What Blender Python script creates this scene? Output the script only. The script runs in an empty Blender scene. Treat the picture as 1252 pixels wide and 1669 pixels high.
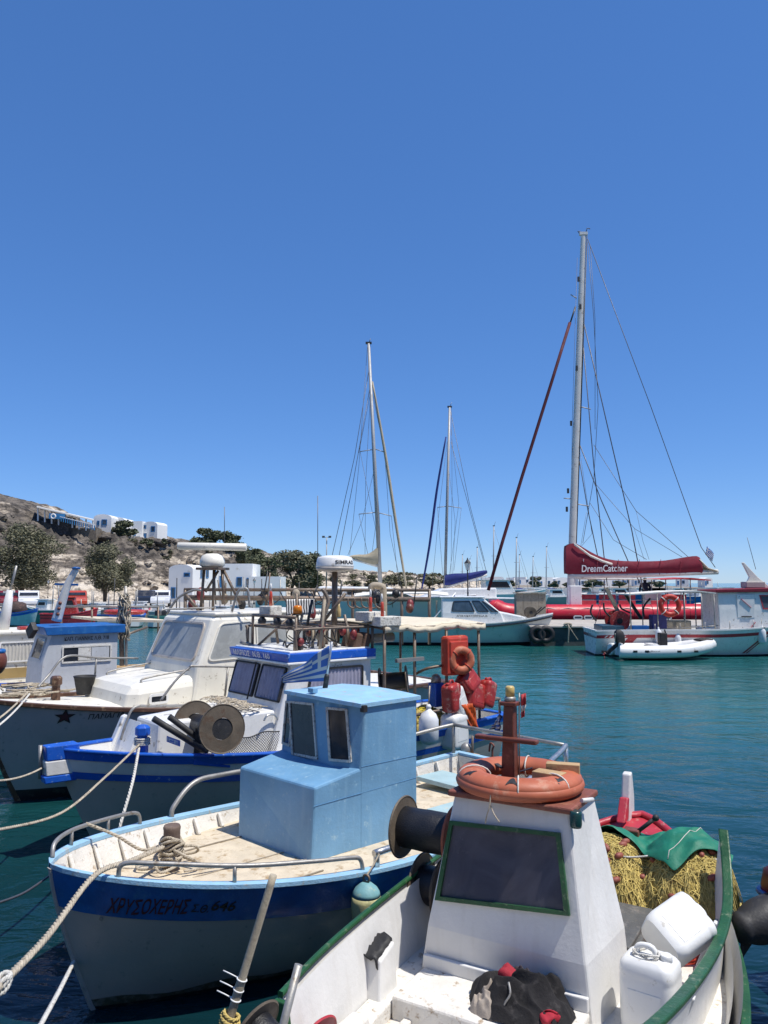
import bpy, bmesh, math, random
from mathutils import Vector, Matrix, noise as mnoise
R = math.radians
rnd = random.Random(7)
SC = bpy.context.scene
COL = SC.collection

# ---------------------------------------------------------------- camera, sky, sun, exposure
FPX, CAM_H = 1254.0, 3.0                       # focal length in photo pixels, eye height over the water
TILT = math.atan(115.5 / FPX)
cam = bpy.data.cameras.new('camera'); cam_o = bpy.data.objects.new('camera', cam); COL.objects.link(cam_o)
cam.sensor_fit = 'VERTICAL'; cam.sensor_height = 24.0; cam.lens = 24.0 * FPX / 1669.0
cam.clip_start = 0.05; cam.clip_end = 9000
cam_o.location = (0, 0, CAM_H); cam_o.rotation_euler = (math.pi / 2 + TILT, 0, 0)
SC.camera = cam_o
SUN_EL, SUN_AZ = R(66), R(114)                 # azimuth measured from +Y towards +X
world = bpy.data.worlds.new('World'); SC.world = world; world.use_nodes = True
wn = world.node_tree.nodes; wl = world.node_tree.links
sky = wn.new('ShaderNodeTexSky'); sky.sky_type = 'NISHITA'; sky.sun_disc = False
sky.sun_elevation = SUN_EL; sky.sun_rotation = SUN_AZ
sky.air_density = 1.0; sky.dust_density = 0.0; sky.ozone_density = 6.0; sky.altitude = 2000
gm = wn.new('ShaderNodeGamma'); gm.inputs[1].default_value = .60; hsv = wn.new('ShaderNodeHueSaturation'); hsv.inputs['Saturation'].default_value = 1.36
tint = wn.new('ShaderNodeMix'); tint.data_type = 'RGBA'; tint.blend_type = 'MULTIPLY'; tint.inputs[0].default_value = 1.0; tint.inputs[7].default_value = (.99, 1.23, 1.68, 1)   # the clear deep blue of the day
wl.new(sky.outputs[0], gm.inputs[0]); wl.new(gm.outputs[0], hsv.inputs['Color']); wl.new(hsv.outputs[0], tint.inputs[6])
wl.new(tint.outputs[2], wn['Background'].inputs[0]); wn['Background'].inputs[1].default_value = 0.15
sun = bpy.data.lights.new('sun', 'SUN'); sun.energy = 4.5; sun.angle = R(0.5); sun.color = (1.0, 0.955, 0.88)
sun_o = bpy.data.objects.new('sun', sun); COL.objects.link(sun_o)
SUN_DIR = Vector((math.sin(SUN_AZ) * math.cos(SUN_EL), math.cos(SUN_AZ) * math.cos(SUN_EL), math.sin(SUN_EL)))
sun_o.rotation_euler = SUN_DIR.to_track_quat('Z', 'Y').to_euler(); sun_o.location = SUN_DIR * 60
SC.view_settings.view_transform = 'Standard'; SC.view_settings.look = 'None'
SC.view_settings.exposure = 0.2; SC.view_settings.gamma = 1.0
SC.render.engine = 'CYCLES'; SC.cycles.use_denoising = True
SC.cycles.max_bounces = 6; SC.cycles.transparent_max_bounces = 8; SC.cycles.caustics_reflective = False; SC.cycles.caustics_refractive = False

# ---------------------------------------------------------------- pixel <-> place helpers
CT, ST = math.cos(TILT), math.sin(TILT)
def ray(u, v):
    a = (u - 626) / FPX; b = -(v - 834.5) / FPX
    return Vector((a, CT - b * ST, ST + b * CT))
def at(u, v, Y=None, z=None):                  # the place seen at a photo pixel, at distance Y or height z
    d = ray(u, v); k = (z - CAM_H) / d.z if z is not None else Y / d.y
    return Vector((k * d.x, k * d.y, CAM_H + k * d.z))
class Fr:                                      # a boat's own axes: x to the bow, y to port, z up
    def __init__(s, ox, oy, fx, fy):
        n = math.hypot(fx, fy); s.o = Vector((ox, oy, 0)); s.f = Vector((fx / n, fy / n, 0)); s.p = Vector((-fy / n, fx / n, 0))
        s.ang = math.atan2(fy, fx)
    def L(s, u, v, x=None, y=None, z=None):
        d = ray(u, v); df = d.dot(s.f); dp = d.dot(s.p); of = -s.o.dot(s.f); op = -s.o.dot(s.p)
        k = (x - of) / df if x is not None else (y - op) / dp if y is not None else (z - CAM_H) / d.z
        return Vector((of + k * df, op + k * dp, CAM_H + k * d.z))
    def w(s, x, y=None, z=None):
        if y is None: x, y, z = x
        return s.o + s.f * x + s.p * y + Vector((0, 0, z))
    def loc(s, p):                             # world -> local
        d = Vector(p) - s.o
        return Vector((d.dot(s.f), d.dot(s.p), d.z))

# ---------------------------------------------------------------- materials
MATS = {}
def srgb(r, g, b):
    f = lambda c: (c / 255 / 12.92) if c / 255 <= .04045 else ((c / 255 + .055) / 1.055) ** 2.4
    return (f(r), f(g), f(b))
def mat(name, col, rough=.5, var=.12, vs=3.0, dirt=None, da=.0, ds=6.0, bump=.1, bs=60.0, metal=0, spec=.5, coat=0, space='Object', stretch=None, streak=0):
    if name in MATS: return MATS[name]
    m = bpy.data.materials.new(name); m.use_nodes = True; nt = m.node_tree; N = nt.nodes; K = nt.links
    b = N['Principled BSDF']; b.inputs['Roughness'].default_value = rough; b.inputs['Metallic'].default_value = metal
    b.inputs['Specular IOR Level'].default_value = spec; b.inputs['Coat Weight'].default_value = coat
    tc = N.new('ShaderNodeTexCoord'); src = tc.outputs[space]
    if space == 'World': pass
    if stretch:
        mp = N.new('ShaderNodeMapping'); mp.inputs['Scale'].default_value = stretch; K.new(src, mp.inputs[0]); src = mp.outputs[0]
    def noi(scale, detail=6, ro=.6, off=0):
        n = N.new('ShaderNodeTexNoise'); n.inputs['Scale'].default_value = scale; n.inputs['Detail'].default_value = detail; n.inputs['Roughness'].default_value = ro
        if off:
            a = N.new('ShaderNodeVectorMath'); a.operation = 'ADD'; a.inputs[1].default_value = (off, off * 1.7, off * .6); K.new(src, a.inputs[0]); K.new(a.outputs[0], n.inputs['Vector'])
        else: K.new(src, n.inputs['Vector'])
        return n.outputs['Fac']
    def ramp(fac, a, bb, c0, c1):
        r = N.new('ShaderNodeValToRGB'); r.color_ramp.elements[0].position = a; r.color_ramp.elements[1].position = bb
        r.color_ramp.elements[0].color = (*c0, 1); r.color_ramp.elements[1].color = (*c1, 1); K.new(fac, r.inputs[0]); return r.outputs[0]
    lo = tuple(max(0, c * (1 - var)) for c in col); hi = tuple(min(1, c * (1 + var)) for c in col)
    c = ramp(noi(vs), .32, .68, lo, hi)
    def mix(c0, col1, fac):
        mx = N.new('ShaderNodeMix'); mx.data_type = 'RGBA'; K.new(fac, mx.inputs[0]); K.new(c0, mx.inputs[6])
        mx.inputs[7].default_value = (*col1, 1); return mx.outputs[2]
    if dirt is not None and da > 0:
        f = ramp(noi(ds, 10, .68, 3.1), .62 - .3 * da, .70 - .12 * da, (0, 0, 0), (1, 1, 1))
        c = mix(c, dirt, f)
    if streak > 0 and dirt is not None:        # run-down stains
        mp = N.new('ShaderNodeMapping'); mp.inputs['Scale'].default_value = (9, 9, .8); K.new(tc.outputs['Object'], mp.inputs[0])
        n = N.new('ShaderNodeTexNoise'); n.inputs['Scale'].default_value = 1.6; n.inputs['Detail'].default_value = 7; K.new(mp.outputs[0], n.inputs['Vector'])
        c = mix(c, dirt, ramp(n.outputs['Fac'], .52, .9, (0, 0, 0), (streak, streak, streak)))
    K.new(c, b.inputs['Base Color'])
    rr = ramp(noi(vs * 2.3, 5, .6, 7.7), .3, .7, (max(.03, rough - .1),) * 3, (min(1, rough + .12),) * 3); K.new(rr, b.inputs['Roughness'])
    if bump > 0:
        bp = N.new('ShaderNodeBump'); bp.inputs['Strength'].default_value = bump; bp.inputs['Distance'].default_value = .02
        K.new(noi(bs, 6, .6), bp.inputs['Height']); K.new(bp.outputs[0], b.inputs['Normal'])
    MATS[name] = m; return m
def glass(name, col, alpha, rough=.04):
    if name in MATS: return MATS[name]
    m = bpy.data.materials.new(name); m.use_nodes = True; nt = m.node_tree; N = nt.nodes; K = nt.links
    b = N['Principled BSDF']; b.inputs['Base Color'].default_value = (*col, 1); b.inputs['Roughness'].default_value = rough
    b.inputs['Alpha'].default_value = alpha; MATS[name] = m
    if alpha > .9:                              # salt smears on the pane
        n2 = N.new('ShaderNodeTexNoise'); n2.inputs['Scale'].default_value = 2.2; n2.inputs['Detail'].default_value = 9; n2.inputs['Roughness'].default_value = .65; n2.inputs['Distortion'].default_value = 1.2
        r2 = N.new('ShaderNodeValToRGB'); r2.color_ramp.elements[0].position = .42; r2.color_ramp.elements[1].position = .78; r2.color_ramp.elements[0].color = (*col, 1); r2.color_ramp.elements[1].color = (*[min(.5, c * 1.5 + .025) for c in col], 1)
        tc2 = N.new('ShaderNodeTexCoord'); K.new(tc2.outputs['Object'], n2.inputs['Vector']); K.new(n2.outputs['Fac'], r2.inputs[0]); K.new(r2.outputs[0], b.inputs['Base Color'])
    n = N.new('ShaderNodeTexNoise'); n.inputs['Scale'].default_value = 3.5; n.inputs['Detail'].default_value = 8
    r = N.new('ShaderNodeValToRGB'); r.color_ramp.elements[0].position = .45; r.color_ramp.elements[1].position = .8
    r.color_ramp.elements[0].color = (rough,) * 3 + (1,); r.color_ramp.elements[1].color = (min(.6, rough + .35),) * 3 + (1,)
    tc = N.new('ShaderNodeTexCoord'); K.new(tc.outputs['Object'], n.inputs['Vector']); K.new(n.outputs['Fac'], r.inputs[0]); K.new(r.outputs[0], b.inputs['Roughness'])
    return m
WHITE = (.68, .67, .645); RUST = (.16, .06, .025); GRIME = (.22, .19, .15)
m_white = mat('white_boat_paint', WHITE, .42, .05, 4, (.45, .41, .35), .0, 16, .14, 28, streak=.4)
m_white2 = mat('white_gelcoat', (.79, .785, .76), .3, .05, 3, GRIME, .05, 7, .03, 30, streak=.16)
m_worn = mat('worn_white_paint', (.70, .67, .61), .6, .08, 5, (.34, .25, .16), .2, 18, .35, 40, streak=.25)
m_cream = mat('cream_gelcoat', (.78, .75, .66), .38, .06, 3, (.3, .24, .16), .08, 8, .05, 30, streak=.15)
m_deckB = mat('worn_plywood_deck', (.60, .51, .375), .8, .14, 6, (.36, .25, .13), .3, 9, .3, 45)
m_lblue = mat('light_blue_paint', (.16, .335, .51), .45, .2, 1.1, (.30, .47, .58), .10, 13, .16, 30, streak=.6)
m_lblue2 = mat('sun_bleached_blue_paint', (.30, .52, .70), .5, .1, 5, (.42, .42, .38), .25, 14, .25, 60)
m_panelblue = mat('grey_blue_hatch_paint', (.36, .50, .52), .6, .08, 5, (.5, .5, .42), .12, 9, .2, 50)
m_dblue = mat('deep_blue_paint', (.012, .115, .37), .4, .25, 4, (.05, .18, .36), .2, 9, .2, 40)
m_rblue = mat('royal_blue_paint', (.012, .10, .50), .35, .15, 4, (.30, .42, .60), .07, 16, .12, 40)
m_hullgrey = mat('grey_white_hull_paint', (.45, .405, .36), .4, .05, 3, (.3, .28, .25), .03, 12, .1, 30, streak=.25)
m_antifoul = mat('black_antifouling', (.012, .013, .018), .55, .3, 5, (.05, .06, .05), .2, 9, .15, 30)
m_green = mat('dark_green_paint', (.018, .085, .03), .4, .25, 6, (.16, .20, .12), .14, 18, .2, 50)
m_red = mat('red_boat_paint', (.42, .03, .045), .45, .16, 4, (.45, .25, .2), .1, 14, .18, 45)
m_rustroof = mat('rust_red_deck_paint', (.22, .07, .045), .6, .2, 6, (.32, .14, .08), .3, 11, .3, 50)
m_orange = mat('faded_orange_plastic', (.42, .115, .055), .55, .14, 4, (.50, .24, .15), .16, 9, .06, 30)
m_orange2 = mat('orange_red_plastic', (.50, .055, .03), .42, .14, 5, (.58, .22, .14), .14, 9, .06, 30)
m_steel = mat('stainless_pipe', (.55, .55, .53), .32, .1, 9, (.25, .17, .1), .1, 20, .03, 60, metal=.85)
m_pipe = mat('weathered_pipe', (.17, .135, .105), .5, .25, 9, (.18, .08, .04), .3, 15, .15, 60, metal=.3)
m_galv = mat('galvanised_tube', (.32, .31, .29), .48, .15, 8, (.2, .16, .12), .2, 12, .08, 60, metal=.5)
m_black = mat('black_rubber', (.018, .018, .02), .6, .3, 6, (.06, .055, .05), .15, 12, .15, 60)
m_drum = mat('worn_drum_flange', (.12, .095, .068), .62, .3, 5, (.09, .05, .028), .3, 9, .15, 50, metal=.1)
m_line = mat('black_fishing_line', (.012, .012, .014), .4, .3, 3, None, 0, 6, .3, 120)
m_wood = mat('bare_grey_wood', (.33, .28, .21), .75, .2, 3, (.16, .11, .07), .25, 8, .3, 30)
m_brown = mat('brown_painted_wood', (.15, .045, .028), .42, .2, 4, (.26, .10, .06), .15, 12, .15, 40)
m_timber = mat('raw_timber', (.48, .32, .16), .7, .18, 4, (.25, .15, .08), .2, 10, .2, 30)
m_rope = mat('natural_rope', (.44, .38, .29), .9, .25, 20, (.2, .16, .11), .25, 30, .3, 150)
m_ropew = mat('white_rope', (.60, .58, .53), .85, .15, 20, (.25, .23, .2), .2, 30, .3, 150)
m_ropey = mat('yellow_rope', (.50, .38, .12), .85, .2, 15, (.25, .17, .06), .2, 30, .3, 150)
m_wire = mat('rigging_wire', (.12, .12, .13), .45, .1, 5, None, 0, 5, 0, 10, metal=.5)
m_alu = mat('mast_aluminium', (.36, .36, .36), .55, .08, 2, (.3, .3, .3), .1, 5, .04, 30, metal=.25)
m_mastwhite = mat('white_mast_paint', (.62, .60, .56), .42, .08, 2, (.28, .22, .17), .14, 4, .05, 30)
m_darkglass = glass('dark_window_glass', (.018, .02, .026), 1.0, .06)
m_smoke = glass('smoky_window_glass', (.055, .055, .075), 1.0, .1)
m_greyglass = glass('salt_grey_window_glass', (.30, .31, .30), 1.0, .16)
m_clear = glass('clear_window_glass', (.10, .11, .12), .14, .03)
m_bglass = glass('bluish_window_glass', (.05, .08, .11), 1.0, .05)
m_canvas = mat('cream_canvas', (.66, .58, .44), .85, .08, 3, (.42, .34, .24), .14, 7, .25, 90)
m_canvasw = mat('white_canvas', (.70, .67, .60), .8, .07, 3, (.40, .36, .3), .1, 7, .2, 90)
m_beige = mat('beige_sail_cover', (.40, .34, .24), .9, .12, 3, None, 0, 5, .25, 60)
m_navy = mat('navy_sail_cover', (.012, .025, .16), .8, .2, 3, None, 0, 5, .25, 60)
m_maroon = mat('maroon_sail_cover', (.19, .011, .028), .8, .18, 1.5, None, 0, 5, .3, 30)
m_jib = mat('dark_maroon_jib', (.08, .008, .016), .8, .2, 1.5, None, 0, 5, .3, 30)
m_redtube = mat('red_hypalon_tube', (.50, .012, .03), .4, .1, 2, (.35, .1, .1), .08, 6, .05, 40)
m_plastic = mat('white_plastic_can', (.72, .72, .70), .38, .04, 4, (.5, .48, .43), .03, 14, .06, 35, streak=.12)
m_fender = mat('white_vinyl_fender', (.70, .71, .72), .4, .05, 6, (.4, .4, .38), .1, 9, .04, 40)
m_letter = mat('black_lettering', (.02, .016, .016), .6, .2, 20, None, 0, 5, 0, 10)
m_letterw = mat('white_lettering', (.72, .72, .72), .6, .05, 20, None, 0, 5, 0, 10)
m_letterr = mat('dark_red_lettering', (.07, .012, .02), .6, .2, 20, None, 0, 5, 0, 10)
m_tarp = mat('green_tarpaulin', (.008, .165, .095), .6, .15, 4, (.05, .24, .16), .1, 10, .2, 60)
m_curtain = mat('grey_violet_curtain', (.40, .39, .50), .9, .15, 6, None, 0, 5, .1, 40)
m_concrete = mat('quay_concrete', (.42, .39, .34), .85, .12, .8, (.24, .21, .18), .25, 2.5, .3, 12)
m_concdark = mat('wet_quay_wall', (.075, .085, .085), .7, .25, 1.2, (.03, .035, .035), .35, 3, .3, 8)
m_plaster = mat('whitewashed_plaster', (.80, .79, .76), .8, .04, .3, (.55, .5, .42), .08, .7, .15, 3)
m_weed = mat('waterline_weed', (.075, .08, .045), .8, .4, 5, (.2, .19, .16), .4, 9, .3, 30)
m_door = mat('blue_door_paint', (.03, .16, .36), .5, .1, 2, None, 0, 5, 0, 10)

# ---------------------------------------------------------------- mesh builder
def frame_of(d):
    d = d.normalized(); up = Vector((0, 0, 1)) if abs(d.z) < .95 else Vector((1, 0, 0))
    a = d.cross(up).normalized(); b = a.cross(d).normalized(); return a, b
V = Vector
class MB:
    def __init__(s): s.v = []; s.f = []; s.s = []
    def add(s, vs, fs, sm=False):
        o = len(s.v); s.v += [Vector(p) for p in vs]
        for f in fs: s.f.append([i + o for i in f]); s.s.append(sm)
        return s
    def hexa(s, p):                            # p: 4 bottom, 4 top, both counter-clockwise seen from above
        return s.add(p, [(3, 2, 1, 0), (4, 5, 6, 7), (0, 1, 5, 4), (1, 2, 6, 5), (2, 3, 7, 6), (3, 0, 4, 7)])
    def box(s, c, d, rz=0, rx=0, ry=0):
        m = Matrix.Rotation(rz, 3, 'Z') @ Matrix.Rotation(ry, 3, 'Y') @ Matrix.Rotation(rx, 3, 'X'); c = V(c); x, y, z = d[0] / 2, d[1] / 2, d[2] / 2
        return s.hexa([c + m @ V(q) for q in ((-x, -y, -z), (x, -y, -z), (x, y, -z), (-x, y, -z), (-x, -y, z), (x, -y, z), (x, y, z), (-x, y, z))])
    def bar(s, a, b, w, h, up=(0, 0, 1)):      # rectangular bar from a to b
        a = V(a); b = V(b); d = (b - a).normalized(); up = V(up)
        sd = d.cross(up)
        if sd.length < 1e-4: sd = d.cross(V((1, 0, 0)))
        sd.normalize(); u = sd.cross(d)
        sd *= w / 2; u *= h / 2
        return s.hexa([a - sd - u, a + sd - u, b + sd - u, b - sd - u, a - sd + u, a + sd + u, b + sd + u, b - sd + u])
    def tube(s, pts, r, n=8, closed=False, caps=True, sm=True):
        pts = [V(p) for p in pts]; k = len(pts); rings = []
        pa = None
        for i, p in enumerate(pts):
            d = (pts[(i + 1) % k] - pts[i - 1]) if closed else (pts[min(i + 1, k - 1)] - pts[max(i - 1, 0)])
            if d.length < 1e-9: d = V((0, 0, 1))
            d.normalize()
            if pa is None: a, b = frame_of(d)
            else:
                a = pa - d * pa.dot(d)
                if a.length < 1e-5: a, b = frame_of(d)
                a.normalize(); b = a.cross(d).normalized()
            pa = a; rr = r[i] if isinstance(r, (list, tuple)) else r
            rings.append([p + (a * math.cos(t) + b * math.sin(t)) * rr for t in [2 * math.pi * j / n for j in range(n)]])
        vs = [q for g in rings for q in g]; fs = []
        for i in range(k if closed else k - 1):
            i2 = (i + 1) % k
            for j in range(n):
                j2 = (j + 1) % n; fs.append((i * n + j, i * n + j2, i2 * n + j2, i2 * n + j))
        if closed: fs = fs                     # (twist of the last ring is hidden by its roundness)
        s.add(vs, fs, sm)
        if caps and not closed:
            o = len(s.v) - len(vs)
            s.f.append([o + j for j in range(n)][::-1]); s.s.append(False)
            s.f.append([o + (k - 1) * n + j for j in range(n)]); s.s.append(False)
        return s
    def lathe(s, prof, o, ax=(0, 0, 1), n=20, sm=True, caps=True):   # prof: (radius, distance along ax)
        o = V(o); ax = V(ax).normalized()
        a, b = frame_of(ax); vs = []; fs = []
        for r, h in prof:
            for j in range(n):
                t = 2 * math.pi * j / n; vs.append(o + ax * h + (a * math.cos(t) + b * math.sin(t)) * r)
        for i in range(len(prof) - 1):
            for j in range(n):
                j2 = (j + 1) % n; fs.append((i * n + j, (i + 1) * n + j, (i + 1) * n + j2, i * n + j2))
        s.add(vs, fs, sm); o2 = len(s.v) - len(vs)
        if caps:
            if prof[0][0] > 1e-4: s.f.append([o2 + j for j in range(n)]); s.s.append(False)
            if prof[-1][0] > 1e-4: s.f.append([o2 + (len(prof) - 1) * n + j for j in range(n)][::-1]); s.s.append(False)
        return s
    def prism(s, poly, vec):                   # poly: planar outline, vec: thickness
        k = len(poly); vec = V(vec); vs = [V(p) for p in poly] + [V(p) + vec for p in poly]
        fs = [tuple(range(k))[::-1], tuple(range(k, 2 * k))] + [(i, (i + 1) % k, k + (i + 1) % k, k + i) for i in range(k)]
        return s.add(vs, fs)
    def sheet(s, rows, sm=True, closeu=False):
        n = len(rows[0]); vs = [p for r in rows for p in r]; fs = []
        for i in range(len(rows) - 1):
            for j in range(n if closeu else n - 1):
                j2 = (j + 1) % n; fs.append((i * n + j, i * n + j2, (i + 1) * n + j2, (i + 1) * n + j))
        return s.add(vs, fs, sm)
    def slab(s, rows, vec, sm=True):           # sheet with real thickness
        vec = V(vec); top = [[V(p) for p in r] for r in rows]; bot = [[p + vec for p in r] for r in top]
        s.sheet(top, sm); s.sheet([r[::-1] for r in bot], sm)
        e = [top[0], [r[-1] for r in top], top[-1][::-1], [r[0] for r in top][::-1]]
        for q in e: s.sheet([q, [p + vec for p in q]], False)
        return s
    def ball(s, c, r, n=12, m=8, sm=True):
        c = V(c); rx, ry, rz = r if isinstance(r, (tuple, list)) else (r, r, r); rows = []
        for i in range(m + 1):
            a = math.pi * i / m; q = max(math.sin(a), 1e-3)
            rows.append([c + V((rx * q * math.cos(2 * math.pi * j / n), ry * q * math.sin(2 * math.pi * j / n), rz * math.cos(a))) for j in range(n)])
        return s.sheet(rows[::-1], sm, True)
    def mesh(s, name):
        me = bpy.data.meshes.new(name); me.from_pydata([tuple(p) for p in s.v], [], s.f)
        me.polygons.foreach_set('use_smooth', s.s); me.update(); return me
    def build(s, name, m, parent=None, bevel=0, frame=None, solid=0, sub=0, fix=True):
        if frame is not None: s.v = [frame.w(p) for p in s.v]
        off = None
        if parent is None:
            xs = [p.x for p in s.v]; ys = [p.y for p in s.v]; off = V(((min(xs) + max(xs)) / 2, (min(ys) + max(ys)) / 2, min(p.z for p in s.v)))
            s.v = [p - off for p in s.v]
        me = s.mesh(name)
        if fix:
            bm = bmesh.new(); bm.from_mesh(me); bmesh.ops.recalc_face_normals(bm, faces=bm.faces); bm.to_mesh(me); bm.free()
        return link(name, me, m, parent, off, bevel, solid, sub)
def link(name, me, m, parent=None, loc=None, bevel=0, solid=0, sub=0):
    o = bpy.data.objects.new(name, me); COL.objects.link(o)
    if m is not None and not me.materials: me.materials.append(m)
    o.parent = parent
    if loc is not None: o.location = loc
    if solid: md = o.modifiers.new('solid', 'SOLIDIFY'); md.thickness = solid; md.offset = 0
    if bevel: md = o.modifiers.new('bevel', 'BEVEL'); md.width = bevel; md.segments = 2; md.limit_method = 'ANGLE'; md.angle_limit = R(35)
    if sub: md = o.modifiers.new('sub', 'SUBSURF'); md.levels = sub; md.render_levels = sub
    return o
def tag(o, label, cat, group=None):
    o['label'] = label; o['category'] = cat
    if group: o['group'] = group
    return o
def thing(name, label, cat, loc=(0, 0, 0), rz=0, group=None):
    o = bpy.data.objects.new(name, None); COL.objects.link(o); o.location = loc; o.rotation_euler = (0, 0, rz); o.empty_display_size = .2
    return tag(o, label, cat, group)
def boat(name, label, fr, cat='boat'): return thing(name, label, cat, fr.o, fr.ang)
def struct(o): o['kind'] = 'structure'; return o
def copy_tree(o, parent=None):
    c = o.copy(); COL.objects.link(c); c.parent = parent
    for ch in list(o.children): copy_tree(ch, c)
    return c
def spl(pts, n=8, closed=False):               # Catmull-Rom through points
    pts = [V(p) for p in pts]; k = len(pts); out = []
    for i in range(k if closed else k - 1):
        g = (lambda j: pts[j % k]) if closed else (lambda j: pts[max(0, min(k - 1, j))])
        p0, p1, p2, p3 = g(i - 1), g(i), g(i + 1), g(i + 2)
        for j in range(n):
            t = j / n; out.append(.5 * ((2 * p1) + (p2 - p0) * t + (2 * p0 - 5 * p1 + 4 * p2 - p3) * t * t + (3 * p1 - p0 - 3 * p2 + p3) * t ** 3))
    if not closed: out.append(pts[-1])
    return out
def sag(a, b, d, n=14): a = V(a); b = V(b); return [a.lerp(b, i / n) - V((0, 0, d * 4 * (i / n) * (1 - i / n))) for i in range(n + 1)]
def strands(mb, pts, r, pitch=None, k=3, n=5):  # a laid rope: k strands twisted round each other
    pts = [V(p) for p in pts]; pitch = pitch or r * 7
    dense = [pts[0]]; L = 0; ls = [0]
    step = pitch / 7
    for a, b in zip(pts, pts[1:]):
        m = max(1, int((b - a).length / step))
        for j in range(1, m + 1): dense.append(a.lerp(b, j / m)); L += (b - a).length / m; ls.append(L)
    pa = None; fr = []
    for i, p in enumerate(dense):
        d = (dense[min(i + 1, len(dense) - 1)] - dense[max(i - 1, 0)]).normalized()
        if pa is None: a, b = frame_of(d)
        else: a = (pa - d * pa.dot(d)).normalized(); b = a.cross(d)
        pa = a; fr.append((a, b))
    for q in range(k):
        ph = 2 * math.pi * q / k
        mb.tube([p + (f[0] * math.cos(ph + l / pitch * 2 * math.pi) + f[1] * math.sin(ph + l / pitch * 2 * math.pi)) * r * .52 for p, f, l in zip(dense, fr, ls)], r * .55, n)
    return mb
def rrect(q, rad=0, seg=4, inset=0):           # rounded outline inside a quad q (TL, TR, BR, BL)
    q = [V(p) for p in q]; w = (q[1] - q[0]).length; h = (q[3] - q[0]).length
    iu, iv = inset / w, inset / h; ru, rv = max(rad - inset, 1e-4) / w, max(rad - inset, 1e-4) / h
    bl = lambda a, b: (q[0] * (1 - a) + q[1] * a) * (1 - b) + (q[3] * (1 - a) + q[2] * a) * b
    if rad <= 0: return [bl(iu, iv), bl(1 - iu, iv), bl(1 - iu, 1 - iv), bl(iu, 1 - iv)]
    out = []
    for cx, cy, a0 in ((1 - iu - ru, iv + rv, -90), (1 - iu - ru, 1 - iv - rv, 0), (iu + ru, 1 - iv - rv, 90), (iu + ru, iv + rv, 180)):
        for j in range(seg + 1):
            t = R(a0 + 90 * j / seg); out.append(bl(cx + ru * math.cos(t), cy + rv * math.sin(t)))
    return out
def window(parent, q, fw, fm, pm, rad=0, proud=.014, lift=.005, name='window', seg=4, backing=None):
    q = [V(p) for p in q]; n = (q[3] - q[0]).cross(q[1] - q[0]).normalized()   # outward for TL,TR,BR,BL seen from outside
    inner = rrect(q, rad, seg, fw); outer = rrect(q, rad, seg, 0); k = len(inner)
    pane = MB().add([p + n * lift for p in inner], [tuple(range(k))[::-1]]).build(name, pm, parent, fix=False)
    if fm is not None:
        mb = MB(); a = [p + n * proud for p in outer]; b = [p + n * proud for p in inner]; c = [p - n * .004 for p in outer]; d = [p + n * (lift - .003) for p in inner]
        vs = a + b + c + d; fs = []
        for i in range(k):
            j = (i + 1) % k; fs += [(i, j, k + j, k + i), (2 * k + i, 2 * k + j, j, i), (k + i, k + j, 3 * k + j, 3 * k + i)]
        mb.add(vs, fs).build('frame', fm, pane)
    return pane
def text_mesh(txt, size=1.0, bold=0.0, shear=0.0, sx=1.0):
    cu = bpy.data.curves.new('lettering', 'FONT'); cu.body = txt; cu.size = size; cu.offset = bold; cu.shear = shear; cu.resolution_u = 3
    o = bpy.data.objects.new('lettering', cu); COL.objects.link(o); bpy.context.view_layer.update()
    me = bpy.data.meshes.new_from_object(o); bpy.data.objects.remove(o); bpy.data.curves.remove(cu)
    me.materials.clear()
    return me
def lettering(parent, txt, m, fn, width=None, height=None, bold=.012, shear=0, name='lettering', hand=0):
    """flat letters; fn(a, h) puts a point a metres along and h metres up onto the surface"""
    me = text_mesh(txt, 1.0, bold, shear); xs = [v.co.x for v in me.vertices]; ys = [v.co.y for v in me.vertices]
    x0, x1, y0, y1 = min(xs), max(xs), min(ys), max(ys); sx = width / (x1 - x0); sy = height / (y1 - y0)
    hd = .05 if hand else 0
    for v in me.vertices:
        x_, y_ = (v.co.x - x0) * sx, (v.co.y - y0) * sy; q_ = x_ / height
        v.co = fn(x_ + hand * height * .5 * mnoise.noise(V((q_ * 1.1, y_ / height * 2, 3))), y_ * (1 + hand * mnoise.noise(V((q_ * .9, 7, 0)))) + hand * height * mnoise.noise(V((q_ * 1.3, 1, 0))))
    return link(name, me, m, parent)
def plane_fn(o, xd, yd, off=.004):
    o = V(o); xd = V(xd).normalized(); yd = V(yd).normalized(); n = xd.cross(yd)
    return lambda a, h: o + xd * a + yd * h + n * off

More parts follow.
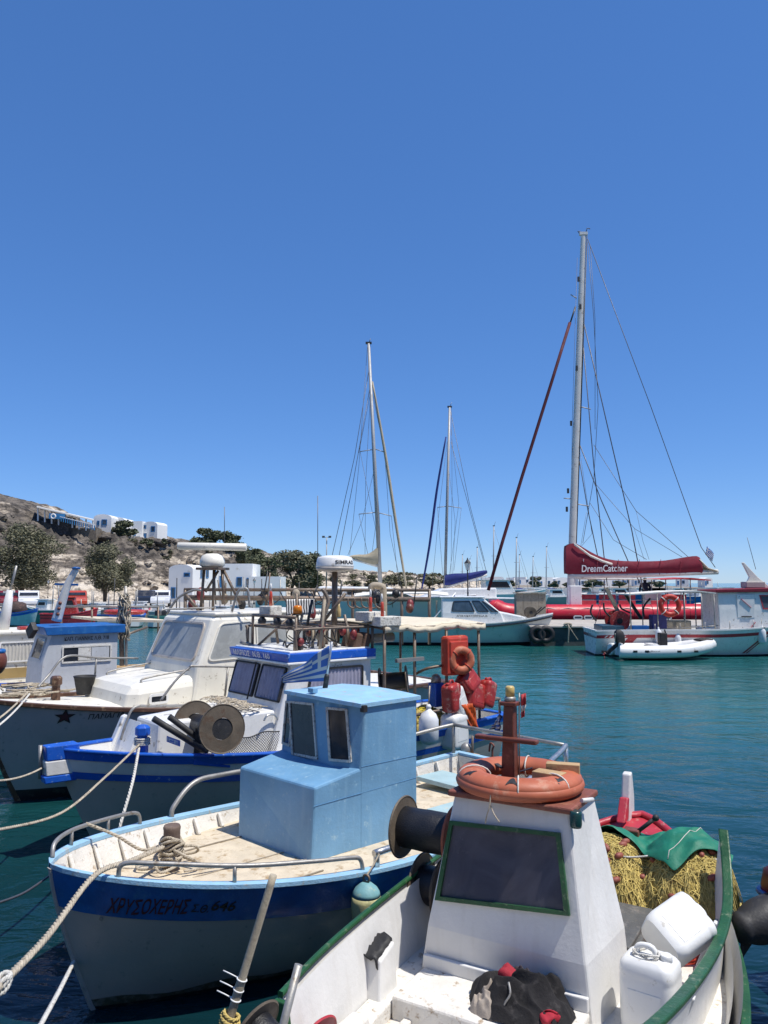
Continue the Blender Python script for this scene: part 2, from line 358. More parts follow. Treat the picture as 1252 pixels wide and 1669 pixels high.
# ---------------------------------------------------------------- hulls
class Hull:
    def __init__(s, L, B, zb, zm, zs, keel=-.4, rake=.5, bt=.7, tm=.5, x0=0, pb=.95, pm=.36, rs=.0, pw=2.2, pe=.75, low=.55, double=False):
        s.__dict__.update(locals())
    def zsh(s, t):
        q = t / s.low if t < s.low else (t - s.low) / (1 - s.low)
        return s.zm + (s.zb - s.zm) * (1 - q) ** 2 if t < s.low else s.zm + (s.zs - s.zm) * q * q
    def b(s, t):
        if t < s.tm: return s.B / 2 * max(0, 1 - (1 - t / s.tm) ** s.pw) ** s.pe
        q = (t - s.tm) / (1 - s.tm)
        if s.double: return s.B / 2 * max(0, 1 - q ** s.pw) ** s.pe
        return s.B / 2 * (1 - (1 - s.bt) * q ** 2.2)
    def S(s, t, k, side=1, off=0):
        t = max(0.0, min(1.0, t)); k = max(0.0, min(1.0, k)); zk = s.keel; z1 = s.zsh(t); z = zk + (z1 - zk) * k
        m = min(1, t / .45) ** .8
        if s.double: m = min(m, min(1, (1 - t) / .3) ** .8)
        p = s.pb + (s.pm - s.pb) * m
        x = s.x0 + s.L / 2 - s.L * t - s.rake * (1 - k) ** 1.3 * (1 - t) ** 3 + s.rs * (1 - k) * t ** 3
        return V((x, side * (s.b(t) * k ** p + off), z))
    def k_at(s, t, z):
        t = max(0.0, min(1.0, t)); return min(1, max(0, (z - s.keel) / (s.zsh(t) - s.keel)))
    def ts(s, n=36): return [(i / n) ** 1.35 for i in range(n + 1)]
    def band(s, k0, k1, n=6, nt=36, off=0, t0=0, t1=1):     # k0, k1: number or function of t
        f = lambda k, t: k(t) if callable(k) else k
        mb = MB(); ts = [t for t in s.ts(nt) if t0 <= t <= t1]
        for sd in (1, -1):
            mb.sheet([[s.S(t, f(k0, t) + (f(k1, t) - f(k0, t)) * j / n, sd, off) for t in (ts if sd > 0 else ts[::-1])] for j in range(n + 1)])
        if not s.double and t1 >= 1:               # transom
            a = [s.S(1, f(k0, 1) + (f(k1, 1) - f(k0, 1)) * j / n, 1, off) for j in range(n + 1)]
            mb.sheet([[p, V((p.x, -p.y, p.z))] for p in a], False)
        bm_merge(mb); return mb
    def rail(s, w, h, over=.02, dz=0, nt=40, t0=0, t1=1, z=None, k=1.0, stern=True):   # swept rectangular cap along the sheer, both sides
        mb = MB(); ts = [t for t in s.ts(nt) if t0 <= t <= t1]
        for sd in (1, -1):
            rows = []
            for t in ts:
                p = s.S(t, k); yo = p.y + over; yi = max(p.y + over - w, 0.0)
                rows.append([V((p.x, sd * y, p.z + dz + q)) for y, q in ((yo, 0), (yo, h), (yi, h), (yi, 0))])
            mb.sheet(rows, False, True); mb.add(rows[-1], [(0, 1, 2, 3)])
            if t0 > 0: mb.add(rows[0], [(3, 2, 1, 0)])
        if stern and not s.double and t1 >= 1:
            p = s.S(1, k); mb.box((p.x, 0, p.z + dz + h / 2), (w, p.y * 2 + .02, h - .004))
        return mb
    def deck(s, z, th=.05, nt=30, t0=.0, t1=1.0, camber=.02):
        mb = MB(); rows = []
        for t in s.ts(nt):
            if not t0 <= t <= t1: continue
            zz = z(t) if callable(z) else z
            p = s.S(t, s.k_at(t, zz)); y = max(p.y - th + .012, .002)
            rows.append([V((p.x, y * a, zz + camber * (1 - a * a))) for a in (1, .6, .2, -.2, -.6, -1)])
        return mb.sheet(rows)
    def inner(s, z, th=.05, nt=36, t0=.0, t1=1.0):
        mb = MB(); ts = [t for t in s.ts(nt) if t0 <= t <= t1]
        for sd in (1, -1):
            rows = []
            for j in range(4):
                row = []
                for t in ts:
                    zz = z(t) if callable(z) else z; k0 = s.k_at(t, zz - .02); p = s.S(t, k0 + (1 - k0) * j / 3); row.append(V((p.x, sd * max(p.y - th, .0), p.z)))
                rows.append(row if sd < 0 else row[::-1])
            mb.sheet(rows)
        if not s.double and t1 >= 1:
            zz = z(1) if callable(z) else z; p = s.S(1, 1); q = s.S(1, s.k_at(1, zz - .02))
            mb.sheet([[V((q.x + th, q.y - th, q.z)), V((q.x + th, -q.y + th, q.z))], [V((p.x + th, p.y - th, p.z)), V((p.x + th, -p.y + th, p.z))]], False)
        return mb
    def stem(s, w=.06, over=.03, top=.1, k0=0.05):
        mb = MB(); pts = [s.S(0, k0 + (1 - k0) * i / 10) for i in range(11)]; pts.append(pts[-1] + (pts[-1] - pts[-2]).normalized() * top)
        rows = []
        for p in pts: rows.append([p + V((over, -w / 2, 0)), p + V((over, w / 2, 0)), p + V((-.10, w / 2, 0)), p + V((-.10, -w / 2, 0))])
        mb.sheet(rows, False, True); mb.add(rows[-1], [(0, 1, 2, 3)]); return mb
    def text_fn(s, x, z, off=.006, side=1, slope=0):          # letters on the port flank, reading from the bow aft
        def fn(a, h):
            t = (s.x0 + s.L / 2 - (x - a)) / s.L; zz = z + h + slope * a
            for _ in range(6):
                k = s.k_at(t, zz); p = s.S(t, k); t += (p.x - (x - a)) / s.L
            return s.S(t, s.k_at(t, zz), side, off)
        return fn
def bm_merge(mb, d=1e-5):
    pass
def pipes(parent, name, m, paths, r, n=8): return [MB().tube(p, r, n).build(name, m, parent) for p in paths]
# ================================================================ SETTING
def water_material():
    m = bpy.data.materials.new('harbour_water'); m.use_nodes = True; nt = m.node_tree; N = nt.nodes; K = nt.links; b = N['Principled BSDF']
    geo = N.new('ShaderNodeNewGeometry')
    n0 = N.new('ShaderNodeTexNoise'); n0.inputs['Scale'].default_value = .06; n0.inputs['Detail'].default_value = 3; K.new(geo.outputs['Position'], n0.inputs['Vector'])
    r = N.new('ShaderNodeValToRGB'); r.color_ramp.elements[0].position = .35; r.color_ramp.elements[1].position = .65
    r.color_ramp.elements[0].color = (.010, .088, .088, 1); r.color_ramp.elements[1].color = (.017, .13, .122, 1)
    K.new(n0.outputs['Fac'], r.inputs[0])
    sp = N.new('ShaderNodeSeparateXYZ'); K.new(geo.outputs['Position'], sp.inputs[0])           # near boats' shade put into the colour: dark close by, teal farther out
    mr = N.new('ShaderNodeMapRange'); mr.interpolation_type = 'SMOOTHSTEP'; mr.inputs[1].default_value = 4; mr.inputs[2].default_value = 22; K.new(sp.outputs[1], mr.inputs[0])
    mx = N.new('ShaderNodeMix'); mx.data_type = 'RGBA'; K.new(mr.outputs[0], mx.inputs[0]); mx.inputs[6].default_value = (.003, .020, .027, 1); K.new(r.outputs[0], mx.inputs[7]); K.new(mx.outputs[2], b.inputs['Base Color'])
    b.inputs['Roughness'].default_value = .09; b.inputs['IOR'].default_value = 1.33; b.inputs['Specular IOR Level'].default_value = .5
    mp = N.new('ShaderNodeMapping'); mp.inputs['Scale'].default_value = (1, 1.7, 1); mp.inputs['Rotation'].default_value = (0, 0, R(18)); K.new(geo.outputs['Position'], mp.inputs[0])
    last = None
    for sc, st, di in ((.7, .6, .15), (2.3, .45, .035), (8, .28, .010)):
        n = N.new('ShaderNodeTexNoise'); n.inputs['Scale'].default_value = sc; n.inputs['Detail'].default_value = 4; n.inputs['Roughness'].default_value = .55; n.inputs['Distortion'].default_value = .6
        K.new(mp.outputs[0], n.inputs['Vector'])
        bp = N.new('ShaderNodeBump'); bp.inputs['Strength'].default_value = st; bp.inputs['Distance'].default_value = di; K.new(n.outputs['Fac'], bp.inputs['Height'])
        if last: K.new(last.outputs[0], bp.inputs['Normal'])
        last = bp
    K.new(last.outputs[0], b.inputs['Normal']); return m
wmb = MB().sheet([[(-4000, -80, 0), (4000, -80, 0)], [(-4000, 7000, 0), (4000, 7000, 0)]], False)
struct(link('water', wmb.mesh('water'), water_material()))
# the quay the photographer stands on, widened and paled to bounce light on hulls
struct(MB().box((0, -34.7, .25), (160, 70.0, 2.2)).build('quay', mat('pale_quay_paving', (.56, .51, .43), .85, .08, .5, (.4, .36, .3), .15, 2, .2, 10), bevel=.04))
# unseen pumice cliff, added behind the camera to keep low sky off the hulls
rows = []
for j in range(13):
    rows.append([V((-110 + 220 * i / 88, -17 - 9 * (j / 12) ** .8 - 4 * mnoise.noise(V((i * .13, j * .2, 4))), 1.2 + 15 * (j / 12) + 2.0 * mnoise.noise(V((i * .2, 3, 1))) * (j / 12))) for i in range(89)])
struct(MB().sheet(rows).build('cliff', mat('unseen_sky_block_cliff', (.30, .255, .20), .95, .2, .3, (.16, .13, .1), .3, .8, .5, 3), fix=False))
# far side of the left basin
struct(MB().box((-52, 78, -.1), (74, 30, 1.8)).build('far_quay', m_concrete, bevel=.06))

# ---- hill
CREST = [(-150, 785, 103), (-60, 803, 104), (0, 818, 105), (60, 848, 107), (130, 868, 112), (200, 872, 116), (255, 882, 119), (290, 890, 121), (320, 895, 125), (400, 902, 132), (450, 914, 140), (520, 924, 150), (580, 934, 160), (640, 938, 175), (720, 944, 190), (770, 953, 195)]
CX = [((u - 626) / FPX * Y, CAM_H + (950 - v) / FPX * Y, Y) for u, v, Y in CREST]
def lerp_tab(x, col):
    if x <= CX[0][0]: return CX[0][col]
    for a, b in zip(CX, CX[1:]):
        if x <= b[0]: q = (x - a[0]) / (b[0] - a[0]); return a[col] + (b[col] - a[col]) * q
    return CX[-1][col]
def fbm(x, y, z, o=5): return mnoise.fractal(V((x, y, z)), 1.0, 2.1, o)
def hill_z(x, y, detail=True):
    h = lerp_tab(x, 1); yc = lerp_tab(x, 2); foot = yc - 27 if x < -14 else yc - 34
    q = (y - foot) / (yc - foot)
    if q <= 0: z = .7 + q * 2
    elif q < 1:
        g = q * q * (3 - 2 * q)
        w = fbm(x * .07, y * .07, 3) * .16
        st = 6.0; gs = g + w; fl = math.floor(gs * st); fr_ = gs * st - fl
        gs = (fl + min(1, fr_ ** 3.2 * 1.3)) / st             # worn rock ledges
        g = .3 * g + .7 * max(0, min(1.05, gs)); z = .8 + (h - .8) * g
    else: z = h + min(1.2, (q - 1) * 1.5)
    if detail:
        a = min(1, max(0, q * 3)) * (1 if q < .92 else .35)
        rg = 1 - abs(mnoise.noise(V((x * .28, y * .28, 2.7)))) * 2; rg2 = 1 - abs(mnoise.noise(V((x * .7, y * .7, 5.7)))) * 2
        z += a * (.75 * fbm(x * .3, y * .3, 1.3) + .8 * max(0, rg) ** 2 + .55 * max(0, rg2) ** 2 + .4 * abs(fbm(x * 1.5, y * 1.5, 8.1, 4)) - .6)
    return z
def hill_material():
    m = bpy.data.materials.new('volcanic_hillside'); m.use_nodes = True; nt = m.node_tree; N = nt.nodes; K = nt.links; b = N['Principled BSDF']; b.inputs['Roughness'].default_value = .95
    geo = N.new('ShaderNodeNewGeometry')
    mp = N.new('ShaderNodeMapping'); mp.inputs['Scale'].default_value = (.10, .10, .55); K.new(geo.outputs['Position'], mp.inputs[0])
    def noi(vec, sc, de=8, ro=.62):
        n = N.new('ShaderNodeTexNoise'); n.inputs['Scale'].default_value = sc; n.inputs['Detail'].default_value = de; n.inputs['Roughness'].default_value = ro; K.new(vec, n.inputs['Vector']); return n.outputs['Fac']
    r = N.new('ShaderNodeValToRGB'); e = r.color_ramp.elements
    e[0].position = .30; e[0].color = (.54, .48, .40, 1); e[1].position = .72; e[1].color = (.05, .042, .037, 1)
    for p, c in ((.41, (.44, .38, .30)), (.46, (.22, .185, .15)), (.50, (.075, .066, .058)), (.56, (.16, .135, .108)), (.62, (.085, .074, .063))):
        q = e.new(p); q.color = (*c, 1)
    sep = N.new('ShaderNodeSeparateXYZ'); K.new(geo.outputs['Position'], sep.inputs[0])
    mr = N.new('ShaderNodeMapRange'); mr.inputs[1].default_value = 2; mr.inputs[2].default_value = 9; mr.inputs[3].default_value = -.14; mr.inputs[4].default_value = .06; K.new(sep.outputs[2], mr.inputs[0])
    ad = N.new('ShaderNodeMath'); K.new(noi(mp.outputs[0], 1.6), ad.inputs[0]); K.new(mr.outputs[0], ad.inputs[1]); K.new(ad.outputs[0], r.inputs[0])
    mx = N.new('ShaderNodeMix'); mx.data_type = 'RGBA'; mx.blend_type = 'MULTIPLY'; mx.inputs[0].default_value = .75; K.new(r.outputs[0], mx.inputs[6])
    r2 = N.new('ShaderNodeValToRGB'); r2.color_ramp.elements[0].position = .40; r2.color_ramp.elements[1].position = .54; r2.color_ramp.elements[0].color = (.13, .12, .11, 1); r2.color_ramp.elements[1].color = (1.45, 1.43, 1.4, 1)
    K.new(noi(geo.outputs['Position'], .9, 9, .7), r2.inputs[0]); K.new(r2.outputs[0], mx.inputs[7]); K.new(mx.outputs[2], b.inputs['Base Color'])
    bp = N.new('ShaderNodeBump'); bp.inputs['Strength'].default_value = .9; bp.inputs['Distance'].default_value = .5; K.new(noi(geo.outputs['Position'], 1.3, 9, .7), bp.inputs['Height']); K.new(bp.outputs[0], b.inputs['Normal'])
    return m
m_hill = hill_material()
rows = []
NX, NY = 420, 170
for j in range(NY + 1):
    row = []
    for i in range(NX + 1):
        x = -82 + 108 * i / NX; yc = lerp_tab(x, 2); y = yc - 38 + 56 * j / NY
        row.append(V((x, y, hill_z(x, y))))
    rows.append(row)
hill = struct(MB().sheet(rows, True).build('hill', m_hill, None, fix=False))
# boulders that stand out of the slope
bmeshes = []
for k in range(5):
    mb = MB().ball((0, 0, 0), 1, 9, 6, False)
    mb.v = [p * (1 + .45 * mnoise.noise(p * 1.3 + V((k * 7, 0, 0)))) for p in mb.v]
    mb.v = [V((p.x, p.y * .8, p.z * .7)) for p in mb.v]
    me = mb.mesh('boulder'); me.materials.append(m_hill); bmeshes.append(me)
for k in range(290):
    x = rnd.uniform(-66, -16); yc = lerp_tab(x, 2); y = yc - 27 * rnd.random() ** .8 - 1; z = hill_z(x, y)
    o = bpy.data.objects.new('boulder', bmeshes[k % 5]); COL.objects.link(o); o.parent = hill
    s = rnd.choice((.35, .5, .6, .8, 1.1)); o.location = V((x, y, z + .1 * s)) - hill.location; o.scale = (s * rnd.uniform(.8, 1.5), s, s * rnd.uniform(.6, 1)); o.rotation_euler = (rnd.uniform(-.3, .3), rnd.uniform(-.3, .3), rnd.uniform(0, 6))

# ---- trees and shrubs
def leafmat(name, c0, c1):
    m = bpy.data.materials.new(name); m.use_nodes = True; N = m.node_tree.nodes; K = m.node_tree.links; b = N['Principled BSDF']; b.inputs['Roughness'].default_value = .8; b.inputs['Specular IOR Level'].default_value = .2
    oi = N.new('ShaderNodeNewGeometry'); n = N.new('ShaderNodeTexNoise'); n.inputs['Scale'].default_value = .9; n.inputs['Detail'].default_value = 5; K.new(oi.outputs['Position'], n.inputs['Vector'])
    r = N.new('ShaderNodeValToRGB'); r.color_ramp.elements[0].position = .35; r.color_ramp.elements[1].position = .65; r.color_ramp.elements[0].color = (*c0, 1); r.color_ramp.elements[1].color = (*c1, 1)
    K.new(n.outputs['Fac'], r.inputs[0]); K.new(r.outputs[0], b.inputs['Base Color']); return m
m_tam = leafmat('tamarisk_foliage', (.12, .12, .07), (.20, .19, .125))
m_dk = leafmat('dark_evergreen_foliage', (.085, .098, .052), (.155, .16, .095))
m_bark = mat('grey_bark', (.09, .07, .05), .9, .3, 4, None, 0, 5, .4, 20)
def tree(name, label, base, w, h, m, seed, leaves=2600, ls=.26, lobes=12, trunk=.25, cat='tree', group=None, depth=None):
    rn = random.Random(seed); base = V(base); root = thing(name, label, cat, base, rn.uniform(0, 6) * 0, group)
    mb = MB(); k = 4
    for i in range(k):
        a = rn.uniform(0, 6.28); tip = V((math.cos(a) * w * .25, math.sin(a) * w * .2, h * .62)); mid = tip * .45 + V((rn.uniform(-.1, .1) * w, 0, .04 * h))
        mb.tube(spl([V((0, 0, -.4)), V((math.cos(a) * .1, math.sin(a) * .1, h * .1)), mid, tip], 4), [w * .035 * (1 - .75 * q / 12) for q in range(13)], 6)
    mb.build('trunk', m_bark, root)
    L = []
    for i in range(lobes):
        a = rn.uniform(0, 6.28); rr = rn.uniform(0, .36) ** .8; zz = rn.uniform(trunk + .12, .88)
        rr *= 1.15 - .9 * abs(zz - .45)
        L.append((V((math.cos(a) * rr * w, math.sin(a) * rr * (depth or w), zz * h)), rn.uniform(.15, .27) * w, rn.uniform(.10, .19) * h))
    vs = []; fs = []
    for i in range(leaves):
        c, r1, r2 = L[rn.randrange(lobes)]
        d = V((rn.gauss(0, 1), rn.gauss(0, 1), rn.gauss(0, 1))).normalized() * (rn.random() ** .35)
        p = c + V((d.x * r1, d.y * r1, d.z * r2)) * (1 + .25 * rn.gauss(0, 1) * (rn.random() < .25))
        if p.z < h * trunk * .5: continue
        n = V((rn.gauss(0, 1), rn.gauss(0, 1), rn.gauss(0, 1))).normalized(); a, b = frame_of(n); s = ls * rn.uniform(.5, 1.2)
        o = len(vs); vs += [p - a * s - b * s * .3, p + a * s * .2 - b * s * .5, p + a * s, p + b * s * .6]; fs.append((o, o + 1, o + 2, o + 3))
    MB().add(vs, fs).build('crown', m, root, fix=False)
    return root
def tree_px(name, label, u, v0, v1, wpx, Y, *a, **k):      # foot and top rows in the photo
    b = at(u, v0, Y); t = at(u, v1, Y); return tree(name, label, b, wpx / FPX * Y, t.z - b.z, *a, **k)
tree_px('tamarisk_tree', 'broad grey-green tamarisk tree at the left edge below the cliff', 38, 978, 856, 104, 76, m_tam, 11, 20000, .13, 30, .12)
tree_px('tamarisk_tree', 'rounded tamarisk tree standing alone before the pale cliff', 171, 974, 884, 80, 78, m_tam, 12, 15000, .125, 22, .12)
tree_px('shrub', 'small dark shrub between the white houses on the hilltop', 201, 878, 846, 42, 115, m_dk, 13, 1600, .26, 9, .05, cat='shrub')
tree_px('shrub', 'low shrub beside the foot of the rightmost hilltop house', 240, 890, 876, 24, 112, m_dk, 14, 500, .22, 5, .02, cat='shrub')
tree_px('shrub', 'tiny round shrub just right of the hilltop houses', 267, 890, 877, 14, 113, m_dk, 15, 300, .2, 4, .02, cat='shrub')
tree_px('evergreen_tree', 'tallest dark evergreen tree on the ridge above the radar bar', 338, 905, 858, 48, 128, m_dk, 16, 4500, .24, 12, .05)
tree_px('evergreen_tree', 'dark evergreen tree on the ridge right of the tallest one', 371, 905, 866, 44, 129, m_dk, 17, 4000, .24, 10, .05)
tree_px('evergreen_tree', 'low evergreen behind the right half of the radar bar', 402, 940, 876, 56, 118, m_dk, 18, 4500, .22, 12, .03)
tree_px('evergreen_tree', 'dark evergreen thicket behind the low white building', 428, 962, 896, 66, 112, m_dk, 19, 5000, .22, 14, .02)
tree_px('evergreen_tree', 'wide evergreen left of the floodlight pole, on the slope', 476, 966, 896, 74, 116, m_tam, 20, 5500, .22, 14, .02)
tree_px('evergreen_tree', 'evergreen clump behind the floodlight pole', 512, 966, 899, 60, 120, m_dk, 21, 5000, .22, 14, .02)
for i, (u, v0, v1, w, Y) in enumerate(((590, 950, 930, 50, 158), (640, 952, 930, 56, 160), (682, 953, 931, 52, 168), (716, 953, 934, 46, 172), (655, 956, 938, 50, 150), (560, 956, 928, 46, 150), (610, 958, 938, 40, 146), (700, 957, 940, 44, 158), (545, 960, 935, 36, 138), (575, 962, 945, 34, 140))):
    tree_px('scrub_bush', 'low olive scrub bush on the far ridge behind the masts', u, v0, v1, w, Y, m_tam, 30 + i, 900, .34, 8, .0, cat='bush', group='scrub on the far ridge')
for i in range(26):
    x = rnd.uniform(-62, -20); yc = lerp_tab(x, 2); y = yc - 25 * rnd.random(); s = rnd.uniform(.6, 1.3)
    tree('scrub_bush', 'small dry scrub bush growing among the rocks of the hillside', (x, y, hill_z(x, y) - .1), s * 1.8, s, m_tam, 60 + i, 160, .16, 4, .0, cat='bush', group='scrub on the hillside')

# ---- white houses
m_roofdk = mat('dark_basalt_wall', (.055, .05, .048), .9, .3, 2, (.2, .18, .16), .3, 4, .4, 6)
m_stone = mat('dry_stone_wall', (.20, .165, .125), .9, .3, 3, (.08, .07, .06), .4, 4, .5, 6)
m_pole = mat('dark_iron', (.03, .03, .032), .5, .2, 4, None, 0, 5, 0, 10)
def house(label, base, w, d, h, rz=0, vault=0, wins=(), name='house', group=None):
    """base: front middle foot; front faces -y of its own axes; wins: (x, z, w, h, kind, face)"""
    root = thing(name, label, 'house', base, rz, group)
    mb = MB()
    if vault:
        pr = [V((-w / 2, 0, -1.2)), V((w / 2, 0, -1.2)), V((w / 2, 0, h))] + [V((w / 2 * math.cos(R(a)), 0, h + vault * math.sin(R(a)))) for a in range(15, 180, 15)] + [V((-w / 2, 0, h))]
        mb.prism(pr, (0, d, 0)).build('wall', m_plaster, root)
    else:
        mb.box((0, d / 2, h / 2 - .6), (w, d, h + 1.2)).build('wall', m_plaster, root)
        p = MB()
        for a, b_, c, e in ((0, .1, w, .2), (0, d - .1, w, .2), (-w / 2 + .1, d / 2, .2, d - .4), (w / 2 - .1, d / 2, .2, d - .4)): p.box((a, b_, h + .125), (c - .004, e, .25))
        p.build('parapet', m_plaster, root)
    for x, z, ww, hh, kind, face in wins:
        if face == 'f': q = [(x - ww / 2, 0, z + hh), (x + ww / 2, 0, z + hh), (x + ww / 2, 0, z), (x - ww / 2, 0, z)]
        else: q = [(w / 2, x - ww / 2, z + hh), (w / 2, x + ww / 2, z + hh), (w / 2, x + ww / 2, z), (w / 2, x - ww / 2, z)]
        if kind == 'd': window(root, q, .07, m_plaster, m_door, 0, .05, .02, 'door')
        else: window(root, q, .12, m_door, m_bglass, 0, .06, .02, 'window')
    return root
def house_px(label, u0, u1, vb, vt, Y, d=5, **k):
    a = at(u0, vb, Y); b = at(u1, vb, Y); t = at(u0, vt, Y); v = k.get('vault', 0)
    return house(label, (a + b) / 2, (b - a).length, d, t.z - a.z - v, **k)
house_px('white house with shallow vaulted roof beside the blue-railed terrace', 152, 181, 866, 838, 115, vault=.55, wins=((.3, .9, .8, .9, 'w', 'f'), (-.6, .9, .35, .7, 'w', 'f')))
house_px('white vaulted house half hidden behind the hilltop shrub', 179, 203, 868, 843, 118, vault=.5, wins=((-.6, .9, .6, .8, 'w', 'f'),))
house_px('low white flat roofed house with blue door next to the shrub', 214, 231, 878, 852, 118, d=3, wins=((-.3, .3, .55, 1.2, 'd', 'f'),))
house_px('rightmost white hilltop house with rounded roof and blue window', 231, 257, 884, 850, 118.6, d=3.2, vault=.5, rz=R(-12), wins=((.5, 1.6, .7, .9, 'w', 'f'), (-.9, 2.1, .5, .6, 'w', 'f'), (-.8, .4, .7, 1.1, 'd', 'f')))
house_px('small white terrace wall house below the hilltop shrub', 207, 228, 884, 876, 116.5, d=2)
# terrace restaurant
tb = at(108, 862, 109); tr = thing('terrace_pergola', 'open hilltop terrace with blue railing, pale roof slats and dark stone base', 'terrace', tb)
m_sea = mat('sea_blue_paint', (.04, .22, .45), .5, .1, 2, None, 0, 5, 0, 10)
def hl(u, v, Y=107): return at(u, v, Y) - tb
a, b = hl(80, 864), hl(107, 864)
MB().box(((a.x + b.x) / 2, 0, .3), (b.x - a.x, 3, 2.6)).build('stone_base', m_roofdk, tr)
MB().box((hl(128, 868, 108).x, 1.0, -.9), (4.2, 2, 2.0)).build('retaining_wall', m_stone, tr)
MB().box((hl(70, 855).x, 1.2, .6), (2.6, 2.5, 1.8)).build('stone_bar', m_roofdk, tr)
MB().bar(hl(80, 841, 105.8), hl(106, 842, 105.8), .05, .75).build('blue_panel', m_sea, tr)
for k in range(9):
    u = 62 + k * 11.2; v0 = 826 + k * 2.6; v1 = 845 + k * 2.3
    MB().bar(hl(u, v0, 106 + k * .4), hl(u, v1 + 4, 106 + k * .4), .16, .16).build('post', m_plaster, tr)
MB().slab([[hl(60, 825, 105), hl(60, 824.5, 111)], [hl(153, 847, 108), hl(153, 846, 114)]], (0, 0, -.18), False).build('roof', m_worn, tr)
for k in range(16):
    u = 100 + k * 3.6; MB().bar(hl(u, 842 + k * .95, 105.6), hl(u, 850 + k * .95, 105.6), .2, .06).build('baluster', m_sea, tr)
MB().bar(hl(98, 842, 105.6), hl(156, 856, 105.6), .12, .12).build('handrail', m_plaster, tr)
lb = MB()
lb.tube([hl(87 + 3.6 * math.cos(R(t)), 841.5 - 3.6 * math.sin(R(t)), 105.4) for t in range(0, 360, 24)], .1, 6, True).build('lifebuoy_ornament', m_plaster, tr)
# harbour buildings on the far quay
house_px('large white harbour building with rounded gable behind the radar', 272, 315, 984, 920, 90, d=8, vault=.55, rz=R(-14), wins=((2.2, 3.0, .7, 1.1, 'w', 's'), (3.6, 3.0, .7, 1.1, 'w', 's'), (5.6, 3.0, .7, 1.1, 'w', 's'), (-.9, .6, .6, 1.3, 'w', 'f'), (.8, 3.1, .8, .5, 'w', 'f')))
house_px('long white harbour house with two blue doors under the radar dome', 334, 411, 976, 922, 96, d=6, wins=((-.9, 1.3, .7, 1.6, 'd', 'f'), (1.3, 1.5, .7, 1.2, 'w', 'f'), (2.4, 1.7, .4, .9, 'w', 'f'), (-2.4, 1.5, .6, 1.2, 'w', 'f')))
house_px('low white flat roofed store on the quay left of the rocks', 405, 457, 980, 943, 94, d=5, wins=((1.0, .2, .8, 1.6, 'd', 's'),))

# ---- far shore on the right
rows = []
for j in range(13):
    row = []
    for i in range(121):
        x = -10 + 190 * i / 120; y = 300 + 200 * j / 12 - (x - 100) * .05
        q = j / 12; row.append(V((x, y, -.5 + (1.5 + 3.2 * q * (.7 + .5 * fbm(x * .012, y * .01, 2))) * min(1, max(0, (x + 10) / 30)) * min(1, max(0, (178 - x) / 50)))))
    rows.append(row)
m_far = mat('dry_far_shore', (.26, .22, .17), .95, .25, .06, (.10, .10, .06), .35, .12, .3, .5)
struct(MB().sheet(rows).build('far_shore', m_far, fix=False))
for i in range(30):
    x = rnd.uniform(44, 140) if i > 12 else rnd.uniform(44, 100); y = rnd.uniform(312, 470); w = rnd.uniform(3.5, 8); hh = rnd.uniform(2.2, 3.8)
    ws = [(rnd.uniform(-.3, .3) * w, 1.0, 1.1, 1.4, 'w', 'f'), (rnd.uniform(-.45, -.35) * w, .3, 1.0, 2.0, 'd', 'f')]
    house('small white flat roofed house of the far town across the harbour', (x, y, 1.2 + (y - 300) * .012), w, rnd.uniform(5, 8), hh, rnd.uniform(-.3, .3), rnd.choice((0, 0, .8)), ws, group='far town houses')
for i, (u, v0, v1, w) in enumerate(((872, 958, 940, 22), (900, 960, 946, 16), (965, 958, 945, 30), (1010, 957, 947, 26), (1075, 957, 947, 30), (835, 956, 946, 18), (925, 960, 950, 14))):
    tree_px('shore_tree', 'hazy grey-green tree among the houses of the far shore', u, v0, v1, w, 300, m_tam, 80 + i, 700, .7, 8, .1, group='far shore trees')

# ---- pier on the right with rubber tyres
PZ = .86
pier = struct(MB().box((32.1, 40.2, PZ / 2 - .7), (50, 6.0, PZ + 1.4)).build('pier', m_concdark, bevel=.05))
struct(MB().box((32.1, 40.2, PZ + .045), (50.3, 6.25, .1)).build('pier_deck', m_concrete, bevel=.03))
for u, lab in ((876, 'black tyre fender at the end corner of the pier'), (890, 'black tyre fender on the pier wall left of the hanging rope')):
    c = at(u, 1034, 36.95); mb = MB().tube([c + V((.30 * math.cos(R(t)), 0, .30 * math.sin(R(t)))) for t in range(0, 360, 20)], .13, 8, True); tag(mb.build('tyre_fender', m_black), lab, 'tyre')
p0 = at(926, 1019, 37.0); mb = MB()
strands(mb, spl([p0 + V((0, .1, .06)), p0 + V((0, -.12, -.1)), at(926, 1048, 36.9)], 5), .035)
strands(mb, spl([p0 + V((0, .1, .06)), p0 + V((.1, -.15, -.2)), at(942, 1043, 36.9)], 5), .02)
mb.tube([p0 + V((.16 * math.cos(R(t)), .05, .02 + .06 * math.sin(R(t)))) for t in range(0, 360, 30)], .06, 6, True)
tag(mb.build('hanging_rope', m_rope), 'knotted rope hanging down the wall of the pier', 'rope')
cr = thing('board_screen', 'brown boarded cabinet standing on the end of the pier', 'cabinet', at(866, 1012, 40.6))
for k in range(4):
    MB().box((-.78 + .39 * k + .2, 0, .72), (.382, .05, 1.40 - .02 * (k % 2))).build('plank', m_wood, cr, bevel=.006)
MB().box((0.0, .4, .70), (1.5, .72, 1.36)).build('carcass', m_wood, cr)
MB().box((0.0, .35, 1.45), (1.64, .9, .05)).build('top', m_wood, cr)

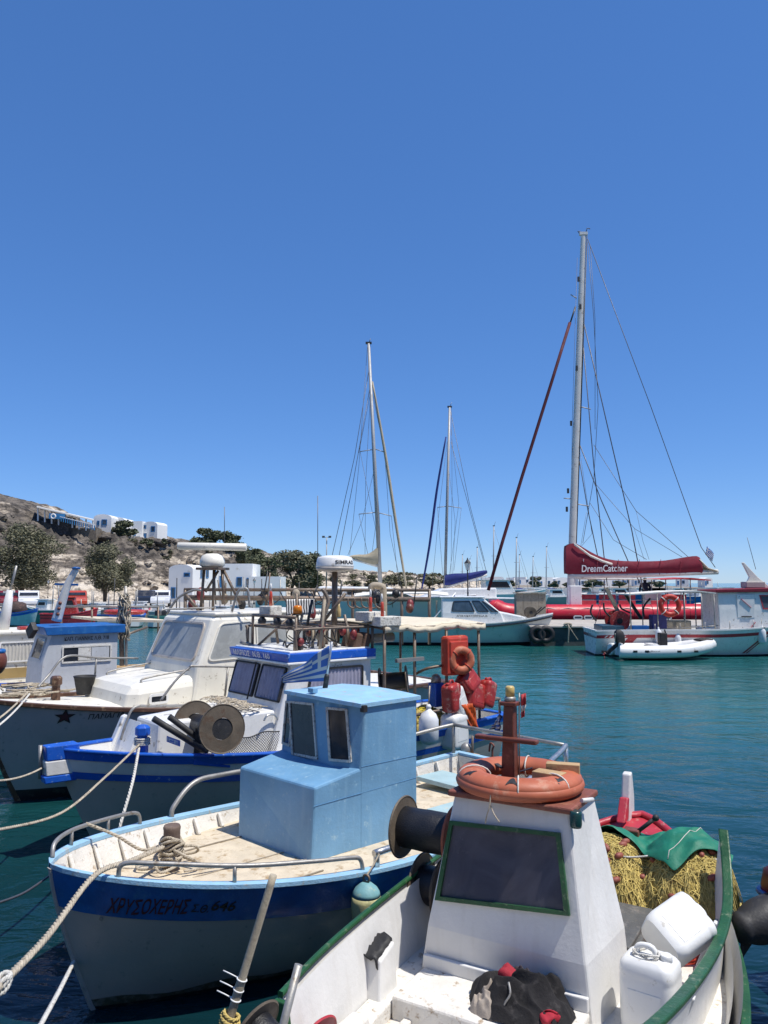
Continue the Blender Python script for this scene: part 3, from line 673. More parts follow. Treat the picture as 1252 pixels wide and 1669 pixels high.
# ---- lamp posts and poles
def lantern(u, vb, vt, Y, label):
    b = at(u, vb, Y); t = at(u, vt, Y); h = t.z - b.z; root = thing('street_lamp', label, 'lamp', b); s = h / 3.4
    MB().lathe([(.12 * s, 0), (.12 * s, .15 * s), (.06 * s, .3 * s), (.045 * s, 1.2 * s), (.06 * s, 1.25 * s), (.04 * s, 1.3 * s), (.035 * s, 2.6 * s), (.08 * s, 2.66 * s)], (0, 0, 0), n=10).build('pole', m_pole, root)
    MB().lathe([(.09 * s, 2.66 * s), (.21 * s, 3.06 * s)], (0, 0, 0), n=6, sm=False).build('lantern_glass', m_plastic, root)
    MB().lathe([(.24 * s, 3.06 * s), (.20 * s, 3.12 * s), (.06 * s, 3.28 * s), (.02 * s, 3.4 * s)], (0, 0, 0), n=6, sm=False).build('lantern_cap', m_pole, root)
lantern(763, 1000, 909, 43, 'black iron lantern post behind the cabin boat')
lantern(78, 975, 944, 68, 'small dark lantern post between the two tamarisk trees')
lantern(414, 985, 942, 86, 'dark lantern post in front of the low white store')
fb = at(532, 965, 120); fr_ = thing('floodlight_pole', 'tall floodlight pole with two lamp heads above the ridge', 'light pole', fb)
ft = at(532, 876, 120).z - fb.z; MB().tube([(0, 0, -1), (0, 0, ft)], [.12, .07], 8).build('pole', m_galv, fr_)
MB().bar((-.55, 0, ft), (.55, 0, ft), .06, .06).build('crossbar', m_galv, fr_)
for sx in (-.5, .5): MB().box((sx, -.1, ft + .1), (.42, .3, .2), rx=.5).build('lamp_head', m_pole, fr_)
# ================================================================ SHARED SMALL BUILDERS
def uv_sheet(name, rows, m, parent=None, thick=.004):
    n = len(rows[0]); me = bpy.data.meshes.new(name); off = V((0, 0, 0)); pts = [V(p) for r in rows for p in r]
    if parent is None:
        off = V((sum(p.x for p in pts) / len(pts), sum(p.y for p in pts) / len(pts), min(p.z for p in pts))); pts = [p - off for p in pts]
    fs = [(i * n + j, i * n + j + 1, (i + 1) * n + j + 1, (i + 1) * n + j) for i in range(len(rows) - 1) for j in range(n - 1)]
    me.from_pydata([tuple(p) for p in pts], [], fs); uv = me.uv_layers.new(name='UVMap')
    for l in me.loops:
        i, j = divmod(l.vertex_index, n); uv.data[l.index].uv = (j / (n - 1), 1 - i / (len(rows) - 1))
    for p in me.polygons: p.use_smooth = True
    o = link(name, me, m, parent, off, solid=thick); return o
def flag_mat():
    if 'greek_flag_cloth' in MATS: return MATS['greek_flag_cloth']
    m = bpy.data.materials.new('greek_flag_cloth'); m.use_nodes = True; N = m.node_tree.nodes; K = m.node_tree.links; b = N['Principled BSDF']; b.inputs['Roughness'].default_value = .85
    uv = N.new('ShaderNodeUVMap'); sp = N.new('ShaderNodeSeparateXYZ'); K.new(uv.outputs[0], sp.inputs[0])
    def M(op, a, b2=None, c=None):
        n = N.new('ShaderNodeMath'); n.operation = op
        for i, q in enumerate((a, b2, c)):
            if q is None: continue
            if isinstance(q, (int, float)): n.inputs[i].default_value = q
            else: K.new(q, n.inputs[i])
        return n.outputs[0]
    X, Y = sp.outputs[0], sp.outputs[1]
    stripe = M('GREATER_THAN', M('FRACT', M('MULTIPLY', Y, 4.5)), .5)              # 1 = blue, top and bottom stripes blue
    stripe = M('SUBTRACT', 1, M('GREATER_THAN', M('FRACT', M('MULTIPLY', M('SUBTRACT', 1, Y), 4.5)), .5))
    canton = M('MULTIPLY', M('LESS_THAN', X, .37), M('GREATER_THAN', Y, .4444))
    cx = M('LESS_THAN', M('ABSOLUTE', M('SUBTRACT', X, .185)), .037); cy = M('LESS_THAN', M('ABSOLUTE', M('SUBTRACT', Y, .7222)), .0556)
    cross = M('MAXIMUM', cx, cy); blue = M('ADD', M('MULTIPLY', stripe, M('SUBTRACT', 1, canton)), M('MULTIPLY', canton, M('SUBTRACT', 1, cross)))
    mx = N.new('ShaderNodeMix'); mx.data_type = 'RGBA'; K.new(blue, mx.inputs[0]); mx.inputs[6].default_value = (.62, .60, .55, 1); mx.inputs[7].default_value = (.06, .15, .42, 1)
    K.new(mx.outputs[2], b.inputs['Base Color']); MATS['greek_flag_cloth'] = m; return m
def flag_rows(o, fly, drop, amp, waves=1.6, nu=22, nv=12, droop=0, seed=0, taper=.06):
    o, fly, drop = V(o), V(fly), V(drop); n = fly.cross(drop).normalized(); rows = []
    for i in range(nv + 1):
        b = i / nv; row = []
        for j in range(nu + 1):
            a = j / nu; w = amp * a ** .7 * math.sin(a * waves * 6.28 + b * 1.5 + seed) + amp * .35 * a * math.sin(b * 6 + a * 9)
            row.append(o + fly * a + drop * b * (1 - taper * a) + n * w + V((0, 0, -droop * a * a)))
        rows.append(row)
    return rows
def rope(label, pts, r, m=None, laid=True, n=6, name='mooring_rope', cat='rope'):
    mb = MB()
    if laid: strands(mb, pts, r)
    else: mb.tube(pts, r, n)
    return tag(mb.build(name, m or m_rope), label, cat)
def drum(parent, name, p1, p2, R1, rc, flange, core, hub=.5, thick=.018, fl2=None):
    """net drum between flange centres p1 and p2"""
    p1, p2 = V(p1), V(p2); ax = (p2 - p1).normalized(); w = (p2 - p1).length
    d = MB().lathe([(rc * .97, .0), (rc, .01), (rc, w * .3), (rc * 1.02, w * .5), (rc, w - .01), (rc * .97, w)], p1, ax, 28).build(name, core, parent)
    for i, (p, s) in enumerate(((p1, -1), (p2, 1))):
        MB().lathe([(R1 * hub, 0), (R1 * .96, 0), (R1, .004), (R1 + .006, thick * .5), (R1, thick), (R1 * .95, thick * .8), (R1 * hub, thick), (R1 * hub, 0)], p - ax * (thick / 2) , ax, 40, False, False).build('flange', (fl2 if (i and fl2) else flange), d)
        MB().lathe([(R1 * hub * .98, -.004), (R1 * hub * .98, .006)], p, ax, 24).build('hub', m_black, d)
    return d
def ring_tube(c, ax, R1, r, n=40, k=14, sq=1.0, sx=1.0):
    c = V(c); ax = V(ax).normalized(); a, b = frame_of(ax); rows = []
    for i in range(n):
        t = 2 * math.pi * i / n; d = a * math.cos(t) * sx + b * math.sin(t); rows.append([c + d * R1 + (d * math.cos(s) + ax * math.sin(s) * sq) * r for s in [2 * math.pi * j / k for j in range(k)]])
    rows.append(rows[0]); return MB().sheet(rows, True, True)
def can(name, label, w, d, h, loc, rot, m=None, cat='canister', cap=True, parent=None, group=None, capm=None):
    """plastic jerrycan: rounded body, shoulder, handle and cap"""
    root = thing(name, label, cat, loc, 0, group); root.rotation_euler = rot; m = m or m_plastic
    body = MB(); rows = []
    for z, s in ((0, .86), (.02, .96), (.06, 1), (h * .74, 1), (h * .78, .985), (h * .80, 1), (h * .92, .97), (h * .97, .86), (h, .72)):
        q = [V((-w / 2 * s, d / 2 * s, z)), V((w / 2 * s, d / 2 * s, z)), V((w / 2 * s, -d / 2 * s, z)), V((-w / 2 * s, -d / 2 * s, z))]; rows.append(rrect(q, .05, 4))
    body.sheet(rows, True, True); body.add(rows[0], [tuple(range(len(rows[0])))]); body.add(rows[-1], [tuple(range(len(rows[-1])))[::-1]]); body.build('body', m, root)
    MB().tube(spl([(-w * .28, 0, h * .93), (-w * .2, 0, h + .035), (w * .05, 0, h + .04), (w * .14, 0, h * .94)], 5), .016, 8).build('handle', m, root)
    for sg in (-1, 1): MB().box((0, sg * (d / 2 - .001), h * .42), (w * .62, .008, h * .42)).build('side_panel', m, root, bevel=.004)
    if cap: MB().lathe([(.032, 0), (.032, .035), (.027, .04)], (w * .3, 0, h - .012), n=14).build('cap', capm or m, root)
    return root

# ================================================================ BOAT A: white and green caique in the right foreground
A = Fr(1.08, 4.85, -.515, -.857)
HA = Hull(5.0, 1.98, 1.15, .74, 1.04, keel=-.42, rake=.5, x0=.4, double=True, tm=.5, pw=2.3, pe=.72, pb=.9, pm=.34)
a = boat('caique', 'white caique with green gunwales and slanted white wheelhouse in the right foreground', A)
HA.band(0, lambda t: HA.k_at(t, .10), 4).build('bottom', m_antifoul, a)
HA.band(lambda t: HA.k_at(t, .10), lambda t: HA.k_at(t, .42), 3).build('red_strake', m_red, a)
HA.band(lambda t: HA.k_at(t, .42), 1.0, 5).build('hull_side', m_white, a)
HA.rail(.05, .05, .035, -.16).build('rub_rail', m_green, a, bevel=.008)
zdA = .60
HA.deck(zdA, .05).build('deck', m_worn, a)
HA.inner(zdA, .05).build('inner_planking', m_white, a)
# washboards standing on the sheer
PORT = [(1.62, .66, 1.16), (1.2, .74, 1.07), (.7, .80, 1.00), (.2, .84, .955), (-.25, .86, .94), (-.6, .86, .985), (-.88, .83, 1.10), (-1.08, .79, 1.31)]
STBD = [(1.64, -.86, 1.02), (1.2, -.92, 1.04), (.7, -.95, 1.06), (.2, -.95, 1.09), (-.25, -.93, 1.12), (-.7, -.88, 1.16), (-1.1, -.78, 1.26)]
for pts, sg, lab in ((PORT, 1, None), (STBD, -1, None)):
    sp_ = spl(pts, 6)
    out = [[p + V((0, .0, 0)) for p in sp_], [V((p.x, p.y, .95 if False else .58)) for p in sp_]]
    wb = MB()
    wb.sheet([out[0], [p + V((0, -sg * .05, (.60 - p.z) * .5)) for p in sp_], [V((p.x, p.y - sg * .07, .58)) for p in sp_]])
    wb.sheet([[p + V((0, -sg * .045, 0)) for p in sp_], [p + V((0, -sg * .095, (.60 - p.z) * .5)) for p in sp_], [V((p.x, p.y - sg * .115, .58)) for p in sp_]])
    for e in (0, -1): wb.add([sp_[e], sp_[e] + V((0, -sg * .045, 0)), V((sp_[e].x, sp_[e].y - sg * .115, .58)), V((sp_[e].x, sp_[e].y - sg * .07, .58))], [(0, 1, 2, 3)])
    w = wb.build('washboard', m_white, a)
    gi = .052 if sg > 0 else .022
    cp = MB(); rows = [[p + V((0, sg * .010, 0)), p + V((0, sg * .010, .030)), p + V((0, -sg * gi, .030)), p + V((0, -sg * gi, 0))] for p in sp_]
    cp.sheet(rows, False, True); cp.add(rows[0], [(0, 1, 2, 3)]); cp.add(rows[-1], [(0, 1, 2, 3)]); cp.build('gunwale_cap', m_green, w, bevel=.012)
    e = sp_[0]; MB().hexa([V((e.x + .002, e.y - .055 * (sg > 0) - .0 - (.1 if sg > 0 else -.0), .5)), V((e.x + .03, e.y - (.155 if sg > 0 else 0), .5)), V((e.x + .03, e.y + (.0 if sg > 0 else .15), .5)), V((e.x + .002, e.y + (.0 if sg > 0 else .15), .5)),
                          V((e.x + .002, e.y - (.06 if sg > 0 else .014), e.z)), V((e.x + .03, e.y - (.06 if sg > 0 else .014), e.z)), V((e.x + .03, e.y + (.014 if sg > 0 else .06), e.z)), V((e.x + .002, e.y + (.014 if sg > 0 else .06), e.z))]).build('end_post', m_green, w, bevel=.006)
# stern: red deck, coaming, post, tiller
ds = MB(); rows = []
for i in range(15):
    t = .865 + .135 * i / 14; p = HA.S(t, 1); rows.append([V((p.x, p.y * q * .97, p.z + .01 + .13 * p.y * (1 - q * q))) for q in (1, .6, .2, -.2, -.6, -1)])
ds.sheet(rows).build('stern_deck', m_red, a)
co = [HA.S(.865 + .135 * i / 14, 1) for i in range(15)]
loop = [V((p.x, p.y * .93, p.z + .03)) for p in co] + [V((p.x, -p.y * .93, p.z + .03)) for p in co[::-1]]
MB().tube(loop, .03, 6).build('stern_coaming', m_red, a)
x0 = co[0].x; MB().bar((x0, -co[0].y * .95, .90), (x0, co[0].y * .95, .90), .05, .12).build('deck_beam', m_red, a, bevel=.01)
sp0 = A.L(1012, 1338, y=-.1); sp1 = A.L(1021, 1281, y=-.1)
MB().prism([(-2.12, -.14, .7), (-1.95, -.14, .9), (-1.97, -.14, 1.14), (-2.03, -.14, 1.40), (-2.10, -.14, 1.41), (-2.15, -.14, 1.2)], (0, .07, 0)).build('sternpost', m_white, a, bevel=.012)
MB().prism([(-1.80, -.14, 1.06), (-1.93, -.14, 1.06), (-1.985, -.14, 1.22), (-1.93, -.14, 1.23)], (0, .07, 0)).build('sternpost_knee', m_red, a, bevel=.01)
q0, q1 = A.L(1040, 1355, x=-1.55), A.L(1069, 1333, x=-1.6)
MB().tube([q0, q1], .016, 8).build('tiller', m_black, a); MB().ball(q1, .026).build('tiller_knob', m_black, a)
MB().box(A.L(1030, 1358, x=-1.55), (.10, .12, .07)).build('winch_block', m_brown, a, bevel=.01)
# wheelhouse
SEC = [(.56, .44, -.76, .31), (.96, .455, -.685, .275), (1.70, .345, -.555, .165)]
cab = MB(); rows = []
for z, x, y0, y1 in SEC: rows.append([V((x, y0, z)), V((x, y1, z)), V((-.14, y1 + .06 * (z < 1), z)), V((-.14, y0, z))])
cab.sheet(rows, False, True); cab.add(rows[-1], [(0, 1, 2, 3)])
wh = cab.build('wheelhouse', m_white, a, bevel=.014)
rf = MB().box((.118, -.195, 1.72), (.52, .775, .036), ry=-.02).build('roof', m_rustroof, a, bevel=.01)
def front(u, v):
    x = .40
    for _ in range(5): p = A.L(u, v, x=x); x = .455 - .11 * (p.z - .96) / .74
    return p
window(a, [front(735, 1337), front(914, 1357), front(930, 1492), front(711, 1466)], .024, m_green, m_smoke, 0, .022, .004)
MB().bar((.47, -.70, .765), (.462, .285, .765), .03, .075).build('skirting_board', m_white, a, bevel=.006)
MB().box((.655, -.205, .655), (.40, .99, .15)).build('front_bench', m_worn, a, bevel=.014)
nl = A.L(937, 1332, x=.33); MB().lathe([(.03, -.045), (.034, -.03), (.034, .03), (.03, .045)], nl + V((.03, .015, 0)), n=14).build('navigation_lamp', mat('dark_green_lamp', (.01, .05, .05), .25, .1, 5, None, 0, 5, 0, 9), a)
MB().tube([A.L(948, 1305, x=.2), A.L(966, 1303, x=.1)], .013, 8).build('roof_peg', m_white, a)
# mast
mbase = A.L(831, 1272, x=.06); mx_, my_ = mbase.x, mbase.y
zt = A.L(838, 1150, x=.06).z; zc = A.L(835, 1203, x=.06).z
ml = MB(); ml.hexa([V((mx_ + sx * .045, my_ + sy * .045, 1.73)) for sx, sy in ((-1, -1), (1, -1), (1, 1), (-1, 1))] + [V((mx_ + sx * .034, my_ + .01 + sy * .034, zt)) for sx, sy in ((-1, -1), (1, -1), (1, 1), (-1, 1))])
mast = ml.build('mast', m_brown, a, bevel=.008)
MB().box((mx_ + .05, my_ + .0, zc), (.055, .41, .028), rz=.0).build('crossbar', m_brown, mast, bevel=.008)
MB().box((mx_, my_ + .01, zt + .012), (.09, .11, .025)).build('mast_cap', m_brown, mast, bevel=.006)
MB().lathe([(.034, 0), (.036, .02), (.03, .03)], (mx_, my_ + .01, zt + .025), n=16).build('lamp_base', m_galv, mast)
MB().lathe([(.029, 0), (.029, .06), (.022, .07)], (mx_, my_ + .01, zt + .05), n=16).build('mast_lamp', mat('amber_lens', (.55, .40, .14), .35, .1, 5, None, 0, 5, 0, 9), mast)
# drums hung on the starboard side of the wheelhouse
p1, p2 = A.L(658, 1347, x=.06), A.L(744, 1352, x=.06)
drum(a, 'line_drum', (.06, p1.y, p1.z), (.06, p2.y - .01, p1.z + .0), .195, .13, m_drum, m_line, .68, .02, m_orange)
MB().tube([(.06, p1.y - .02, p1.z), (.06, -.5, p1.z)], .02, 8).build('drum_axle', m_pipe, a)
p1 = A.L(687, 1440, x=.05); drum(a, 'lower_line_drum', (.05, p1.y, p1.z), (.05, p1.y + .16, p1.z), .19, .12, m_drum, m_line, .7, .02)
MB().tube([(.05, p1.y - .02, p1.z), (.05, -.6, p1.z)], .02, 8).build('drum_axle', m_pipe, a)
# fittings along the starboard side
MB().bar((.2, -.80, .66), (1.45, -.74, .63), .13, .10).build('stringer', m_worn, a, bevel=.01)
MB().bar((.25, -.62, .60), (1.35, -.58, .60), .05, .07).build('stringer', m_worn, a, bevel=.008)
q = A.L(622, 1585, y=-.80); bk = MB().hexa([V((q.x + sx * .10, -.80 + sy * .05, .68)) for sx, sy in ((-1, -1), (1, -1), (1, 1), (-1, 1))] + [V((q.x + sx * .08 - .02, -.82 + sy * .05, q.z + .09 + .05 * (sx < 0))) for sx, sy in ((-1, -1), (1, -1), (1, 1), (-1, 1))]).build('side_chock', m_white, a, bevel=.012)
tp = [[V((q.x + .085 - .19 * i / 8 , -.895 + .125 * j / 5, q.z + .105 + .055 * i / 8 + .012 * math.sin(i * 2.1 + j * 1.7))) for j in range(6)] for i in range(9)]
for i in range(9): tp[i][5] = tp[i][4] + V((0, .012, -.05 - .03 * (i % 3)))
MB().sheet(tp).build('torn_tape', m_black, bk, solid=.005)
q = A.L(575, 1645, y=-.72); MB().hexa([V((q.x + sx * .12, q.y + sy * .07, .58)) for sx, sy in ((-1, -1), (1, -1), (1, 1), (-1, 1))] + [V((q.x + sx * .08, q.y + sy * .05, .76)) for sx, sy in ((-1, -1), (1, -1), (1, 1), (-1, 1))]).build('side_chock', m_worn, a, bevel=.015)
for xx in (1.5,):
    MB().bar((xx, -.90, 1.0), (xx - .02, -.74, .6), .05, .06, up=(0, 1, 0)).build('rib', m_white, a, bevel=.008)
for xx in (1.1, .45, -.5): MB().bar((xx, .80 if xx < 1 else .72, .95), (xx, .66, .6), .05, .05, up=(0, 1, 0)).build('rib', m_white, a, bevel=.008)
MB().tube([A.L(1170, 1500, y=.76), A.L(1172, 1530, y=.76)], .014, 8).build('thole_pin', m_galv, a)
# engine box
m_engine = mat('worn_grey_engine_cover', (.10, .10, .095), .55, .2, 6, (.22, .20, .18), .25, 9, .2, 40)
MB().box((-.62, .07, .665), (.72, .56, .17)).build('engine_cover', m_engine, a, bevel=.014)
MB().box((-.62, .07, .762), (.66, .50, .03)).build('engine_hatch', m_engine, a, bevel=.008)
# bow winch and poles at the lower edge
w1 = A.L(418, 1672, x=2.02); w2 = A.L(517, 1694, x=1.60)
drum(a, 'bow_winch_drum', w1, V((w1.x + .02, w1.y + .14, w1.z - .06)), .115, .07, m_drum, m_line, .25, .016)
drum(a, 'red_winch_drum', w2, V((w2.x + .03, w2.y + .14, w2.z - .05)), .115, .06, m_red, m_line, .2, .016, m_red)
pb0 = A.L(446, 1426, x=1.95); pb1 = A.L(381, 1640, x=2.05); pb2 = pb1 + (pb1 - pb0) * .9
bam = MB(); ptsb = [pb0.lerp(pb2, i / 24) for i in range(25)]
bam.tube(ptsb, [.0165 + .004 * i / 24 + (.003 if i in (11, 18) else 0) for i in range(25)], 12).build('bamboo_pole', mat('dry_bamboo', (.40, .345, .25), .6, .18, 8, (.2, .16, .11), .25, 14, .2, 40), a)
for k, f in enumerate((.42, .462, .50)):
    c = pb0.lerp(pb2, f); d = (pb2 - pb0).normalized(); tie = ring_tube(c, d, .021, .0035, 20, 6)
    tie.tube([c + V((0, -.02, 0)), c + V((.01, -.055, .012)), c + V((.02, -.09, .022))], .003, 5)
    tie.build('cable_tie', m_plastic, a)
yr = MB(); pts = []
for i in range(150):
    f = .555 + .20 * i / 149; c = pb0.lerp(pb2, f); t = i * .52; d = (pb2 - pb0).normalized(); e1, e2 = frame_of(d)
    pts.append(c + (e1 * math.cos(t) + e2 * math.sin(t)) * (.030 + .010 * math.sin(i * .09) + .003 * math.sin(i * 1.7)))
strands(yr, pts, .0085, .05, 3, 5)
tag(yr.build('yellow_rope_wrap', m_ropey, frame=A), 'yellow rope wound round the bamboo pole at the lower edge', 'rope')
gp0 = A.L(487, 1572, x=1.70); gp1 = A.L(462, 1669, x=1.78); gp2 = gp1 + (gp1 - gp0) * 1.6
MB().tube([gp0, gp2], .019, 14).build('grey_pole', m_galv, a)

# ---- things lying on boat A
lr = thing('lifebuoy', 'faded orange lifebuoy lying on the wheelhouse roof of the white caique', 'lifebuoy', A.w(.10, -.225, 1.742), A.ang)
ring_tube((0, 0, .070), (0, 0, 1), .285, .088, 48, 16, .62, 1.02).build('ring', m_orange, lr)
ring_tube((0, 0, .045), (0, 0, 1), .33, .055, 48, 12, .8, 1.02).build('rim', m_orange, lr)
for k in range(7):
    t = R(51 * k + 14); c = V((math.cos(t) * .285, math.sin(t) * .285, .070)); d = V((math.cos(t), math.sin(t), 0)); tn = V((-d.y, d.x, 0)); rows = []
    for i in range(5):
        row = []
        for j in range(4):
            s = R(35 + 40 * i / 4 + (12 * math.sin(k * 3 + j) if i in (0, 4) else 0)); row.append(c + tn * (.024 * (j - 1.5) * (1 - .16 * i)) + (d * math.cos(s) + V((0, 0, .62 * math.sin(s)))) * .0905)
        rows.append(row)
    MB().sheet(rows).build('black_patch', m_black, lr)
for t0 in (70, 190, 300, 20):
    t = R(t0); c = V((math.cos(t) * .275, math.sin(t) * .275, .07)); d = V((math.cos(t), math.sin(t), 0)); MB().tube([c + (d * math.cos(R(s)) + V((0, 0, .64 * math.sin(R(s))))) * .1 for s in range(0, 360, 20)], .005, 5, True).build('cord', m_ropew, lr)
cd = V((.30, .02, .0)); MB().tube(spl([(.375, -.03, .05), (.395, -.03, -.02), (.40, -.045, -.07), (.39, -.06, -.12)], 5), .004, 5).build('cord_tail', m_rope, lr)
MB().tube(spl([(.38, -.03, -.02), (.40, .0, -.06), (.395, .03, -.10)], 5), .004, 5).build('cord_tail', m_rope, lr)
for lab, c, d, rz in (('pale timber block inside the lifebuoy beside the brown mast', (.14, -.02, 1.845), (.10, .18, .055), -.1), ('tilted timber block inside the lifebuoy, farthest from the viewer', (.0, .02, 1.85), (.07, .20, .10), .25)):
    tag(MB().box(c, d, rz).build('timber_block', m_timber, frame=A, bevel=.004), lab, 'timber')
bl = thing('black_strap', 'black webbing strap crossing inside the lifebuoy on the roof', 'strap', A.w(.05, -.30, 1.745), A.ang)
for p, q in (((-.05, -.12, .10), (.08, .12, .03)), ((-.12, -.02, .05), (.10, -.05, .12)), ((.0, -.1, .02), (-.06, .12, .10))): MB().bar(p, q, .03, .004).build('webbing', m_black, bl)
c0 = A.L(828, 1162, x=.06)
uvf = uv_sheet('folded_flag', [[A.w(mx_ + .02 + .02 * math.sin(j * 1.1), my_ - .045 - .07 * (j / 6) * (i / 5) ** .6 - .01 * (i % 2), c0.z + .01 - .12 * i / 5 - .05 * (j / 6) * (1 - i / 5)) for j in range(7)] for i in range(6)], flag_mat())
tag(uvf, 'blue and white striped flag bunched against the brown mast', 'flag')
m_rw = mat('red_pennant_cloth', (.45, .05, .06), .85, .15, 5, (.6, .55, .5), .1, 3, .1, 50)
fr2 = thing('small_flag', 'small red and white flag behind the top of the brown mast', 'flag', A.w(mx_ - .03, my_ + .05, 1.74), A.ang)
c1 = A.L(850, 1165, x=.0); hh = c1.z - 1.74; yy = c1.y - my_ - .05
MB().tube([(0, 0, 0), (.0, yy + .0, hh + .14)], .005, 6).build('staff', m_galv, fr2)
for nm, m, z0, z1 in (('red_field', m_rw, .13, .06), ('white_field', m_canvasw, .06, .02), ('red_stripe', m_rw, .02, -.015)):
    MB().sheet([[V((.01 * math.sin(i * 1.4), yy + .01 + .035 * i / 5 * (1 - .3 * (z < .05)), hh + z + .012 * i / 5)) for i in range(6)] for z in (z0, z1)]).build(nm, m, fr2, solid=.003)
can('jerrycan', 'upright white jerrycan on the deck beside the white wheelhouse', .29, .23, .40, A.w(.22, .555, .59), (0, 0, A.ang + R(84)))
tc_ = can('jerrycan', 'tipped white jerrycan leaning over the green gunwale next to the net', .29, .23, .325, (0, 0, 0), (0, 0, 0))
zc_ = V((.86, .40, .32)).normalized(); xc_ = V((.22, -.72, -.66)); xc_ = (xc_ - zc_ * xc_.dot(zc_)).normalized(); yc_ = zc_.cross(xc_)
tm_ = Matrix((xc_, yc_, zc_)).transposed().to_4x4(); tm_.translation = at(1110, 1513, 4.75) - zc_ * .18; tc_.rotation_euler = tm_.to_euler(); tc_.location = tm_.translation
nw = MB(); strands(nw, [A.w(.22 + .07 * math.cos(t * .5), .54 + .06 * math.sin(t * .5) + .02 * math.sin(t), 1.005 + .012 * math.sin(t * 1.3)) for t in range(28)], .006, .03, 3, 4)
tag(nw.build('thin_cord', m_ropew), 'thin white cord coiled on the cap of the upright jerrycan', 'cord')

# fishing net heap
m_net = mat('yellow_fishing_net', (.50, .385, .11), .9, .3, 14, (.24, .17, .06), .35, 22, .9, 70)
m_netl = mat('light_net_twine', (.66, .52, .17), .9, .25, 12, (.2, .14, .05), .3, 25, .4, 90)
m_float = mat('brown_red_net_float', (.27, .075, .05), .55, .2, 6, (.4, .2, .15), .15, 14, .1, 40)
nroot = thing('fishing_net', 'yellow fishing net heaped with small brown floats in the stern of the white caique', 'fishing net', A.w(-1.30, .22, .60), A.ang)
LOBES = [((.02, -.28, .0), (.38, .42, .50)), ((-.02, .30, .0), (.44, .42, .55)), ((.05, .02, .0), (.34, .34, .30)), ((-.25, .05, .0), (.30, .5, .42))]
def heap_h(x, y):
    h = 0
    for c, r in LOBES:
        q = 1 - ((x - c[0]) / r[0]) ** 2 - ((y - c[1]) / r[1]) ** 2
        if q > 0: h = max(h, r[2] * math.sqrt(q))
    h *= max(0, min(1, (.62 - y) / .12)) ** .5
    if h > 0: h += .035 * mnoise.noise(V((x * 9, y * 9, 1))) + .02 * mnoise.noise(V((x * 22, y * 22, 4)))
    return h
rows = [[V((-.58 + 1.05 * i / 46, -.70 + 1.26 * j / 56, max(0, heap_h(-.58 + 1.05 * i / 46, -.70 + 1.26 * j / 56)) - .01)) for j in range(57)] for i in range(47)]
MB().sheet(rows).build('net_heap', m_net, nroot)
rn = random.Random(4); st = MB()
for k in range(1150):
    x, y = rn.uniform(-.45, .38), rn.uniform(-.62, .50); a_ = rn.uniform(0, 6.28); cur = rn.uniform(-1.4, 1.4); pts = []
    for i in range(9):
        h = heap_h(x, y)
        if h <= 0.02: break
        pts.append(V((x, y, h + .006 + .012 * rn.random()))); x += .028 * math.cos(a_); y += .028 * math.sin(a_); a_ += cur * .3
    if len(pts) > 3: st.tube(pts, rn.choice((.0016, .0022, .003)), 4)
o = st.build('net_twine', m_netl, nroot); o['kind'] = 'stuff'
fl = MB().lathe([(.006, -.034), (.017, -.028), (.022, -.008), (.022, .008), (.017, .028), (.006, .034)], (0, 0, 0), (1, 0, 0), 10).mesh('float'); fl.materials.append(m_float)
for k in range(46):
    x, y = rn.uniform(-.3, .36), rn.uniform(-.58, .52); h = heap_h(x, y)
    if h < .06: continue
    o = bpy.data.objects.new('float', fl); COL.objects.link(o); o.parent = nroot; o.location = (x, y, h + .014); o.rotation_euler = (rn.uniform(-.5, .5), rn.uniform(-.5, .5), rn.uniform(0, 6))
ln = MB(); strands(ln, spl([(x, y, heap_h(x, y) + .02) for x, y in ((.20, -.5), (.22, -.3), (.16, -.1), (.12, .1), (.16, .3), (.05, .5))], 8), .007, .035, 3, 4)
ln.build('head_rope', m_ropew, nroot)
# green tarpaulin thrown over the heap
tw = thing('tarpaulin', 'green tarpaulin thrown over the yellow net heap', 'tarpaulin', A.w(-1.30, .22, .60), A.ang); rows = []
for i in range(29):
    row = []
    for j in range(41):
        s = i / 28; q = j / 40; y = -.50 + 1.02 * q
        xf = (.02 if q < .25 else .02 + .30 * max(0, 1 - abs(q - .72) / .30)) - .02 * math.sin(q * 9)
        x = -.47 + (xf + .47) * s; h = max(heap_h(x, y), .20 + .12 * (1 - s))
        z = h + .052 + .018 * mnoise.noise(V((x * 7, y * 7, 9))) + .014 * math.sin(y * 16 + x * 22 * q) * (.5 + .5 * s) + .02 * (1 - abs(2 * q - 1))
        row.append(V((x, y, z)))
    rows.append(row)
MB().sheet(rows).build('cloth', m_tarp, tw, solid=.006, sub=1)
ln = MB().tube([p + V((0, 0, .006)) for p in [rows[int(8 + 19 * i / 10)][int(36 - i * .9)] for i in range(11)]], .003, 4).build('seam', m_ropew, tw)
hs = MB()
for k in range(5): hs.tube([(.10 * math.cos(t * .5) * (1 + .05 * k), .13 * math.sin(t * .5), .02 + .02 * k + .01 * math.sin(t)) for t in range(13)], .013, 8)
hs.v = [A.w(p.x - .68, p.y + .52, p.z + .60) for p in hs.v]
tag(hs.build('orange_hose', m_orange2), 'orange-red hose coiled on deck below the tipped jerrycan', 'hose')
m_cloth = mat('black_jacket_cloth', (.010, .009, .010), .9, .3, 6, (.05, .045, .045), .2, 12, .3, 60)
m_clred = mat('red_cloth', (.33, .015, .03), .85, .2, 6, None, 0, 5, .2, 60); m_clbeige = mat('beige_cloth', (.34, .29, .24), .9, .15, 6, (.25, .16, .12), .2, 9, .25, 60)
m_clgrey = mat('dark_grey_cloth', (.075, .062, .065), .9, .2, 6, None, 0, 5, .3, 60)
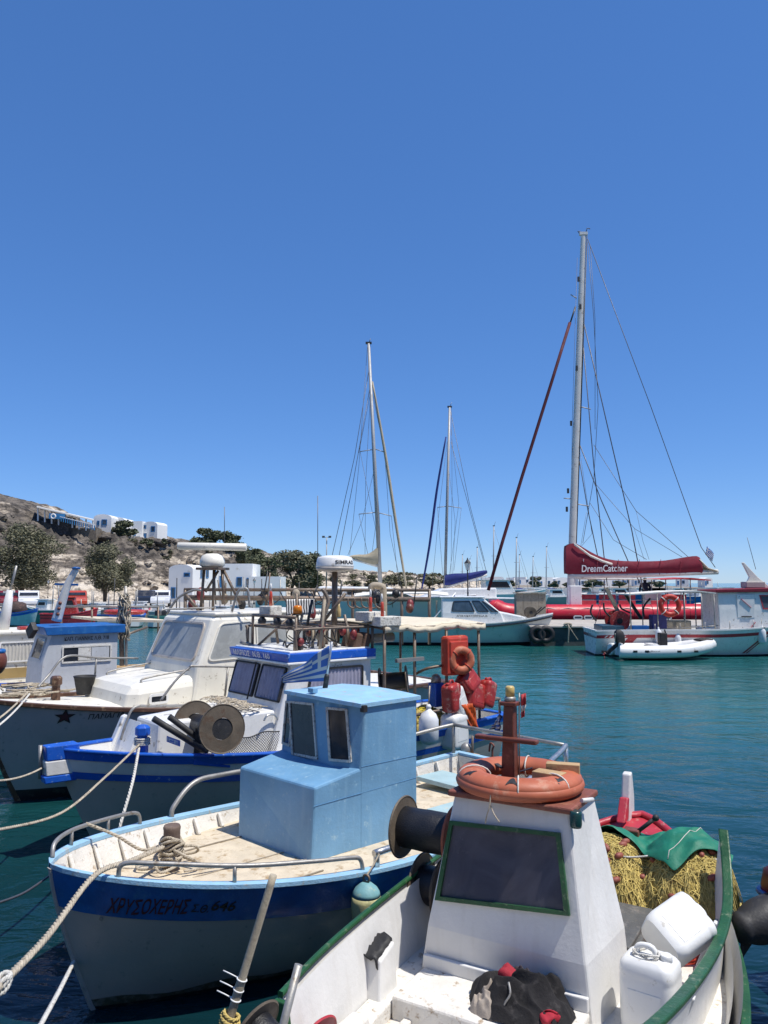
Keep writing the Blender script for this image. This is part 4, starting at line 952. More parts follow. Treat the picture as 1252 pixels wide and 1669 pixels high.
def cloth_heap(name, label, c, r, m, seed, nx=60, ny=60, fold=1.0, cat='jacket', rz=0):
    root = thing(name, label, cat, A.w(*c), A.ang + rz); rows = []
    for i in range(nx + 1):
        row = []
        for j in range(ny + 1):
            u, v = 2 * i / nx - 1, 2 * j / ny - 1
            w1 = mnoise.noise(V((u * 1.3 + seed, v * 1.3, 0))); w2 = mnoise.noise(V((u * 1.3, v * 1.3 + seed, 5)))
            edge = 1 + .22 * mnoise.noise(V((math.atan2(v, u) * 1.4, seed, 2))); rr2 = math.hypot(u, v) / edge
            body = max(0, 1 - rr2 ** 2.6) ** .7
            f1 = abs(math.sin(3.4 * (u * .8 + v * .6) + 4.5 * w1 + seed)); f2 = abs(math.sin(4.4 * (v - .5 * u) + 5 * w2)); lump = .75 + .5 * mnoise.noise(V((u * 1.8, v * 1.8, seed)))
            h = body * (lump * .72 + fold * (.30 * (1 - f1) + .20 * (1 - f2) ** 1.5)) + .02 * (1 - f1)
            row.append(V((u * r[0] * 1.1 + .10 * r[0] * w1 * body, v * r[1] * 1.1 + .10 * r[1] * w2 * body, max(.003, h * r[2]) if rr2 < 1.05 else -.02)))
        rows.append(row)
    MB().sheet(rows).build('cloth', m, root, sub=1); return root
cl = A.L(843, 1625, z=.78)
jk = cloth_heap('jacket', 'crumpled black jacket with red lining on the bench below the window', (.60, cl.y + .02, .735), (.19, .26, .20), m_cloth, 3)
cq = A.L(782, 1655, z=.78); cloth_heap('rag', 'beige rag tucked under the left end of the black jacket', (.70, cq.y + .0, .735), (.10, .10, .13), m_clbeige, 8, 40, 40, 1.0, 'rag')
cg = A.L(845, 1588, z=.9); cloth_heap('sweater', 'dark grey sweater behind the crumpled black jacket', (.53, cg.y, .735), (.07, .14, .19), m_clgrey, 15, 40, 40, .9, 'sweater')
for i, (u, v, rr) in enumerate(((828, 1592, (.04, .06, .04)), (872, 1596, (.03, .03, .035)))):
    p = A.L(u, v, x=.58); mb = MB().ball((p.x - .60, p.y - (cl.y + .02), p.z - .735), rr, 12, 8); mb.v = [q * (1 + .25 * mnoise.noise(q * 18)) for q in mb.v]; mb.build('red_lining', m_clred, jk)
p = A.L(895, 1655, x=.72); mb = MB().ball((p.x - .60, p.y - (cl.y + .02), .05), (.05, .05, .035), 16, 10); mb.v = [q * (1 + .3 * mnoise.noise(q * 22)) for q in mb.v]; mb.build('red_cuff', m_clred, jk)
zp = MB().tube(spl([(.12, -.02, .17), (.15, .0, .13), (.165, -.02, .09), (.16, -.04, .05)], 5), .006, 5).build('zip', m_galv, jk)
# ================================================================ BOAT B: blue boat, left foreground
B = Fr(-.48, 7.18, -.74, -.673)
HB = Hull(5.05, 2.30, 1.04, .80, .95, keel=-.45, rake=.52, bt=.70, tm=.52, pb=1.15, pm=.36, pw=2.3, pe=.66, x0=-.055)
bo = boat('fishing_boat', 'blue wooden fishing boat with light blue cabin and bare worn foredeck', B)
bandk = lambda t: HB.k_at(t, HB.zsh(t) - .262)
HB.band(0, lambda t: HB.k_at(t, .03 + .05 * t), 4).build('bottom', m_antifoul, bo)
HB.band(lambda t: HB.k_at(t, .03 + .05 * t), bandk, 5).build('hull_side', m_hullgrey, bo)
HB.band(lambda t: HB.k_at(t, .025 + .05 * t), lambda t: HB.k_at(t, .075 + .05 * t + .02 * math.sin(t * 40)), 1, off=.003).build('waterline_weed', m_weed, bo)
HB.band(bandk, 1.0, 4, off=.006).build('blue_strake', m_dblue, bo)
HB.rail(.085, .035, .02, -.004).build('gunwale_cap', m_lblue2, bo, bevel=.01)
HB.stem(.045, .012, .0).build('stem', m_hullgrey, bo, bevel=.012)
zdB = .70
HB.deck(lambda t: max(zdB, HB.zsh(t) - .19), .06).build('deck', m_deckB, bo)
HB.inner(lambda t: max(zdB, HB.zsh(t) - .19), .06).build('inner_planking', m_worn, bo)
rb = None
for i in range(17):
    t = .05 + .055 * i; zr = max(zdB, HB.zsh(t) - .19)
    for sd in (1, -1):
        p = HB.S(t, 1, sd); q = HB.S(t, HB.k_at(t, zr), sd); i1 = V((p.x, p.y - sd * .085, p.z - .01)); i0 = V((q.x, q.y - sd * .085, q.z)); 
        MB().bar(i0 - V((0, sd * .02, 0)), i1, .03, .04, up=(0, 1, 0)).build('rib', m_worn, bo, bevel=.008)
MB().bar((2.2, -.35, zdB + .02), (2.22, .30, zdB + .02), .012, .02).build('deck_seam', m_wood, bo)
for yy in (-.55, .05, .6): MB().bar((2.0 - abs(yy) * .6, yy, zdB + .021), (.55, yy, zdB + .021), .012, .008).build('deck_seam', m_wood, bo)
# cabin
y0, y1 = -.72, .40
low = MB()
fl0, fr0, fl1, fr1 = V((.60, -.60, zdB)), V((.52, .396, zdB)), V((.53, -.70, 1.30)), V((.49, .396, 1.31))
low.hexa([V((-.12, -.66, zdB)), V((-.12, .396, zdB)), fr0, fl0, V((-.12, y0, 1.42)), V((-.12, .396, 1.40)), fr1, fl1]).build('cabin_trunk', m_lblue, bo, bevel=.02)
up = MB(); rows = []
FA = [(-.70, y1), (-.01, y1), (.09, .12), (.09, -.44), (.05, y0), (-.70, y0)]        # bowed front, three facets
for z, k in ((zdB, 0), (1.38, 0), (1.93, -.055)):
    rows.append([V((x + (k if x > -.5 else 0), y, z)) for x, y in FA])
up.sheet(rows, False, True).build('cabin', m_lblue, bo, bevel=.015)
rr = []
for i in range(7):
    s = i / 6; row = []
    for j in range(9):
        q = j / 8; x = -.73 + (.83 - .09 * abs(2 * q - 1) ** 2) * s - .0; row.append(V((x, y0 - .025 + (y1 - y0 + .05) * q, 1.945 + .035 * (1 - (2 * q - 1) ** 2) * (1 - .4 * abs(2 * s - 1)))))
    rr.append(row)
MB().slab(rr, (0, 0, -.035)).build('roof', m_lblue2, bo, bevel=.008)
def facet(k, u, v):                                # pixel on facet k of the upper front
    (xa, ya), (xb, yb) = FA[k], FA[k + 1]; p = V((0, 0, 1.65)); y = (ya + yb) / 2
    for _ in range(8):
        x = xa + (xb - xa) * (y - ya) / (yb - ya) - .055 * max(0, p.z - 1.38) / .55; p = B.L(u, v, x=x); y = p.y
    return p
m_wframe = mat('peeling_white_frame', (.55, .52, .47), .6, .12, 9, (.12, .08, .05), .35, 30, .2, 60)
for k, q in ((1, ((532, 1152), (567, 1155), (574, 1243), (537, 1240))), (2, ((472, 1142), (512, 1146), (519, 1238), (477, 1230)))):
    window(bo, [facet(k, *p) for p in q], .022, m_wframe, m_darkglass, .01, .016, .004)
fw3 = lambda y, z: V((.09 - .04 * (-.44 - y) / .28 - .055 * (z - 1.38) / .55, y, z))
window(bo, [fw3(-.70, 1.85), fw3(-.535, 1.85), fw3(-.535, 1.44), fw3(-.70, 1.44)], .022, m_wframe, m_darkglass, .01, .016, .004)
m_seam = mat('darker_blue_seam_paint', (.12, .28, .46), .6, .15, 8, None, 0, 5, 0, 9)  # board joints drawn as thin strips of slightly darker blue
MB().bar((-.70, .4015, 1.20), (.50, .398, 1.16), .004, .003).build('board_seam', m_seam, bo)
MB().bar((-.70, .4015, 1.40), (-.02, .4015, 1.40), .004, .003).build('board_seam', m_seam, bo)
MB().box(B.L(593, 1155, y=.43), (.05, .05, .06)).build('side_lamp', m_black, bo, bevel=.006)
MB().box(B.L(510, 1125, z=2.0), (.06, .08, .045)).build('roof_lamp_box', m_lblue, bo, bevel=.006)
# rails
def gun(t, sd, dz=0, ins=.03): p = HB.S(t, 1, sd); return V((p.x, p.y - sd * ins, p.z + .03 + dz))
def rail(name, pts, r=.016, posts=(), m=m_galv):
    path = spl(pts, 6); o = MB().tube(path, r, 10).build(name, m, bo)
    for p, q in posts: MB().tube([p, q], r * .9, 8).build('rail_post', m, o)
h = .11
rail('bow_rail', [gun(.012, -1), gun(.02, -1, h * .8), gun(.06, -1, h), gun(.12, -1, h), gun(.18, -1, h), gun(.205, -1, h * .8), gun(.21, -1, 0)], .016, [(gun(.06, -1), gun(.06, -1, h)), (gun(.14, -1), gun(.14, -1, h))])
rail('bow_rail', [gun(.06, 1), gun(.065, 1, h * .8), gun(.10, 1, h), gun(.2, 1, h), gun(.3, 1, h), gun(.36, 1, h * .9), gun(.375, 1, h * .7), gun(.38, 1, 0)], .016, [(gun(.19, 1), gun(.19, 1, h))])
rail('side_rail', [gun(.28, -1), gun(.285, -1, .09), gun(.33, -1, .27), gun(.40, -1, .30), gun(.55, -1, .30), gun(.75, -1, .30), gun(.93, -1, .33), gun(.985, -1, .33)], .023, [(gun(.5, -1), gun(.5, -1, .3)), (gun(.74, -1), gun(.74, -1, .3)), (gun(.985, -1), gun(.985, -1, .33))])
rail('side_rail', [gun(.40, 1, .10), gun(.55, 1, .16), gun(.75, 1, .24), gun(.93, 1, .31), gun(.985, 1, .33)], .027, [(gun(.405, 1), gun(.405, 1, .11)), (gun(.62, 1), gun(.62, 1, .19)), (gun(.85, 1), gun(.85, 1, .28)), (gun(.985, 1), gun(.985, 1, .33))], m_steel)
rail('stern_rail', [gun(.985, 1, .33), gun(.985, -1, .33)], .02)
# deck fittings
bx, by = B.L(279, 1410, z=zdB + .06).x, B.L(279, 1410, z=zdB + .06).y
bol = MB().lathe([(.085, 0), (.075, .05), (.068, .12), (.066, .27), (.07, .29), (.062, .31)], (bx, by, zdB + .06), n=14).build('mooring_post', mat('weathered_post', (.13, .09, .07), .8, .25, 6, (.25, .2, .15), .3, 10, .4, 30), bo)
MB().box((-1.55, .45, zdB + .04), (.80, .75, .04)).build('deck_hatch', m_panelblue, bo, bevel=.006)
MB().box((-2.02, -.42, zdB + .10), (.42, .62, .05)).build('deck_hatch', m_panelblue, bo, bevel=.006)
c = B.L(766, 1262, z=zdB); MB().box((c.x, c.y, zdB + .12), (.16, .20, .24)).build('stern_bitt', m_timber, bo, bevel=.008)
MB().tube([(c.x, c.y + .04, zdB + .2), (c.x, c.y + .05, zdB + .46)], .015, 8).build('bitt_pin', m_pipe, bo)
MB().ball((c.x + .02, c.y - .04, zdB + .29), (.07, .07, .08), 12, 8).build('stern_pulley', m_galv, bo)
hk = B.L(803, 1245, z=.80); MB().tube(spl([hk, hk + V((0, 0, .16)), hk + V((0, .02, .22)), hk + V((0, -.03, .24)), hk + V((0, -.05, .14))], 5), .013, 6).build('iron_hook', m_rustroof, bo)
MB().bar(HB.S(1, 1) + V((.25, -.25, .05)), HB.S(1, 1) + V((.22, -.9, .05)), .10, .03).build('stern_plank', m_wood, bo)
# name on the bow: hand painted Greek letters
for txt, m, u0, u1, v0, hgt in (('ΧΡΥΣΟΧΕΡΗΣ', m_letterr, 160, 298, 1491, .118), ('Σ.Θ.', m_letter, 304, 332, 1488, .062), ('646', m_letter, 337, 376, 1486, .080)):
    def locate(u, v):
        best = None
        for i in range(400):
            t = .02 + .5 * i / 400; p = HB.S(t, 1); L_ = B.L(u, v, x=p.x)
            k = HB.k_at(t, L_.z); s = HB.S(t, k); 
            if best is None or abs(s.y - L_.y) < best[0]: best = (abs(s.y - L_.y), s)
        return best[1]
    pa, pb = locate(u0, v0), locate(u1, v0)
    lettering(bo, txt, m, HB.text_fn(pa.x, pa.z, .012, 1, (pb.z - pa.z) / max(.01, pa.x - pb.x)), abs(pa.x - pb.x), hgt, .014, .1, hand=.10)
mfad = mat('scuffed_bare_patch', (.33, .37, .40), .7, .3, 20, (.05, .12, .28), .5, 16, .1, 40)
lettering(bo, 'ΧΡΥΣ', mfad, HB.text_fn(-.05, .66, .008), .36, .07, .02, hand=.25)
# flag on the cabin roof
fp = B.L(530, 1122, z=1.965); fl = thing('greek_flag', 'blue and white striped flag flying from the blue cabin roof', 'flag', B.w(fp), B.ang)
tip = B.L(541, 1046, x=fp.x) - fp
MB().tube([(0, 0, 0), tip], .012, 8).build('staff', m_steel, fl)
MB().lathe([(.026, 0), (.026, .12), (.02, .14)], (0, 0, 0), tip, 12).build('staff_socket', m_black, fl)
f1 = B.L(537, 1052, x=fp.x) - fp; f2 = B.L(463, 1102, x=fp.x + .06) - fp; f3 = B.L(534, 1110, x=fp.x) - fp
uv_sheet('cloth', flag_rows(f1, f2 - f1, f3 - f1, .035, 1.3, taper=.80), flag_mat(), fl)
# fender buoy
bp = B.L(597, 1472, y=1.16); pt = gun(.405, 1, .10); by_ = thing('fender_buoy', 'egg-shaped teal and yellow fender hanging on a rope from the blue boat', 'fender', B.w(bp.x, bp.y, bp.z - .15), B.ang)
m_teal = mat('bleached_teal_buoy', (.17, .36, .38), .6, .15, 8, (.35, .42, .3), .2, 14, .1, 50); m_yel = mat('stained_yellow_buoy', (.50, .46, .22), .65, .2, 8, (.2, .22, .1), .3, 14, .15, 50)
MB().lathe([(.02, -.03), (.075, .0), (.105, .05), (.112, .11), (.112, .17), (.107, .205)], (0, 0, 0), n=24).build('lower_body', m_yel, by_)
MB().lathe([(.107, .205), (.100, .232), (.082, .26), (.045, .29), (.028, .30)], (0, 0, 0), n=24).build('upper_body', m_teal, by_)
ring_tube((0, 0, .325), (1, .3, 0), .026, .009, 20, 8).build('eye', m_pipe, by_)
lp = pt - V((bp.x, bp.y, bp.z - .15)); mb = MB(); strands(mb, [(0, 0, .34), lp * .5 + V((.0, .02, .17)), lp + V((0, .03, 0))], .008, .04, 3, 4); mb.build('lanyard', m_rope, by_)
# ropes round the mooring post
mb = MB(); pts = []
for i in range(110): t = i * .42; pts.append(B.w(bx + (.084 + .012 * math.sin(i * .7)) * math.cos(t), by + (.084 + .012 * math.sin(i * .7)) * math.sin(t), zdB + .12 + .16 * (i / 110) + .02 * math.sin(i * .9)))
strands(mb, pts, .013, .06, 3, 5)
for k in range(5):
    a0 = k * 1.3; strands(mb, spl([B.w(bx + .09 * math.cos(a0), by + .09 * math.sin(a0), zdB + .20), B.w(bx + .2 * math.cos(a0 + .4), by + .2 * math.sin(a0 + .4), zdB + .17), B.w(bx + .27 * math.cos(a0 + .9), by + .2 * math.sin(a0 + .9), zdB + .085), B.w(bx + .1 * math.cos(a0 + 2), by + .12 * math.sin(a0 + 2), zdB + .10)], 6), .012, .06, 3, 5)
tag(mb.build('rope_coil', m_rope), 'brown rope wound round the mooring post on the bare foredeck', 'rope')
def W_(u, v, **k): return B.w(B.L(u, v, **k))
post = B.w(bx + .05, by, zdB + .22)
rope('thick twisted mooring rope from the bow of the blue boat to the lower left', spl([post, W_(215, 1402, z=1.02), W_(155, 1426, z=1.13), at(78, 1525, 4.2), at(0, 1606, 3.4), at(-60, 1665, 2.9)], 10), .019)
kn = at(4, 1603, 3.42); mb = MB()
for k in range(3): strands(mb, [kn + V((.028 * math.cos(t * .6 + k), .03 * math.sin(t * .6 + k), .03 * math.sin(t * .6 + k * 2))) for t in range(14)], .012, .05, 3, 5)
tag(mb.build('rope_knot', m_ropew), 'knot in the thick mooring rope at the lower left edge', 'knot')
rope('slack line from the rail to the mooring post on the foredeck', spl([W_(140, 1342, z=1.12), W_(190, 1362, z=1.02), W_(232, 1385, z=.90), post], 8), .013)
rope('thin loose line lying across the foredeck towards the near rail', spl([W_(300, 1420, z=zdB + .07), W_(360, 1412, z=zdB + .05), W_(430, 1408, z=zdB + .03), W_(500, 1402, z=zdB + .03)], 6), .010)
rope('white speckled rope dropping from the blue bow to the lower left corner', spl([at(165, 1485, 6.6), at(128, 1553, 5.9), at(97, 1614, 4.7), at(58, 1685, 3.9)], 8), .014, m_ropew)
rope('thin dark line sagging left from the stem of the blue boat', spl([W_(84, 1425, z=.88), at(40, 1455, 5.2), at(-10, 1474, 4.8)], 8), .008, m_wire, False)
m_redcan0 = mat('dull_red_plastic', (.22, .03, .03), .5, .2, 5, None, 0, 5, 0, 9)
# ================================================================ BOAT C: white boat with blue striped bow
C = Fr(-1.3, 10.65, -.77, -.64)
HC = Hull(6.45, 2.30, 1.16, .95, .97, keel=-.45, rake=.75, bt=.78, tm=.5, pb=.95, pm=.36, pw=1.9, pe=.85, x0=-.2)
c_ = boat('fishing_boat', 'white fishing boat with blue and white striped bow, curtained cabin and cream awning', C)
kz = lambda d: (lambda t: HC.k_at(t, HC.zsh(t) - d))
HC.band(0, lambda t: HC.k_at(t, .08), 4).build('bottom', m_antifoul, c_)
HC.band(lambda t: HC.k_at(t, .08), kz(.31), 5).build('hull_side', m_hullgrey, c_)
HC.band(lambda t: HC.k_at(t, .075), lambda t: HC.k_at(t, .14 + .02 * math.sin(t * 37)), 1, off=.003).build('waterline_weed', m_weed, c_)
HC.band(kz(.31), kz(.23), 2, off=.012).build('lower_blue_strake', m_rblue, c_)
HC.band(kz(.23), kz(.09), 2, off=.004).build('white_strake', m_white, c_)
HC.band(kz(.09), 1.0, 2, off=.014).build('upper_blue_strake', m_rblue, c_)
HC.rail(.10, .03, .03, -.002).build('gunwale_cap', m_rblue, c_, bevel=.01)
HC.deck(.80, .06).build('deck', m_white, c_)
HC.inner(.80, .06).build('inner_planking', m_white, c_)
# blunt stem block in three painted bands
tip = HC.S(0, 1)
for nm, m, z0, z1 in (('stem_band_top', m_rblue, -.10, .06), ('stem_band_middle', m_white, -.26, -.10), ('stem_band_bottom', m_rblue, -.34, -.26)):
    e = .22 if nm != 'stem_band_bottom' else .24
    MB().hexa([V((tip.x + s * e - .02, tip.y + q * (.10 if s < 0 else .075), tip.z + z0)) for s, q in ((-1, -1), (.6, -1), (.6, 1), (-1, 1))] + [V((tip.x + s * e, tip.y + q * (.10 if s < 0 else .075), tip.z + z1)) for s, q in ((-1, -1), (.6, -1), (.6, 1), (-1, 1))]).build(nm, m, c_, bevel=.012)
MB().tube([(tip.x + .14, -.06, tip.z - .3), (tip.x + .15, -.06, tip.z + .06)], .022, 8).build('stem_pipe', m_galv, c_)
# white foredeck trunk
tz = 1.42
MB().hexa([V(p) for p in ((.6, -.62, .78), (2.02, -.36, .78), (2.02, .32, .78), (.6, .66, .78), (.6, -.60, tz), (1.98, -.34, tz - .05), (1.98, .30, tz - .05), (.6, .64, tz))][0:1] + [V((2.02, -.36, .78)), V((2.02, .32, .78)), V((.6, .66, .78)), V((.6, -.60, tz)), V((1.98, -.34, tz - .05)), V((1.98, .30, tz - .05)), V((.6, .64, tz))]).build('foredeck_trunk', m_white2, c_, bevel=.03)
MB().prism([(2.05, -.55, .85), (2.32, -.55, .85), (2.10, -.55, 1.36), (2.05, -.55, 1.38)], (0, .10, 0)).build('breakwater', m_white2, c_, bevel=.01)
MB().prism([(2.05, -.45, .85), (2.28, -.45, .85), (2.08, -.45, 1.36)], (0, .5, 0)).build('breakwater', m_white2, c_, bevel=.01)
s0 = C.L(273, 1199, x=2.03); s1 = C.L(295, 1217, x=2.03)
MB().add([s0 + V((.008, 0, 0)), V((s0.x + .008, s1.y, s0.z)), V((s1.x + .008, s1.y, s1.z)), V((s1.x + .008, s0.y, s1.z))], [(3, 2, 1, 0)]).build('sticker', m_rblue, c_, fix=False)
lettering(c_, 'ICE', m_letterw, plane_fn((2.04, s0.y + .01, s1.z + .015), (0, 1, 0), (0, 0, 1), .006), (s1.y - s0.y) * .85, (s0.z - s1.z) * .45, .02)
lettering(c_, 'TEXNH', m_letterw, plane_fn((2.04, s0.y + .01, s1.z + (s0.z - s1.z) * .66), (0, 1, 0), (0, 0, 1), .006), (s1.y - s0.y) * .8, (s0.z - s1.z) * .2, .02)
bt_ = C.L(232, 1215, y=.38); MB().lathe([(.07, -.25), (.07, .05), (.055, .06), (.055, .10), (.085, .12), (.085, .20), (.05, .23)], bt_, n=6, sm=False).build('mooring_bitt', m_rblue, c_, bevel=.006)
MB().bar(C.L(315, 1238, y=.72), C.L(375, 1243, y=.82), .10, .10).build('side_plank', m_rblue, c_, bevel=.008)
# cabin
fb, ft_, yb = .74, .40, .70
cab = MB().hexa([V((-.88, -yb, .8)), V((fb, -yb, .8)), V((fb, yb, .8)), V((-.88, yb, .8)), V((-.88, -yb, 2.0)), V((ft_, -yb, 2.0)), V((ft_, yb, 2.0)), V((-.88, yb, 2.0))])
cab.build('cabin', m_white2, c_, bevel=.02)
def cf(y, z, off=0): return V((fb + (ft_ - fb) * (z - .8) / 1.2 + off, y, z))
def pleats(parent, p00, p10, p01, p11, n, amp, nrm):       # gathered curtain
    p00, p10, p01, p11, nrm = map(V, (p00, p10, p01, p11, nrm)); rows = []
    for i in range(9):
        b = i / 8; row = []
        for j in range(n * 6 + 1):
            a_ = j / (n * 6); row.append(p00.lerp(p10, a_).lerp(p01.lerp(p11, a_), b) + nrm * (amp * math.sin(a_ * n * 6.283 + .6 * math.sin(b * 3 + a_ * 9)) * (.5 + .6 * b)))
        rows.append(row)
    return MB().sheet(rows).build('curtain', m_curtain, parent)
for ya, yb2, k in ((-.64, -.02, 8), (.06, .64, 7)):
    w_ = window(c_, [cf(ya, 1.93), cf(yb2, 1.93), cf(yb2, 1.50), cf(ya, 1.50)], .022, m_black, m_clear, .03, .036, .032)
    pleats(w_, cf(ya + .02, 1.91, .016), cf(yb2 - .02, 1.91, .016), cf(ya + .02, 1.515, .016), cf(yb2 - .02, 1.515, .016), k, .016, (1, 0, .25))
w_ = window(c_, [V((.12, .70, 1.90)), V((-.72, .70, 1.90)), V((-.72, .70, 1.50)), V((.20, .70, 1.50))], .022, m_black, m_clear, .03, .036, .032)
pleats(w_, (.10, .717, 1.88), (-.70, .717, 1.88), (.17, .717, 1.52), (-.70, .717, 1.52), 14, .012, (0, 1, 0))
MB().bar((ft_ + .12, 0.02, 1.96), (fb - .12, -.03, 1.48), .01, .02).build('wiper', m_black, c_)
MB().hexa([V(p) for p in ((-.92, -.76, 2.0), (.48, -.75, 2.0), (.48, .75, 2.0), (-.92, .76, 2.0), (-.92, -.76, 2.11), (.51, -.75, 2.11), (.51, .75, 2.11), (-.92, .76, 2.11))]).build('roof_brim', m_rblue, c_, bevel=.012)
MB().box((-.21, 0, 2.118), (1.30, 1.4, .03)).build('roof', m_white2, c_, bevel=.01)
MB().box((-.21, 0, 1.985), (1.42, 1.52, .03)).build('roof_edge', m_white2, c_, bevel=.008)
lettering(c_, 'ΜΑΡΙΟΣ  Ν.Θ. 160', m_letterw, plane_fn((.492, -.62, 2.018), (0, 1, 0), (.27, 0, 1), .008), .95, .078, .015)
MB().tube([C.L(392, 1045, y=-.6), C.L(425, 1058, y=-.5)], .03, 10).build('horn', m_galv, c_)
# net winch on the foredeck
drum(c_, 'net_winch', C.L(318, 1179, x=1.50), C.L(362, 1188, x=1.62), .265, .11, m_drum, m_line, .45, .03)
MB().bar((1.62, .58, .85), (1.60, .60, 1.32), .08, .08).build('winch_stand', m_black, c_)
MB().tube([C.L(250, 1171, y=.55), C.L(338, 1226, y=.66)], .035, 12).build('dark_tube', m_black, c_)
MB().tube([C.L(276, 1168, y=.5), C.L(352, 1226, y=.6)], .035, 12).build('dark_tube', m_black, c_)
MB().tube(spl([C.L(197, 1206, y=-.25), C.L(205, 1180, y=-.25), C.L(219, 1153, y=-.25), C.L(250, 1151, y=-.3), C.L(300, 1150, y=-.4)], 5), .016, 8).build('grab_rail', m_galv, c_)
MB().tube(spl([C.L(430, 1175, y=.68), C.L(436, 1166, y=.68), C.L(448, 1166, y=.68), C.L(455, 1178, y=.68)], 5), .012, 8).build('grab_handle', m_steel, c_)
# radar pole
rp = C.L(545, 1062, y=.05); rx, ry = rp.x, rp.y; rz_ = C.L(545, 930, x=rx).z
MB().tube([(rx, ry, 2.1), (rx, ry, rz_)], .042, 12).build('radar_pole', m_pipe, c_)
rd = MB().lathe([(.10, -.02), (.255, .0), (.27, .02), (.272, .05)], (rx, ry, rz_), n=36).build('radar_base', m_hullgrey, c_)
rdome = MB().lathe([(.272, .05), (.272, .07), (.255, .17), (.235, .195), (.14, .215), (.01, .22)], (rx, ry, rz_), n=36).build('radar_dome', m_white2, c_)
dirc = math.atan2(*( (C.loc((0, 0, 0)) - V((rx, ry, 0))).yx ))     # towards the viewer, in boat axes
def domefn(a_, h):
    t = dirc + .02 + a_ / .268; z = .088 + h; r = .272 - (z - .07) * .17; return V((rx + (r + .004) * math.cos(t), ry + (r + .004) * math.sin(t), rz_ + z))
lettering(rdome, 'SIMRAD', m_letter, domefn, .34, .055, .02)
# rack above the cabin
def T(name, pts, r, m=m_pipe, par=None, n=8): return MB().tube([V(p) for p in pts], r, n).build(name, m, par or c_)
rk = 2.40
for x, y in ((.3, -.6), (.3, .6), (-.9, .7), (-.9, -.7)): T('rack_post', [(x, y, 2.1), (x, y, rk)], .02)
T('rack_rail', spl([(.28, -.62, 2.12), (.3, -.62, 2.36), (.2, -.62, rk), (-.9, -.68, rk)], 6), .018); T('rack_rail', spl([(.28, .62, 2.12), (.3, .62, 2.36), (.2, .62, rk), (-.9, .68, rk)], 6), .018)
for x in (.22, -.1, -.5, -.9): T('rack_bar', [(x, -.66, rk), (x, .66, rk)], .018)
T('rack_brace', [(.2, -.5, 2.12), (-.35, -.35, 2.6)], .018); T('rack_brace', [(-.35, .2, 2.12), (-.35, .35, 2.86)], .024); T('rack_brace', [(-.35, .35, 2.5), (-.55, .55, 2.86)], .022)
T('rack_brace', spl([(-.2, .5, 2.12), (-.2, .52, 2.5), (-.3, .5, 2.75), (-.25, .42, 2.92)], 5), .026)
for k in range(5): T('rack_slat', [(-.15 - .17 * k, .35 + .02 * k, 2.12), (-.15 - .17 * k, .35 + .02 * k, rk)], .022, m_wood)
MB().tube(spl([(-.1, -.3, 2.14), (0, -.1, 2.2), (.1, .1, 2.14), (.15, .3, 2.2), (.05, .5, 2.15)], 5), .012, 6).build('cable', m_black, c_)
# awning over the aft deck
rows = []
for i in range(25):
    x = -.92 - 1.98 * i / 24; row = []
    for j in range(13):
        y = -.95 + 1.90 * j / 12; row.append(V((x, y, 2.40 + .05 * (1 - (y / .95) ** 2) + .012 * math.sin(i * 1.57) * abs(y) + .02 * math.sin(i * .5))))
    rows.append(row)
aw = MB().sheet(rows).build('awning', m_canvas, c_, solid=.008)
val = MB(); 
for sd in (0, 12): val.sheet([[r[sd] + V((0, 0, -.003)) for r in rows], [r[sd] + V((0, .012 * math.sin(i * 2.1), -.085 + .012 * math.sin(i * 3.1))) for i, r in enumerate(rows)]])
val.sheet([rows[-1], [p + V((-.01, 0, -.09 + .01 * math.sin(j * 2))) for j, p in enumerate(rows[-1])]]); val.build('valance', m_canvas, aw, solid=.006)
for x, y in ((-.95, .9), (-1.5, .9), (-2.1, .92), (-2.8, .9), (-.95, -.9), (-1.5, -.9), (-2.1, -.9), (-2.8, -.9)): T('awning_post', [(x, y, .9), (x, y, 2.40)], .022)
for y in (-.93, .93): T('awning_rail', [(-.9, y, 2.375), (-2.9, y, 2.375)], .02)
for x in (-.95, -1.8, -2.85): T('awning_bow', spl([(x, -.93, 2.37), (x, -.4, 2.41), (x, 0, 2.42), (x, .4, 2.41), (x, .93, 2.37)], 4), .016)
# aft deck gear
rq4 = random.Random(41)
for k in range(9): x = rq4.uniform(-.9, .3); y = rq4.uniform(-.6, .65); T('gear_rod', [(x, y, 2.12), (x + rq4.uniform(-.12, .12), y + rq4.uniform(-.12, .12), rq4.uniform(2.5, 2.95))], rq4.choice((.010, .014, .02)), rq4.choice((m_pipe, m_pole, m_wood)))
for k in range(8): x = rq4.uniform(-.9, .25); y = rq4.uniform(-.1, .66); T('hanging_line', spl([(x, y, rk), (x + rq4.uniform(-.1, .1), y, 2.28), (x + rq4.uniform(-.2, .2), y + .05, 2.16), (x + rq4.uniform(-.3, .3), y, 2.3)], 5), .008, m_black, n=5)
for k in range(9): MB().ball((rq4.uniform(-.9, .3), rq4.uniform(-.1, .66), rq4.uniform(2.16, 2.42)), (.05, .05, rq4.uniform(.05, .09)), 10, 7).build('gear_float', rq4.choice((m_brown, m_pole, m_wood, m_redcan0)), c_)
T('lamp_bar', [(.25, -.55, 2.55), (.25, .55, 2.55)], .022); T('lamp_bar', [(.25, -.55, 2.12), (.25, -.55, 2.55)], .02); T('lamp_bar', [(.25, .55, 2.12), (.25, .55, 2.55)], .02)
for y in (-.3, .1, .4): MB().lathe([(.05, 0), (.06, .05), (.03, .09)], (.25, y, 2.44), n=12).build('deck_lamp', m_pole, c_)
for y in (-.55, 0, .5): T('rack_upright', [(-.62, y, 2.12), (-.62, y, 2.42)], .028)
